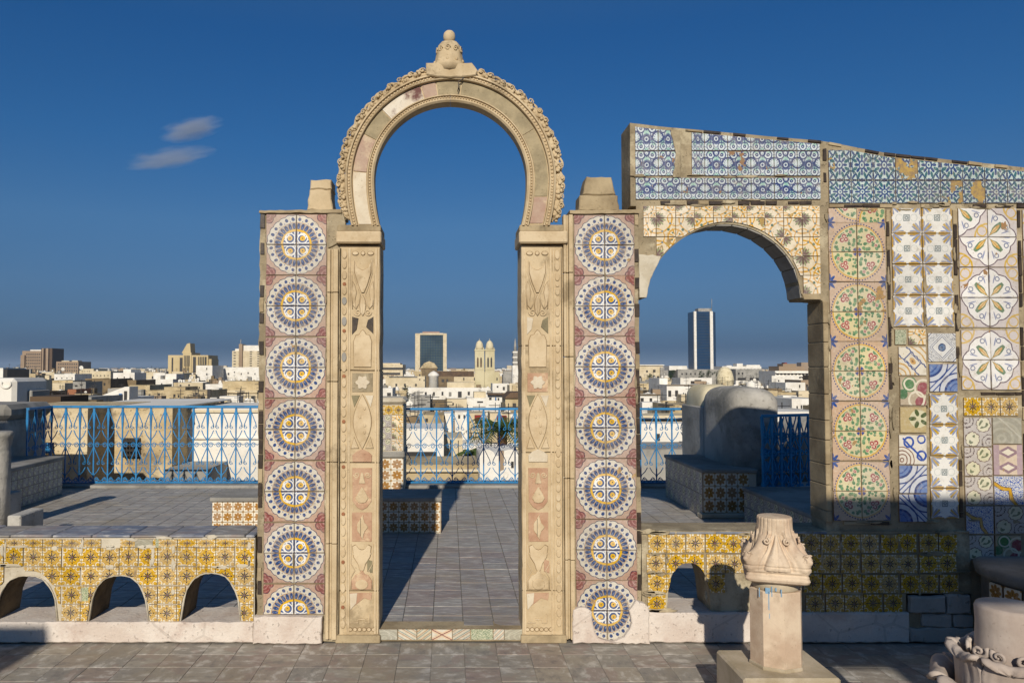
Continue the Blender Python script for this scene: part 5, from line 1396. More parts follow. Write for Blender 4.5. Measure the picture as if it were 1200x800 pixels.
gs = thing('tiled_bench', 'long bench with patterned tile side under the dark blue gate', 'bench', (3.4, 7.2, ZU))
MB().box(3.05, 4.6, 6.3, 7.93, ZU, 0.40).build('core', M_['grey_wall'], gs); MB().box(3.30, 4.6, 7.93, 8.6, ZU, 0.395).build('core', M_['grey_wall'], gs); MB().box(3.02, 4.6, 6.27, 7.95, 0.40, 0.44, bev=0.008).build('slab', M_['grey_slab'], gs)
box_wall_tiles(gs, 'linenet', 6.3, 7.95, 3.05, ZU + 0.01, 0.40, 0.165, 'left'); box_wall_tiles(gs, 'brown', 3.05, 4.4, 6.3, ZU + 0.01, 0.4, 0.11)
# left side: long bench, thick parapet, column stump
ls = thing('tiled_bench', 'long grey bench with faded tile side running along the far left of the terrace', 'bench', (-5.3, 9.0, ZU))
MB().box(-6.4, -4.87, 7.6, 9.75, ZU, 0.50).build('core', M_['grey_wall'], ls); MB().box(-6.4, -4.85, 7.6, 9.77, 0.50, 0.55, bev=0.008).build('slab', M_['grey_slab'], ls)
box_wall_tiles(ls, 'linenet', 7.6, 9.74, -4.87, ZU + 0.01, 0.50, 0.11, 'right')
wl_ = thing('parapet_wall', 'thick grey parapet with rounded coping at the left edge of the photo', 'wall', (-6.0, 9.7, ZU))
a_ = at(37, 474, 10.0)
MB().box(-8.5, a_.x - 0.06, 9.55, 10.5, ZU, a_.z - 0.17, bev=0.02).build('body', M_['grey_wall'], wl_)
mb = MB(); mb.box(-8.5, a_.x, 9.48, 10.55, a_.z - 0.17, a_.z + 0.02, bev=0.06); mb.build('coping', M_['grey_slab'], wl_)
MB().box(-8.5, a_.x - 0.15, 8.9, 9.6, ZU, 1.0, bev=0.05).build('buttress', M_['grey_wall'], wl_)
cs = thing('column_stump', 'squat stone column with flared cap at the left edge beside the long bench', 'column', (-4.62, 7.6, ZU))
xs_ = ux(2, 7.6); z1 = vz(505, 7.6)
cs.location = (xs_, 7.6, ZU)
MB().lathe([(0.10, ZU), (0.10, z1 - 0.2), (0.092, z1 - 0.18), (0.115, z1 - 0.06), (0.125, z1 - 0.045), (0.125, z1 - 0.01), (0.10, z1)], xs_, 7.6, 24).build('shaft', M_['grey_wall'], cs)
MB().box(xs_ - 0.5, xs_ + 0.06, 7.5, 7.9, ZU, ZU + 0.34, bev=0.01).build('base_block', M_['grey_wall'], cs)
mb = MB().box(ux(12, 7.0), ux(28, 7.0), 7.0, 7.4, ZU, vz(604, 7.0), bev=0.01).build('stone_block', M_['grey_wall']); tag(mb, 'small squared grey stone block at the near end of the left bench', 'stone block')

# ------------------------------------------------------------------ railings
def scrollwork(w, h, mat):
    """one module of wrought iron lattice, centred on x = 0, between two bars"""
    mb = MB(); r = 0.0068
    def sp(cx, cz_, r0, s, up, n=11): return [(cx + s * (r0 * (1 - 0.75 * i / n)) * sin(i * 0.62) , 0, cz_ + up * (r0 * (1 - 0.75 * i / n)) * cos(i * 0.62)) for i in range(n + 1)]
    for s in (-1, 1):
        e = s * w / 2
        for z0, z1, rr in ((0.985, 0.73, 0.026), (0.50, 0.26, 0.026)):
            pts = [(e, 0, z0 * h), (e * 0.88, 0, (z0 - 0.05) * h), (e * 0.55, 0, (z0 + z1) / 2 * h), (e * 0.22, 0, (z1 + 0.05) * h), (e * 0.12, 0, z1 * h)]
            mb.tube(pts, r, 4)
            mb.tube(sp(e * 0.12 + s * rr, z1 * h - 0.0, rr, -s, 1), r * 0.8, 4)
        for z0, z1 in ((0.52, 0.69), (0.06, 0.21)):
            pts = [(e, 0, z0 * h), (e * 0.9, 0, (z0 + 0.05) * h), (e * 0.45, 0, (z0 + z1) / 2 * h + 0.02), (e * 0.15, 0, z1 * h)]
            mb.tube(pts, r, 4)
        for zc in (0.5, 0.045): mb.tube(sp(e * 0.5, zc * h, 0.034, s, 1, 13), r * 0.9, 4)
        mb.tube([(e, 0, 0.5 * h + 0.0), (e * 0.5, 0, 0.5 * h + 0.034), (0, 0, 0.5 * h)], r * 0.8, 4)
        mb.tube([(e, 0, 0.02 * h), (e * 0.5, 0, 0.045 * h + 0.034), (0, 0, 0.02 * h)], r * 0.8, 4)
    return mb.data('scrollwork', mat)
def railing(label, x0, x1, y, z0, h, mod, mat, end=None, name='iron_railing', x1y=None):
    L = x1 - x0; n = max(1, int(round(L / mod))); w = L / n
    t = thing(name, label, 'railing' if name == 'iron_railing' else 'gate', ((x0 + x1) / 2, y, z0))
    sc = scrollwork(w, h, mat); br = MB().box(-0.008, 0.008, -0.008, 0.008, 0.02, h - 0.01).prism([(-0.016, h * 0.86), (-0.008, h * 0.72), (0.008, h * 0.72), (0.016, h * 0.86), (0.013, h - 0.02), (-0.013, h - 0.02)], -0.010, 0.010).data('bar', mat)
    dy = ((x1y if x1y is not None else y) - y) / n; an = atan2(dy, w)
    for i in range(n + 1): inst('bar', br, t, (x0 + w * i, y + dy * i, z0), rot=(0, 0, an))
    for i in range(n): inst('scrollwork', sc, t, (x0 + w * (i + 0.5), y + dy * (i + 0.5), z0), rot=(0, 0, an))
    Lr = sqrt(L * L + (dy * n) ** 2)
    for nm, za, zb_, th in (('top_rail', h - 0.015, h + 0.015, 0.02), ('bottom_rail', 0.0, 0.018, 0.014)):
        me = MB().box(0, Lr, -th, th, za, zb_, bev=0.004).data(nm, mat); inst(nm, me, t, (x0, y, z0), rot=(0, 0, an))
    if end:
        m2 = max(1, int(round(end / mod))); w2 = end / m2
        for i in range(1, m2 + 1): inst('bar', br, t, (x0, y - w2 * i, z0))
        sc2 = scrollwork(w2, h, mat)
        for i in range(m2): inst('scrollwork', sc2, t, (x0, y - w2 * (i + 0.5), z0), rot=(0, 0, pi / 2))
        inst('top_rail', MB().box(-0.02, 0.02, -end, 0, h - 0.014, h + 0.014).data('top_rail', mat), t, (x0, y, z0))
    return t
YR = 10.42; zr = ZU + 0.04; hr = vz(479, YR) - zr
railing('blue scrolled iron railing along the left terrace edge, left of the pillars', ux(62, YR), ux(410, YR), YR, zr, hr + 0.03, 0.1965, M_['blue_paint'], end=0.6)
railing('blue scrolled iron railing along the terrace edge behind the doorway and right arch', ux(475, YR), ux(823, YR), YR, zr, hr, 0.2085, M_['blue_paint'])
xg0, xg1 = ux(884, 8.3), ux(937, 8.5); zg = vz(574, 8.3); hg = vz(486, 8.3) - zg
g1 = railing('deep blue heavy iron gate in shade, between the grey humped walls', xg0, xg1, 8.12, zg, hg, 0.125, M_['blue_dark'], name='iron_gate', x1y=8.32)
g1b = scrollwork(0.16, hg, M_['blue_dark'])
for i in range(3): inst('scrollwork', g1b, g1, (xg0 + 0.09 + 0.16 * i, 8.24 + 0.06 * i, zg), rot=(0, 0, 0.45))
leafm = MB()
for i in range(4):
    for zf in (0.15, 0.33, 0.5, 0.7):
        leafm.prism([(xg0 + 0.06 + 0.122 * i + 0.042 * cos(w), zg + zf * hg + 0.06 * sin(w)) for w in [2 * pi * k / 10 for k in range(10)]], 8.19 + 0.06 * i, 8.20 + 0.06 * i)
leafm.build('iron_leaves', M_['blue_dark'], g1)

# ================================================================== UNSEEN WALLS BEHIND THE CAMERA (added and shaped to cast the shade)
hb = thing('shade_wall_behind_viewer', 'unseen pale wall added behind the viewer to shade the right bench', 'building', (4, -1.7, 0))
mb = MB(); y0, y1 = -1.62, -1.5
mb.box(1.25, 3.6, y0, y1, 2.98, 4.0); mb.box(1.80, 3.6, y0, y1, -0.3, 2.96); mb.box(1.25, 1.80, y0, y1, -0.3, 1.2)  # opening left so that sun reaches the stone capital
mb.build('front_wall', M_['white_wall'], hb)
hb2 = thing('shade_wall_behind_viewer', 'unseen taller pale wall added behind the viewer to shade the far left', 'building', (-6, -1.7, 0))
mb = MB(); mb.box(-6.3, -3.10, y0, y1, 1.6, 3.22); mb.box(-6.3, -5.9, y0, y1, -0.3, 1.6); mb.box(-3.4, -3.10, y0, y1, -0.3, 1.6); mb.box(-8.2, -6.3, y0, y1, -0.3, 6.6); mb.build('front_wall', M_['white_wall'], hb2)

# ================================================================== CITY
GZ = -14.0
exec_city = True
grd = MB(); grd.face([(-12000, 12, GZ), (12000, 12, GZ), (12000, 16000, GZ), (-12000, 16000, GZ)]); grd.face([(-12000, -9000, GZ), (12000, -9000, GZ), (12000, 12, GZ), (-12000, 12, GZ)])
struct(grd.build('city_ground', M_['ground']))
cube = MB().box(-0.5, 0.5, -0.5, 0.5, 0, 1).data('window', M_['window_dark'])
cube_by = {}
def cubem(mat):
    if mat not in cube_by: cube_by[mat] = MB().box(-0.5, 0.5, -0.5, 0.5, 0, 1).data(mat, M_[mat])
    return cube_by[mat]
PLACED = [(532, 586, 397, 452, 470), (813, 843, 361, 432, 800), (600, 610, 396, 446, 330), (842, 866, 430, 446, 150)]
def bld(name, label, cat, u0, u1, vt, Y, depth, mat, wins=(), parapet=True, extra=(), wmat='window_dark', base=GZ):
    """a building whose front wall spans u0..u1 with its top at vt; wins: (u, v, w, h) in pixels"""
    x0, x1 = ux(u0, Y), ux(u1, Y); z1 = vz(vt, Y); t = thing(name, label, cat, ((x0 + x1) / 2, Y + depth / 2, base)); p = Y / FPX
    PLACED.append((u0, u1, vt, vt + (13 if Y > 90 else 20), Y))
    mb = MB(); mb.box(x0, x1, Y, Y + depth, base, z1)
    if parapet:
        q = min(0.25, 0.6 * p + 0.1); hq = 0.9 * p
        mb.box(x0 - 0.002, x1 + 0.002, Y - 0.003, Y + q, z1, z1 + hq); mb.box(x0, x0 + q, Y + q, Y + depth, z1, z1 + hq); mb.box(x1 - q, x1, Y + q, Y + depth, z1, z1 + hq)
    mb.build('wall', M_[mat], t)
    for (u, v, w, h) in wins:
        inst('window', cubem(wmat), t, (ux(u, Y), Y - 0.01, vz(v + h / 2, Y)), scale=(w * p, 0.12 * p + 0.06, h * p))
    for (nm, m_, ua, ub, va, vb_, dy0, dy1) in extra:             # extra parts: pixel box + depth offsets
        MB().box(ux(ua, Y), ux(ub, Y), Y + dy0, Y + dy1, vz(vb_, Y), vz(va, Y)).build(nm, M_[m_], t)
    return t
def grid(u0, u1, v0, v1, nu, nv, w, h): return [(u0 + (u1 - u0) * i / max(1, nu - 1), v0 + (v1 - v0) * j / max(1, nv - 1), w, h) for i in range(nu) for j in range(nv)]

# far landmarks
bld('tower_block', 'brown tower block with a window grid and taller dark slab at far left', 'tower', 26, 50, 411, 760, 24, 'tower_brown', grid(31.5, 48.5, 415, 440, 8, 8, 1.25, 1.7), False,
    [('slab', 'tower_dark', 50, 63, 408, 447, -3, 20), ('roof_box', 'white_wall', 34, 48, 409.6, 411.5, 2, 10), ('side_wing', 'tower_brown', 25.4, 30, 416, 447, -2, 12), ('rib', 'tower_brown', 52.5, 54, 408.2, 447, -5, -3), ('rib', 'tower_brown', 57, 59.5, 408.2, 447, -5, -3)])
bld('apartment_block', 'lower brown block with a window grid just right of the brown tower', 'building', 66, 92, 423.5, 700, 25, 'tower_brown', grid(69, 90, 426.5, 438, 9, 4, 1.3, 1.6), False,
    [('roof_box', 'cream_wall', 71, 80, 422.4, 424, 2, 10), ('roof_box', 'cream_wall', 83, 90, 422.2, 424, 2, 10)])
t = bld('hotel_tower', 'yellow tower block with a pointed sloping crest and dark window bays', 'tower', 197, 244, 416, 620, 26, 'tower_yellow', (), False,
    [('bay', 'window_dark', 211, 214, 419, 440, -0.6, 2), ('bay', 'window_dark', 216.3, 222.5, 416.5, 429, -0.9, 2), ('bay', 'window_dark', 215.5, 222, 431, 441, -0.9, 2), ('bay', 'window_dark', 226.5, 229.6, 418, 441, -0.6, 2),
     ('bay', 'window_dark', 232.5, 242, 418, 427.5, -0.6, 2), ('bay', 'window_dark', 201.5, 203, 419, 438, -0.6, 2), ('tower_slab', 'tower_yellow', 214.5, 224.5, 413, 447, -0.5, 22), ('side_wing', 'tower_yellow', 243, 247.5, 420.5, 447, 1, 20)]
    + [('fin', 'tower_yellow', 217.5 + 1.7 * i, 218.1 + 1.7 * i, 416.5, 441, -1.6, -0.9) for i in range(3)] + [('fin', 'tower_yellow', 234 + 2 * i, 234.7 + 2 * i, 418, 427.5, -1.3, -0.6) for i in range(4)])
MB().prism(PZ([(212.5, 413.6), (218.8, 402.5), (222.3, 402), (223.2, 413.6)], 620), 620.5, 632).build('crest', M_['tower_yellow'], t)
MB().prism(PZ([(220.6, 406), (221.2, 401), (221.8, 406)], 620), 621, 622).build('mast', M_['tower_yellow'], t)
t = bld('tower_block', 'white and beige apartment tower with balcony slots beside the left tiled pillar', 'tower', 272, 306, 411, 560, 22, 'cream_wall', grid(275, 281, 413, 430, 2, 6, 2.6, 1.2) + grid(294, 303, 412, 431, 2, 8, 2.8, 1.1), False,
    [('upper_floor', 'white_wall', 284, 306, 404.5, 411.5, 1, 18), ('stair_shaft', 'tower_brown', 280.5, 284.5, 403, 447, -1.5, 8), ('gable', 'white_wall', 275, 281, 408.5, 411.4, 1, 14)])
MB().tube([at(282.2, 404, 560), at(282.2, 397.5, 560)], 0.35, 4).build('mast', M_['grey_city'], t)
bld('terraced_building', 'stepped beige office building with dark horizontal bands, left end of the doorway view', 'building', 440, 472, 427, 420, 30, 'cream_wall', (), False,
    [('band', 'window_dark', 446, 472, 430.5, 433, -0.3, 1), ('band', 'window_dark', 446, 469, 436.5, 439, -0.3, 1), ('upper_floor', 'cream_wall', 446, 468.5, 425.3, 427.4, 3, 22), ('terrace_slab', 'cream_wall', 440, 466, 440, 452, -6, 0), ('band', 'window_dark', 446, 457, 443.5, 447, -6.3, -5)])
t = bld('office_tower', 'tall office tower with a broad grey green glass front in a pale frame', 'tower', 486.5, 523.5, 390.5, 640, 22, 'cream_wall', (), False,
    [('roof_box', 'pink_marble', 495, 515, 388.2, 391, 3, 12), ('frame_head', 'cream_wall', 492.2, 519.4, 390.2, 392.4, -1.2, 1)])
MB().box(ux(492.2, 640), ux(519.2, 640), 639.6, 640.2, vz(436, 640), vz(392.4, 640)).build('glass_front', M_['glass_green'], t)
gr = MB()
for i in range(1, 14): z = vz(392.4 + 3.1 * i, 640); gr.box(ux(492.2, 640), ux(519.2, 640), 639.45, 639.6, z, z + 0.25)
for i in range(1, 9): x = ux(492.2 + 3 * i, 640); gr.box(x, x + 0.2, 639.40, 639.45, vz(436, 640), vz(392.4, 640))
stuff(gr.build('mullions', M_['glass_blue'], t))
# cathedral
Yc_ = 470; ct = thing('cathedral', 'yellow stone cathedral with twin domed towers seen through the doorway', 'church', (ux(560, Yc_), Yc_, GZ))
MB().box(ux(532, Yc_), ux(586, Yc_), Yc_, Yc_ + 40, GZ, vz(437.5, Yc_)).build('nave', M_['cream_wall'], ct)
MB().box(ux(567.5, Yc_), ux(584.5, Yc_), Yc_ - 3, Yc_, GZ, vz(435.5, Yc_)).build('porch', M_['church'], ct)
for u in (543.5, 556, 562.5, 582): inst('window', cubem('window_dark'), ct, (ux(u, Yc_), Yc_ - (3.1 if u > 567 else 0.1), vz(445.5, Yc_)), scale=(0.7, 0.3, 1.7))
for k, uc in enumerate((561.8, 573.8)):
    x = ux(uc, Yc_); hw = 5.4 * Yc_ / FPX; pz = Yc_ / FPX
    tw_ = MB().box(x - hw, x + hw, Yc_ - 3 - k * 0.5, Yc_ + 2 * hw - 3, GZ, vz(410.5, Yc_)).build('tower', M_['church'], ct)
    MB().box(x - hw * 1.1, x + hw * 1.1, Yc_ - 3.3 - k * 0.5, Yc_ + 2 * hw - 2.7, vz(411, Yc_), vz(409.3, Yc_)).build('cornice', M_['church'], tw_)
    MB().box(x - hw * 1.06, x + hw * 1.06, Yc_ - 3.2 - k * 0.5, Yc_ + 2 * hw - 2.8, vz(433, Yc_), vz(431.8, Yc_)).build('cornice', M_['church'], tw_)
    for du in (-1.9, 1.9): MB().prism(PZ([(uc + du - 0.95, 430), (uc + du - 0.95, 420), (uc + du, 418), (uc + du + 0.95, 420), (uc + du + 0.95, 430)], Yc_ - 3), Yc_ - 3.15 - k * 0.5, Yc_ - 2.9 - k * 0.5).build('window', M_['window_dark'] if k else M_['roof_dark'], tw_)
    for du in (-4.6, 4.6): MB().box(x + du * pz - 0.25, x + du * pz + 0.25, Yc_ - 3.2 - k * 0.5, Yc_ - 2.7 - k * 0.5, vz(410, Yc_), vz(407.3, Yc_)).build('pinnacle', M_['church'], tw_)
    cy = Yc_ - 3 + hw
    MB().lathe([(4.4 * pz, vz(409.5, Yc_)), (4.5 * pz, vz(406, Yc_)), (4.0 * pz, vz(403, Yc_)), (2.9 * pz, vz(400.6, Yc_)), (1.4 * pz, vz(399.2, Yc_)), (0.25 * pz, vz(398.6, Yc_)), (0.2 * pz, vz(396.5, Yc_))], x, cy, 20).build('dome', M_['lime_dome'], tw_)
# dark glass tower on the right
Yt = 800; pt_ = Yt / FPX; ot = thing('skyscraper', 'tall dark blue glass skyscraper with pale vertical ribs framed by the right arch', 'tower', (ux(828, Yt), Yt + 12, GZ))
x0, x1, x2 = ux(813.5, Yt), ux(834, Yt), ux(842.5, Yt); zt = vz(365, Yt)
mb = MB(); mb.prism([(0, 0)] * 0 or [(x0, GZ), (x1, GZ), (x1, zt), (x0, zt)], Yt, Yt + 20); mb.build('glass_body', M_['glass_blue'], ot)
mb = MB(); mb.mesh([(x1, Yt, GZ), (x2, Yt + 9, GZ), (x2, Yt + 20, GZ), (x1, Yt + 20, GZ), (x1, Yt, zt), (x2, Yt + 9, zt), (x2, Yt + 20, zt), (x1, Yt + 20, zt)], [(0, 1, 5, 4), (1, 2, 6, 5), (2, 3, 7, 6), (4, 5, 6, 7)]); mb.build('angled_glass', M_['glass_blue'], ot)
for ua, ub in ((813.2, 816), (832, 835.4)): MB().box(ux(ua, Yt), ux(ub, Yt), Yt - 1.5, Yt + 1, GZ, vz(364.8, Yt)).build('rib', M_['white_wall'], ot)
MB().box(ux(820, Yt), ux(836, Yt), Yt + 3, Yt + 14, zt, vz(361, Yt)).build('roof_plant', M_['grey_city'], ot)
MB().tube([at(834, 362, Yt), at(834, 350, Yt)], 0.3, 4).build('mast', M_['grey_city'], ot)
gr = MB()
for i in range(1, 20): z = vz(365 + 3.3 * i, Yt); gr.box(x0, x1, Yt - 0.12, Yt, z, z + 0.3)
stuff(gr.build('mullions', M_['window_dark'], ot))
# minaret
Ym = 330; mt_ = thing('minaret', 'slim white minaret with grey banded gallery at the right side of the doorway view', 'minaret', (ux(604.5, Ym), Ym, GZ))
for nm, ua, ub, va, vb_, mm in (('shaft', 600.5, 612, 428, 700, 'white_wall'), ('lantern', 601.5, 608, 411, 428, 'grey_city')):
    MB().box(ux(ua, Ym), ux(ub, Ym), Ym, Ym + 4, max(GZ, vz(vb_, Ym)), vz(va, Ym)).build(nm, M_[mm], mt_)
for v in (413.5, 419.5, 425.5): MB().box(ux(600.8, Ym), ux(609, Ym), Ym - 0.3, Ym + 4.3, vz(v, Ym), vz(v - 1.7, Ym)).build('gallery', M_['white_wall'], mt_)
MB().lathe([(0.7, vz(411, Ym)), (0.5, vz(404, Ym)), (0.06, vz(396, Ym))], ux(604.2, Ym), Ym + 2, 10).build('spire', M_['grey_city'], mt_)

# middle distance, each one placed
W_ = lambda *a: list(a)
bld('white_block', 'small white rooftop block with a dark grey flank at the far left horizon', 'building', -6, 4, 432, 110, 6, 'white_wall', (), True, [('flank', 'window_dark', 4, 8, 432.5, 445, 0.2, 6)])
bld('beige_block', 'long beige block on the skyline right of the brown towers', 'building', 107, 130, 435.5, 330, 20, 'cream_wall', grid(110, 127, 440, 440, 5, 1, 1.0, 1.6))
bld('beige_block', 'pale beige strip building on the skyline with a dish on its roof', 'building', 95, 110, 432.8, 480, 20, 'cream_wall', grid(97, 108, 435, 438, 5, 2, .8, .9))
bld('white_house', 'white stepped house on the skyline between the brown towers and the pointed tower', 'building', 133, 158, 437.5, 300, 16, 'white_wall', W_((138, 443, 1.2, 1.8), (146, 442, 1.2, 1.8), (153, 442.5, 1.2, 1.8)), True, [('upper_floor', 'white_wall', 141, 150, 432.5, 437.6, 3, 12)])
bld('sand_house', 'low sandy house with a blank sunlit wall below the brown towers', 'building', 57, 86, 446.5, 190, 12, 'sand_wall', W_((63, 452, 1.5, 2)), True, [('shed', 'cream_wall', 72, 86, 448.5, 462, -4, 0)])
bld('white_house', 'bright white low house under the second brown tower', 'building', 64, 88, 439, 290, 14, 'white_wall', grid(67, 85, 443, 443, 4, 1, 1.2, 1.5))
bld('brown_house', 'brown stone house with dark openings left of the white gabled house', 'building', 100, 130, 444.5, 200, 14, 'brown_wall', W_((106, 451, 2, 3), (114, 452, 2, 4), (123, 450, 2, 3)))
bld('brown_house', 'ruddy brown stone house above the white gabled house', 'building', 131, 160, 446, 210, 14, 'brown_wall', W_((137, 452, 2, 3), (145, 451, 2, 3), (154, 453, 2, 4)))
bld('brown_house', 'tawny house with rough wall right of the white gabled house', 'building', 152, 176, 452, 150, 12, 'sand_wall', W_((158, 460, 2, 3), (168, 458, 2.5, 4)))
t = bld('gabled_house', 'white house with a sloping roofline and blue door behind the left railing', 'house', 112, 152, 466, 70, 6, 'white_wall', W_((135, 470, 5, 5)), False, [('door', 'blue_door', 140.5, 144, 461, 469.5, -0.12, 0.1)])
MB().prism(PZ([(112, 466.2), (147, 453), (152, 453), (152, 466.2)], 70), 70.02, 72).build('gable', M_['white_wall'], t)
MB().box(ux(146.5, 70), ux(149.5, 70), 69.9, 70.05, vz(471, 70), vz(458, 70)).build('window', M_['window_dark'], t)
bld('dark_wall_block', 'dark shaded square parapet block rising behind the left end of the railing', 'building', 36, 72, 464.5, 15.5, 1.2, 'tower_dark', (), False)  # shade on this block is put into its dark brown colour
t = thing('chimney_block', 'white plastered block with a round relief at the left edge above the parapet', 'building', (ux(0, 17), 17, GZ))
MB().box(ux(-30, 17), ux(18.5, 17), 17, 18.4, GZ, vz(443, 17), bev=0.08).build('wall', M_['white_wall'], t)
MB().box(ux(18.5, 17), ux(24, 17), 17.5, 18.3, GZ, vz(458, 17), bev=0.02).build('shaded_side_block', M_['grey_city'], t)  # grey colour paints in the shadow on the right side face
MB().tube([Vector((ux(8 + 5.5 * cos(w), 17), 16.99, vz(450 + 4.5 * sin(w), 17))) for w in [pi * k / 10 for k in range(-2, 13)]], 0.025, 6).build('relief_ring', M_['white_wall'], t)
bld('white_house', 'white cubic house with two windows in front of the pointed tower', 'building', 172, 203, 445, 240, 14, 'white_wall', W_((182, 450.5, 1.5, 2.4), (190, 450, 1.5, 2.4)), True, [('upper_floor', 'white_wall', 180, 187, 440, 445.2, 1, 8), ('upper_floor', 'white_wall', 190, 203, 438, 445.2, 3, 10)])
bld('white_house', 'long bright white building with scattered windows below the white apartment tower', 'building', 247, 306, 431, 380, 20, 'white_wall', W_((257, 439, 1.2, 2), (262, 436, 1.2, 1.6), (268, 438, 2, 2.6), (275, 436, 1.3, 1.6), (283, 438, 1.2, 2), (291, 437, 1.4, 2), (299, 438, 1.2, 2)))
bld('white_house', 'tall white blank-walled building right of the pointed tower', 'building', 230, 249, 429, 360, 18, 'white_wall', W_((242.5, 432, 1.2, 2.5), (242.5, 438.5, 1.2, 2.5)))
bld('low_house', 'low pale house with small dark windows left of the sandy arched ruin', 'building', 209, 238, 449, 205, 10, 'cream_wall', W_((212, 452, 2, 3), (222, 451, 2, 2), (234, 454, 1.5, 2)))
bld('white_house', 'small white house with arched window behind the dark doorway slit', 'building', 248, 257, 456, 160, 8, 'white_wall', W_((253.5, 464, 2.2, 5)))
t = bld('arched_ruin', 'weathered sandy building with a walled-up round arch above the left railing', 'building', 196, 247, 458, 118, 9, 'sand_wall', W_((205, 463.5, 2.4, 3.5), (210, 464, 2, 3), (231, 461, 2.4, 2.6), (222.5, 472.5, 2.2, 5), (241, 474, 2, 3.6)), True, [('upper_floor', 'sand_wall', 190, 215, 453.5, 458, 1, 7), ('dark_doorway', 'window_dark', 244, 247.6, 456, 477, -0.3, 0.3)])
MB().prism(PZ([(229.5, 477), (229.5, 470), (231, 467.8), (234, 467), (237, 467.8), (238.7, 470), (238.7, 477)], 118), 117.8, 118.2).build('arch_infill', M_['brown_wall'], t)
bld('beige_house', 'beige house with two small windows beside the left tiled pillar above the railing', 'building', 258, 302, 458, 130, 9, 'cream_wall', W_((263, 464.5, 2.4, 5), (280, 464, 3.4, 3.6), (293, 466, 2.6, 6)), True, [('cornice', 'sand_wall', 257, 302, 459.5, 460.4, -0.25, 0.05), ('upper_floor', 'sand_wall', 253, 303, 447, 458.2, 4, 12)])
bld('sand_house', 'low sandy house with dark slit window in front of the white cubic house', 'building', 170, 196, 458, 140, 9, 'sand_wall', W_((176, 463, 2, 3), (187, 462, 2, 3)), True, [('shed', 'white_wall', 160, 168, 460, 464, -3, 0)])
bld('red_shed', 'small rust-red rooftop shed left of the white gabled house', 'shed', 80, 90, 457, 95, 4, 'terracotta', ())
bld('grey_house', 'grey rooftop house with a dark tank left of the red shed', 'building', 86, 101, 448, 165, 8, 'grey_city', W_((90, 452, 3, 2), (96, 451, 3, 1.6)))
bld('low_house', 'flat brown roofed house below the first brown tower', 'building', 30, 58, 459, 95, 6, 'brown_wall', W_((37, 463, 2, 3), (50, 463, 2, 3)))
bld('low_house', 'flat grey roofed house right behind the dark parapet block', 'building', 73, 108, 466, 62, 6, 'grey_city', ())
bld('beige_house', 'pale sunlit rooftop room at the far left below the brown tower', 'building', 24, 40, 446, 170, 8, 'cream_wall', W_((28, 450, 1.6, 2.2), (35, 450, 1.6, 2.2)))
# doorway view
bld('cream_mansion', 'long cream building with balconied windows at the left of the doorway view', 'building', 452, 498, 441.5, 260, 14, 'cream_wall', grid(464.5, 474.5, 451, 461, 2, 2, 2.2, 3.2) + W_((487.5, 451, 2, 3), (487.5, 461, 2, 3), (492, 444.5, 1.2, 1.8), (497, 445.5, 1.2, 1.8)), True,
    [('balcony', 'grey_city', 462, 467, 453.5, 454.6, -1, 0), ('balcony', 'grey_city', 471.5, 478.5, 453.5, 454.6, -1, 0), ('balcony', 'grey_city', 461.5, 467.5, 463.5, 464.6, -1, 0), ('balcony', 'grey_city', 485, 490, 463.5, 464.6, -1, 0), ('cornice', 'grey_city', 456, 489, 440.6, 441.6, -0.5, 0.2)])
bld('brown_hall', 'old brown roofed hall in front of the glass tower with a round turret', 'building', 500, 532, 441, 330, 24, 'brown_wall', W_((519, 446, 3, 3.4), (524, 446, 2, 3.4)), False, [('roof', 'roof_dark', 505, 556, 435, 441.5, 6, 30)])
t = bld('rotunda', 'round white turret with a dark conical cap among the brown roofs', 'building', 503, 503.5, 452, 300, 2, 'cream_wall', (), False)
MB().lathe([(1.9, GZ), (1.9, vz(441, 300)), (2.2, vz(440.5, 300)), (2.2, vz(439, 300)), (1.2, vz(436, 300)), (0.1, vz(434.5, 300))], ux(508, 300), 302, 18).build('drum', M_['white_wall'], t)
t = bld('pediment_house', 'brown gabled hall rising in front of the glass tower', 'building', 494, 512, 431, 400, 18, 'brown_wall', (), False)
MB().prism(PZ([(492.5, 431.2), (497, 425.5), (503, 423), (509, 425.5), (513, 431.2)], 400), 399.5, 417).build('roof', M_['sand_wall'], t)
bld('white_row_house', 'long white house row with shuttered windows below the cathedral', 'building', 478, 562, 455, 215, 12, 'white_wall', W_((499, 461.5, 2.4, 4.6), (508.5, 461.5, 2.4, 4.6), (518.5, 461, 2.2, 4.4), (527.5, 461.5, 3, 4.6), (538.8, 462, 4.4, 7), (549.3, 460.8, 2.6, 4.2)), True, [('upper_floor', 'cream_wall', 524, 556, 448, 455.3, 2, 9), ('shutter', 'grey_city', 526.2, 528.8, 459.4, 463.8, -0.2, -0.1)])
bld('grey_block', 'blank grey rooftop block just above the central railing', 'building', 481, 504, 464.5, 100, 6, 'grey_city', ())
bld('brown_house', 'shaded brown house between the grey block and the low beige wall', 'building', 504, 524, 470, 104, 6, 'brown_wall', W_((509, 474, 2, 3)))
bld('beige_wall_house', 'low beige house with a stained wall above the middle of the central railing', 'building', 522, 547, 468.5, 112, 7, 'cream_wall', W_((531, 473, 1.8, 2.4)))
bld('white_house', 'small white house with a dark slot right of the low beige house', 'building', 547, 569, 467, 118, 7, 'white_wall', W_((562.5, 470.8, 7, 1.8)), True, [('upper_floor', 'cream_wall', 556, 570, 459.5, 467.2, 2, 6)])
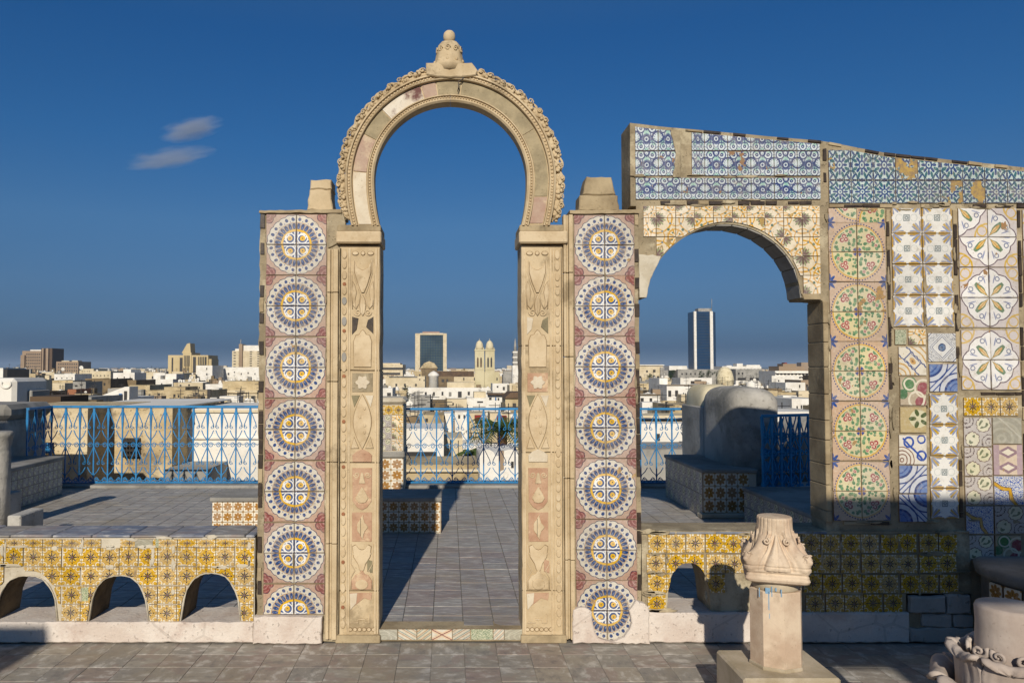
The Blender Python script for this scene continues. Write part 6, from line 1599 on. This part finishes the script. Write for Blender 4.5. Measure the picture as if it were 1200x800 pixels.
bld('white_house', 'white house with cluttered terrace and dark openings below the cathedral porch', 'building', 569, 590, 462.5, 150, 8, 'white_wall', W_((574.5, 467, 3, 3), (584, 467.5, 2, 3)), True, [('canopy', 'roof_dark', 571, 590, 460.8, 462.3, -1, 4), ('clothes', 'blue_door', 580, 581.5, 465.5, 468.5, -0.3, -0.1)])
bld('white_house', 'white cube house to the right of the cathedral nave', 'building', 577, 597, 450, 235, 9, 'white_wall', W_((590.3, 455, 2.4, 4), (583, 453, 2, 2.2)))
t = bld('ochre_house', 'small ochre house with a hipped brown roof beside the right carved pilaster', 'building', 592, 612, 466, 84, 5, 'sand_wall', W_((602.5, 474.5, 4, 4.5)), False)
MB().prism(PZ([(591, 466.2), (598, 459.6), (612, 459.6), (614, 466.2)], 84), 83.7, 89).build('roof', M_['roof_dark'], t)
bld('white_house', 'shaded white corner house above the tiled pier', 'building', 440, 460, 455.5, 130, 8, 'white_wall', W_((456, 464, 4.5, 8)))
# lower, through the railing
t = bld('white_terrace_house', 'broad white parapet house seen through the left half of the central railing', 'building', 468, 520, 503, 26, 3, 'white_wall', (), True, [('shade_panel', 'window_dark', 474, 511, 529, 548, -0.05, 0.2)])  # dark panel paints in the patch of shade on this wall
bld('cream_house', 'cream wall with a thin dark slit seen through the middle of the central railing', 'building', 511, 542, 514, 28, 3, 'cream_wall', W_((528, 530, 1.6, 30), (537, 533, 0.8, 34)))
bld('low_wall_house', 'low beige parapet beyond the central railing at floor level', 'building', 470, 560, 545, 19, 2, 'sand_wall', (), True, [('coping', 'cream_wall', 470, 561, 549, 552, -0.1, 0.05)])
t = bld('white_arch_house', 'white house with rounded gables beneath the palm, through the central railing', 'building', 562, 610, 534, 24, 3, 'white_wall', W_((600, 544, 3, 7)), False, [('doorway', 'tower_brown', 584, 590, 528, 556, -0.04, 0.1)])
for c_, w_ in ((571, 9), (598, 12)): MB().prism(PZ([(c_ + w_ * cos(pi * k / 12), 534.5 - 8 * sin(pi * k / 12)) for k in range(13)], 24), 24.01, 25.5).build('gable', M_['white_wall'], t)
bld('grey_house', 'grey flat roofed house in the gap left of the palm', 'building', 494, 520, 487, 44, 4, 'sand_wall', W_((500, 492, 3, 4)))
bld('white_house', 'white block with black window glimpsed at the top of the central railing, left part', 'building', 516, 529, 485, 47, 3, 'white_wall', W_((520, 489, 3, 4)))
bld('white_house', 'white block with two dark windows glimpsed at the top middle of the central railing', 'building', 533, 548, 483.5, 49, 3, 'white_wall', W_((538, 488, 2.4, 4), (544, 488, 2, 4)))
bld('red_awning_house', 'house with dull red awning behind the top of the central railing', 'building', 550, 570, 485, 50, 3, 'cream_wall', (), True, [('awning', 'red', 556, 564, 486, 491, -0.6, 0.1)])
bld('red_awning_house', 'house with wide maroon awning behind the central railing near the palm', 'building', 574, 598, 485, 52, 3, 'cream_wall', (), True, [('awning', 'red', 582, 593, 486.5, 490.5, -0.6, 0.1)])
# left railing: near houses
for (lab, u0, u1, Y, mat, vt, wins, ex) in (
    ('rough sandstone house wall directly behind the left end of the railing', -20, 104, 12.3, 'rough_wall', 478.5, W_((60, 524, 10, 12)), []),
    ('rough sandstone house with a barred window behind the middle of the left railing', 100, 203, 13.1, 'rough_wall', 478.2, W_((157, 524, 19, 22)), []),
    ('plain white house wall behind the right part of the left railing', 196, 318, 13.9, 'white_wall', 479, (), [('cornice', 'white_wall', 219, 318, 512, 514, -0.05, 0.1), ('shed', 'grey_city', 222, 268, 540, 640, -1.2, 0), ('string_course', 'cream_wall', 219, 318, 480, 483, -0.04, 0.05)])):
    t = bld('rooftop_house', lab, 'house', u0, u1, vt, Y, 2.6, mat, wins, False, ex)
    if wins:
        wu, wv, ww, wh = wins[0]; g = MB(); p = Y / FPX
        for i in range(5): g.box(ux(wu - ww / 2 + ww * (i + .5) / 5, Y) - .008, ux(wu - ww / 2 + ww * (i + .5) / 5, Y) + .008, Y - .12, Y - .10, vz(wv + wh / 2, Y), vz(wv - wh / 2, Y))
        for i in range(4): g.box(ux(wu - ww / 2, Y), ux(wu + ww / 2, Y), Y - .135, Y - .12, vz(wv - wh / 2 + wh * (i + .5) / 4, Y) - .008, vz(wv - wh / 2 + wh * (i + .5) / 4, Y) + .008)
        g.build('window_grille', M_['blue_paint'] if u0 < 0 else M_['window_dark'], t)
mb = MB().box(ux(84, 13.5), ux(216, 13.5), 13.2, 16.5, vz(478, 13.2) + 0.004, vz(475.8, 13.2) + 0.0, bev=0.02).build('white_roof_slab', M_['white_wall']); tag(mb, 'flat bright white roof slab just above the left railing', 'roof')
# right arch view
bld('beige_flats', 'beige flats with balconies at the left of the right arch view', 'building', 745, 777, 428, 330, 16, 'cream_wall', W_((766.5, 434.5, 3, 3), (766, 441, 3, 3), (750, 442, 2.5, 3.2), (758, 435, 2, 2.4), (771, 441.5, 3, 2)), True, [('cornice', 'white_wall', 745, 778, 427.3, 428.3, -0.6, 0.2), ('pilaster', 'grey_city', 773, 777.5, 430, 446, -1, 0)])
bld('stone_terrace', 'stepped stone terraces below the beige flats', 'building', 748, 772, 450, 150, 8, 'sand_wall', W_((755, 455, 2, 2), (765, 456, 2, 2)), True, [('ledge', 'cream_wall', 748, 770, 455.5, 457, -1.2, 0)])
bld('long_hotel', 'long grey building with a row of windows at the foot of the glass skyscraper', 'building', 794, 846, 433.5, 420, 18, 'grey_city', grid(799, 840, 438, 438, 9, 1, 1.6, 2.2), True, [('upper_floor', 'white_wall', 786, 807, 428.5, 433.7, 3, 14)])
bld('long_hotel', 'grey office building with wide dark window bands right of the cupola', 'building', 862, 893, 433, 400, 18, 'grey_city', W_((865.5, 437.5, 1.8, 2.4), (869.8, 437.5, 1.8, 2.4)), True, [('band', 'window_dark', 864, 873, 442.5, 445, -0.3, 0.4), ('band', 'window_dark', 878, 893, 442.5, 445, -0.3, 0.4), ('ledge', 'white_wall', 862, 893, 446, 447.5, -1, 0.2)])
bld('white_roof_block', 'jagged white rooftop blocks on the skyline right of the skyscraper', 'building', 846, 892, 430, 500, 16, 'white_wall', grid(868, 888, 432.5, 432.5, 6, 1, 1, 1.4), True, [('upper_floor', 'white_wall', 864, 871, 425.8, 430.2, 1, 8), ('upper_floor', 'white_wall', 876, 892, 427.4, 430.2, 2, 9), ('shed', 'white_wall', 852, 858, 428, 430.2, 1, 6)])
bld('low_white_house', 'low white house with a dark strip window below the long grey building', 'building', 797, 834, 443.5, 260, 10, 'white_wall', W_((817.5, 445.5, 8, 1.3)))
bld('white_house', 'large white house with three tall windows behind the right arch railing', 'house', 781, 832, 451.5, 105, 8, 'white_wall', W_((784.3, 461, 3.6, 7), (792.3, 460.8, 3.4, 7), (807.6, 460.8, 4, 7.4), (800.5, 461, 1.2, 2)), True, [('roof_edge', 'brown_wall', 781, 832, 450.6, 451.6, -0.15, 0.1), ('ledge', 'sand_wall', 804, 823, 467, 468.4, -0.4, 0)])
bld('white_house', 'tall plain white chimney-like house corner left of the large white house', 'house', 772.5, 782, 444, 112, 6, 'white_wall', ())
bld('white_house', 'low white house with two dark windows at the left edge of the right arch', 'house', 744, 773, 463, 80, 5, 'white_wall', W_((752, 468.8, 3.6, 5.4), (762.2, 469, 3, 5.4)), True, [('cornice', 'brown_wall', 744, 773, 461.8, 462.8, -0.2, 0.1)])
bld('sand_house', 'small tan house behind the railing right of the low white house', 'house', 784, 822, 475, 60, 5, 'sand_wall', W_((789, 479.5, 2, 4), (810, 479, 2, 3)))
t = thing('cupola', 'beige ribbed cupola on a round drum behind the cream rounded pier', 'dome', (ux(853.5, 150), 152, GZ))
p = 150 / FPX
MB().lathe([(10 * p, GZ), (10 * p, vz(446, 150)), (10.3 * p, vz(445.6, 150)), (10 * p, vz(444.5, 150)), (9.3 * p, vz(440, 150)), (7.6 * p, vz(434.5, 150)), (5 * p, vz(431, 150)), (1 * p, vz(429.8, 150))], ux(853.5, 150), 152, 24).build('dome', M_['lime_dome'], t)
t = thing('small_dome', 'little bright white dome right of the beige cupola', 'dome', (ux(883, 95), 96, GZ)); p = 95 / FPX
MB().lathe([(5.3 * p, GZ), (5.3 * p, vz(451, 95)), (4.6 * p, vz(448.6, 95)), (2.6 * p, vz(447, 95)), (0.3 * p, vz(446.6, 95))], ux(883, 95), 96, 18).build('dome', M_['white_wall'], t)
bld('apartment_block', 'busy apartment block with rows of balconies at the right of the right arch view', 'building', 908, 948, 434.5, 340, 18, 'white_wall', grid(911, 945, 438.5, 442.5, 9, 2, 2.6, 1.6), False,
    [('upper_floor', 'tower_brown', 916, 946, 429, 434.7, 3, 14), ('roof_clutter', 'tower_brown', 922, 938, 426, 429.2, 4, 10), ('roof_clutter', 'red', 925, 928, 424.6, 426.2, 5, 8), ('balcony', 'white_wall', 908, 948, 436.2, 437.2, -1.2, 0), ('balcony', 'white_wall', 908, 948, 440.2, 441.2, -1.2, 0), ('balcony', 'white_wall', 908, 948, 444.4, 445.4, -1.2, 0)])
bld('white_house', 'white flat house below the busy apartment block', 'building', 904, 936, 441, 250, 10, 'white_wall', W_((912, 446, 1.5, 2), (922, 446, 1.5, 2)))
bld('white_house', 'bright white square house with one small window near the right jamb', 'building', 920, 943, 449, 150, 8, 'white_wall', W_((936.5, 452.5, 1.4, 3.6)))
bld('sand_house', 'sandy roofed house with dark edge above the grey hump', 'building', 898, 932, 460.5, 92, 6, 'sand_wall', W_((908, 457, 1, 1)), True, [('upper_floor', 'brown_wall', 904, 920, 455.5, 460.6, 1, 4)])
bld('white_house', 'white house wall with a drain pipe above the dark blue gate', 'house', 903, 927, 466.5, 66, 5, 'white_wall', W_((917.5, 475, 0.5, 14)))
bld('white_house', 'white house with a row of black openings beside the right jamb', 'house', 927, 962, 468, 60, 5, 'white_wall', W_((933, 477.5, 1.4, 4), (938, 476.5, 1.4, 4), (942, 477, 1.4, 5), (946, 476.5, 1.4, 5)), True)
bld('beige_house', 'low beige house on the skyline at the far right of the right arch view', 'building', 938, 965, 446, 210, 10, 'tower_brown', W_((945, 452, 2, 4)))
bld('white_house', 'low white parapet directly behind the dark blue gate', 'house', 880, 965, 483, 30, 3, 'white_wall', ())
bld('white_house', 'plain white lower house seen through the right arch railing', 'house', 748, 830, 497, 24, 3, 'white_wall', W_((770, 512, 4, 8),), True, [('ledge', 'cream_wall', 748, 830, 489, 491.5, 1, 2.4)])
bld('grey_house', 'pale grey low roof below the white house behind the right arch railing', 'house', 740, 830, 527, 18, 2, 'grey_city', ())

# filler town, reads as one mass
R = random.Random(21); town = MB()
def vtop_of(z, Y): return 432.0 - (z - EYE) / Y * FPX
mats = ['white_wall', 'cream_wall', 'sand_wall', 'brown_wall', 'grey_city', 'window_dark', 'tower_brown', 'roof_dark']
for i in range(3600):
    q = R.random(); Y = 34 * (1500 / 34.0) ** (q ** 0.75); u = R.uniform(-120, 1320)
    X_ = ux(u, Y); w = R.uniform(3, 8) * (1 if Y < 300 else 1.6); d = R.uniform(5, 10); h = R.uniform(-6.5, -2.2) - (0.5 if Y < 60 else 0)
    if Y > 250: h = R.uniform(-8, min(1.0, EYE - 2.5 * Y / FPX))
    if Y < 150: h = min(h, -2.7)
    hu = w / 2 / Y * FPX; tv = vtop_of(h + 0.9, Y)
    if any(Y < pY and u + hu > a and u - hu < b_ and tv < pb_ for a, b_, pt__, pb_, pY in PLACED): continue
    mi = R.choices(range(8), (42, 26, 14, 5, 8, 0, 4, 1))[0]
    town.box(X_ - w / 2, X_ + w / 2, Y, Y + d, GZ, h, mi)
    town.box(X_ - w / 2 - .02, X_ + w / 2 + .02, Y - .03, Y + 0.3, h, h + 0.5, mi)
    for k in range(R.randrange(0, 3)):
        a = X_ + R.uniform(-w / 3, w / 3); s = R.uniform(0.6, 2.0); yy_ = Y + R.uniform(0.5, d - 2)
        town.box(a - s / 2, a + s / 2, yy_, yy_ + s, h, h + R.uniform(0.6, 2.4), R.choice((0, 1, 2, 4, 6, 3)))
    if Y < 420 and R.random() < 0.5: q_ = R.uniform(.35, .6); a = X_ + R.uniform(-w / 3, w / 3); town.lathe([(q_, h), (q_, h + R.uniform(.8, 1.3)), (0.1, h + 1.5)], a, Y + 1.6, 8, R.choice((0, 4, 0, 2)))
    if Y < 300:
        for k in range(R.randrange(1, 4)): a = X_ + R.uniform(-w / 2, w / 2); yy_ = Y + R.uniform(.3, 3); H2 = R.uniform(1.2, 3.2); town.box(a - .025, a + .025, yy_, yy_ + .05, h, h + H2, 5); town.box(a - .5, a + .5, yy_, yy_ + .04, h + H2 - .25, h + H2 - .2, 5); town.box(a - .35, a + .35, yy_, yy_ + .04, h + H2 - .6, h + H2 - .55, 5)
        if R.random() < .3: a = X_ - w / 3; town.box(a, X_ + w / 3, Y + .8, Y + .84, h + 1.35, h + 1.38, 5); [town.box(a + .3 + .7 * k, a + .8 + .7 * k, Y + .81, Y + .83, h + .6, h + 1.35, R.choice((0, 0, 1, 6, 4))) for k in range(int(w / 1.3))]
    for k in range(R.randrange(2, 7)):
        a = X_ + R.uniform(-w / 2 + .6, w / 2 - .6); z = h - R.choice((1.6, 4.4)) ; town.box(a - .4, a + .4, Y - .06, Y + .1, z - .6, z + .6, 5)
    if R.random() < 0.5:
        a = X_ + R.uniform(-w / 3, w / 3); yy_ = Y + 1; town.box(a - .03, a + .03, yy_, yy_ + .06, h, h + 2.2, 5)
        town.blob((a + 0.2, yy_ - 0.1, h + 1.2), (0.45, 0.08, 0.45), 8, 4, 0)
stuff(town.build('far_town', [M_[k] for k in mats])); tag(bpy.data.objects['far_town'], 'crowded white and sandy rooftops of the old town spreading to the horizon', 'town')
far = MB()
for i in range(1700):
    Y = R.uniform(900, 5200); X_ = ux(R.uniform(-150, 1350), Y); w = R.uniform(8, 34); far.box(X_ - w / 2, X_ + w / 2, Y, Y + 15, GZ, GZ + R.uniform(5, 14 + (Y / 700) + (10 if R.random() < 0.06 else 0)), R.choices((0, 1, 2, 3), (5, 4, 3, 2))[0])
stuff(far.build('distant_suburbs', [M_[k] for k in ('white_wall', 'cream_wall', 'tower_brown', 'grey_city')])); tag(bpy.data.objects['distant_suburbs'], 'hazy bluish low suburbs along the horizon line', 'suburbs')
hl = MB(); N = 60; hp = []
for i in range(N + 1):
    u = -300 + 1800 * i / N; v = 431.0 - 3.0 * abs(mnoise.noise(Vector((i * 0.21, 3.3, 0)))) - 0.8 * abs(mnoise.noise(Vector((i * 0.9, 1.3, 0)))); hp.append((ux(u, 9000), vz(v, 9000)))
for a, b_ in zip(hp, hp[1:]): hl.mesh([(a[0], 8000, GZ), (b_[0], 8000, GZ), (b_[0], 9000, b_[1]), (a[0], 9000, a[1]), (b_[0], 10500, GZ), (a[0], 10500, GZ)], [(0, 1, 2, 3), (3, 2, 4, 5)])
struct(hl.build('hills', M_['foliage']))

# trees
def leafy(name, label, u, v0, v1, Y, wpx, seed, mat='foliage', conic=False):
    R = random.Random(seed); p = Y / FPX; x = ux(u, Y); zt, zb_ = vz(v0, Y), vz(v1, Y); H = zt - zb_; t = thing(name, label, 'tree', (x, Y, GZ))
    MB().tube([(x, Y, GZ), (x + 0.1, Y, (GZ + zb_) / 2), (x, Y, zt - H * 0.3)], [0.02 * H + 0.15, 0.015 * H + 0.1, 0.03], 7).build('trunk', M_['trunk'], t)
    mb = MB(); W2 = wpx * p / 2
    for c in range(14):
        cz_ = zb_ + H * R.random(); k = (1 - (cz_ - zb_) / H) if conic else sin(pi * (0.12 + 0.8 * (cz_ - zb_) / H)); cr = W2 * k * 0.62
        w = R.uniform(0, 2 * pi); cx, cy = x + cos(w) * cr, Y + sin(w) * cr; rad = W2 * R.uniform(0.3, 0.55)
        for l in range(34):
            d = Vector((R.gauss(0, 1), R.gauss(0, 1), R.gauss(0, 1))).normalized() * rad * R.uniform(0.5, 1); c0 = Vector((cx, cy, cz_)) + d; s = max(0.35 * p, rad * 0.22)
            a = Vector((R.gauss(0, 1), R.gauss(0, 1), R.gauss(0, 1))).normalized(); b__ = a.cross(Vector((R.gauss(0, 1), R.gauss(0, 1), R.gauss(0, 1)))).normalized()
            mb.face([c0 - a * s, c0 + b__ * s * 0.6, c0 + a * s, c0 - b__ * s * 0.6])
    mb.build('crown', M_[mat], t); return t
leafy('conifer_tree', 'dark upright conifer in front of the cream mansion', 476, 450, 469, 200, 13, 1, conic=True)
leafy('round_tree', 'round dark tree left of the glass skyscraper foot', 788, 434, 445, 380, 11, 2)
leafy('round_tree', 'first small round tree before the long grey building', 821.5, 435, 444, 390, 8, 3)
leafy('round_tree', 'second small round tree before the long grey building', 830.5, 433, 443, 390, 8, 4)
leafy('round_tree', 'third small round tree just left of the beige cupola', 839.5, 432.5, 443, 390, 8, 5)
leafy('round_tree', 'small tree on the terrace of the beige flats', 761, 438, 447, 300, 9, 6)
def palm(label, u, v, Y, R_, seed):
    R = random.Random(seed); x = ux(u, Y); z = vz(v, Y); t = thing('palm_tree', label, 'palm', (x, Y, GZ))
    MB().tube([(x, Y, GZ), (x + 0.15, Y, z - 4), (x, Y, z)], [0.28, 0.2, 0.2], 8).build('trunk', M_['trunk'], t)
    for k in range(26):
        w = 2 * pi * k / 26 + R.uniform(-.1, .1); el = R.uniform(0.1, 1.2); L = R_ * R.uniform(0.8, 1.1); d = Vector((cos(w), sin(w), 0)); mb = MB(); pts = []
        for i in range(9):
            s = i / 8; pts.append(Vector((x, Y, z)) + d * L * s * cos(el * 0.7) + Vector((0, 0, L * (sin(el) * s - 0.75 * s * s))))
        mb.tube(pts, [0.025 * (1 - i / 9.5) for i in range(9)], 4)
        side = d.cross(Vector((0, 0, 1)))
        for i in range(1, 9):
            for f in (0.0, 0.5):
                q = pts[i - 1].lerp(pts[i], f) ; tg = (pts[i] - pts[i - 1]).normalized(); ll = L * 0.26 * (1 - (i / 9.5) ** 3)
                for s in (-1, 1):
                    e = q + side * s * ll + tg * ll * 0.6 - Vector((0, 0, ll * 0.35)); mb.face([q - tg * 0.03, q + tg * 0.03, e])
        mb.build('frond', M_['palm'], t)
    return t
palm('tall date palm with drooping fronds behind the right half of the central railing', 588, 505, 30, 1.9, 5)
palm('smaller palm in deep green left of the tall date palm', 556, 533, 28, 0.9, 8)
# satellite dishes
def dish(label, u, v, Y, rp, seed=0):
    p = Y / FPX; r = rp * p; x = ux(u, Y); z = vz(v, Y); t = thing('satellite_dish', label, 'satellite dish', (x, Y, z - r * 1.6))
    mb = MB(); n = 18; vs = []
    for rr, dy in ((0.02, 0.22), (0.35, 0.19), (0.7, 0.10), (1.0, 0.0), (1.0, 0.03), (0.7, 0.13), (0.02, 0.26)):
        for j in range(n): th = 2 * pi * j / n; vs.append((x + rr * r * cos(th), Y + dy * r, z + rr * r * sin(th)))
    mb.mesh(vs, [(i * n + j, i * n + (j + 1) % n, (i + 1) * n + (j + 1) % n, (i + 1) * n + j) for i in range(6) for j in range(n)], 0, True); mb.build('reflector', M_['white_wall'], t)
    MB().tube([(x, Y + 0.15 * r, z - r * 0.2), (x, Y + 0.3 * r, z - r * 1.7)], 0.06 * r, 6).build('mast', M_['grey_city'], t)
    MB().tube([(x, Y + 0.05 * r, z - r * 0.9), (x, Y - 0.8 * r, z)], 0.04 * r, 5).build('feed_arm', M_['grey_city'], t)
for lab, u, v, Y, r in (('large white satellite dish before the white house behind the central railing', 590, 556, 17.5, 5.5), ('white dish on the roofs just right of the second brown block', 95.5, 430.8, 300, 2.4),
                        ('white dish on the roofs in front of the second brown block', 74, 432.5, 280, 2.0), ('small white dish behind the left railing near the gabled house', 101, 459.5, 90, 1.6),
                        ('small white dish on the skyline beside the long beige block', 114, 434, 320, 1.2), ('white dish glimpsed at the top of the central railing', 566, 489.5, 46, 2.6)):
    dish(lab, u, v, Y, r)

# ================================================================== CLOUDS (thin wisps, outside the haze)
def cloud(label, u, v, wpx, hpx, tilt, seed):
    Y = 14000; p = Y / FPX; c = at(u, v, Y); mb = MB(); mb.blob((0, 0, 0), (wpx * p / 2, wpx * p * 0.3, hpx * p / 2), 24, 14)
    mt, b = new_mat('wispy cloud'); X.nt.nodes.remove(b); out = X.nt.nodes['Material Output']
    tc = nd('ShaderNodeTexCoord'); vm = nd('ShaderNodeVectorMath', operation='MULTIPLY'); lk(vm.inputs[0], tc.outputs['Object']); vm.inputs[1].default_value = (2.0 / (wpx * p), 3.3 / (wpx * p), 2.0 / (hpx * p))
    ln = nd('ShaderNodeVectorMath', operation='LENGTH'); lk(ln.inputs[0], vm.outputs[0])
    sv = nd('ShaderNodeVectorMath', operation='MULTIPLY'); lk(sv.inputs[0], tc.outputs['Object']); sv.inputs[1].default_value = (0.6, 1.0, 3.2)
    nn = noise_tex(0.0032, 5.0, sv.outputs[0])
    d = smooth(1.0 - X(ln.outputs['Value']) + (nn - 0.5) * 1.5, 0.05, 0.75)
    vs = nd('ShaderNodeVolumePrincipled'); vs.inputs['Color'].default_value = (0.9, 0.92, 0.95, 1); lk(vs.inputs['Density'], d * (1.0 / (wpx * p * 0.30))); vs.inputs['Anisotropy'].default_value = 0.0
    X.nt.links.new(vs.outputs[0], out.inputs['Volume'])
    o = bpy.data.objects.new('cloud', mb.data('cloud', mt)); C.objects.link(o); o.location = c; o.rotation_euler = (0, -math.radians(tilt), 0)
    tag(o, label, 'cloud'); return o
cloud('short pale cloud wisp, the upper of the two at upper left', 224, 151, 84, 26, 14, 1)
cloud('long thin pale cloud wisp, the lower of the two at upper left', 197, 186, 120, 18, 10, 2)
# haze over the city
hz = MB().box(-9500, 9500, -300, 11500, GZ - 1, 90)
mt, b = new_mat('air haze'); X.nt.nodes.remove(b); vs = nd('ShaderNodeVolumePrincipled'); vs.inputs['Color'].default_value = (0.55, 0.72, 0.95, 1); vs.inputs['Density'].default_value = 0.00010; vs.inputs['Anisotropy'].default_value = 0.0
X.nt.links.new(vs.outputs[0], X.nt.nodes['Material Output'].inputs['Volume'])
HAZE = stuff(hz.build('haze', mt))

# ================================================================== GROUPS OF REPEATS
GROUPS = {'tiled_pillar': 'tiled pillars beside the doorway', 'carved_pilaster': 'carved pilasters of the doorway', 'cap_block': 'cap blocks on the pillars', 'tiled_bench': 'tiled benches of the terrace',
          'bench_block': 'tiled blocks on the upper terrace', 'humped_wall': 'humped walls beside the gate', 'iron_railing': 'blue railings along the terrace edge', 'palm_tree': 'palms below the terrace',
          'satellite_dish': 'satellite dishes on the roofs', 'round_tree': 'round trees in the city', 'cloud': 'cloud wisps', 'white_house': 'white houses of the town', 'sand_house': 'sandy houses of the town',
          'brown_house': 'brown houses of the town', 'beige_house': 'beige houses of the town', 'grey_house': 'grey houses of the town', 'low_house': 'low houses of the town', 'rooftop_house': 'houses right behind the left railing',
          'tower_block': 'tower blocks on the skyline', 'apartment_block': 'apartment blocks on the skyline', 'beige_block': 'beige blocks on the skyline', 'long_hotel': 'long grey buildings below the skyscraper',
          'red_awning_house': 'houses with red awnings', 'shade_wall_behind_viewer': 'unseen shade walls added behind the viewer'}
for o in list(bpy.data.objects):
    if o.parent is None and o.get('label'):
        g = GROUPS.get(o.name.split('.')[0])
        if g: o['group'] = g
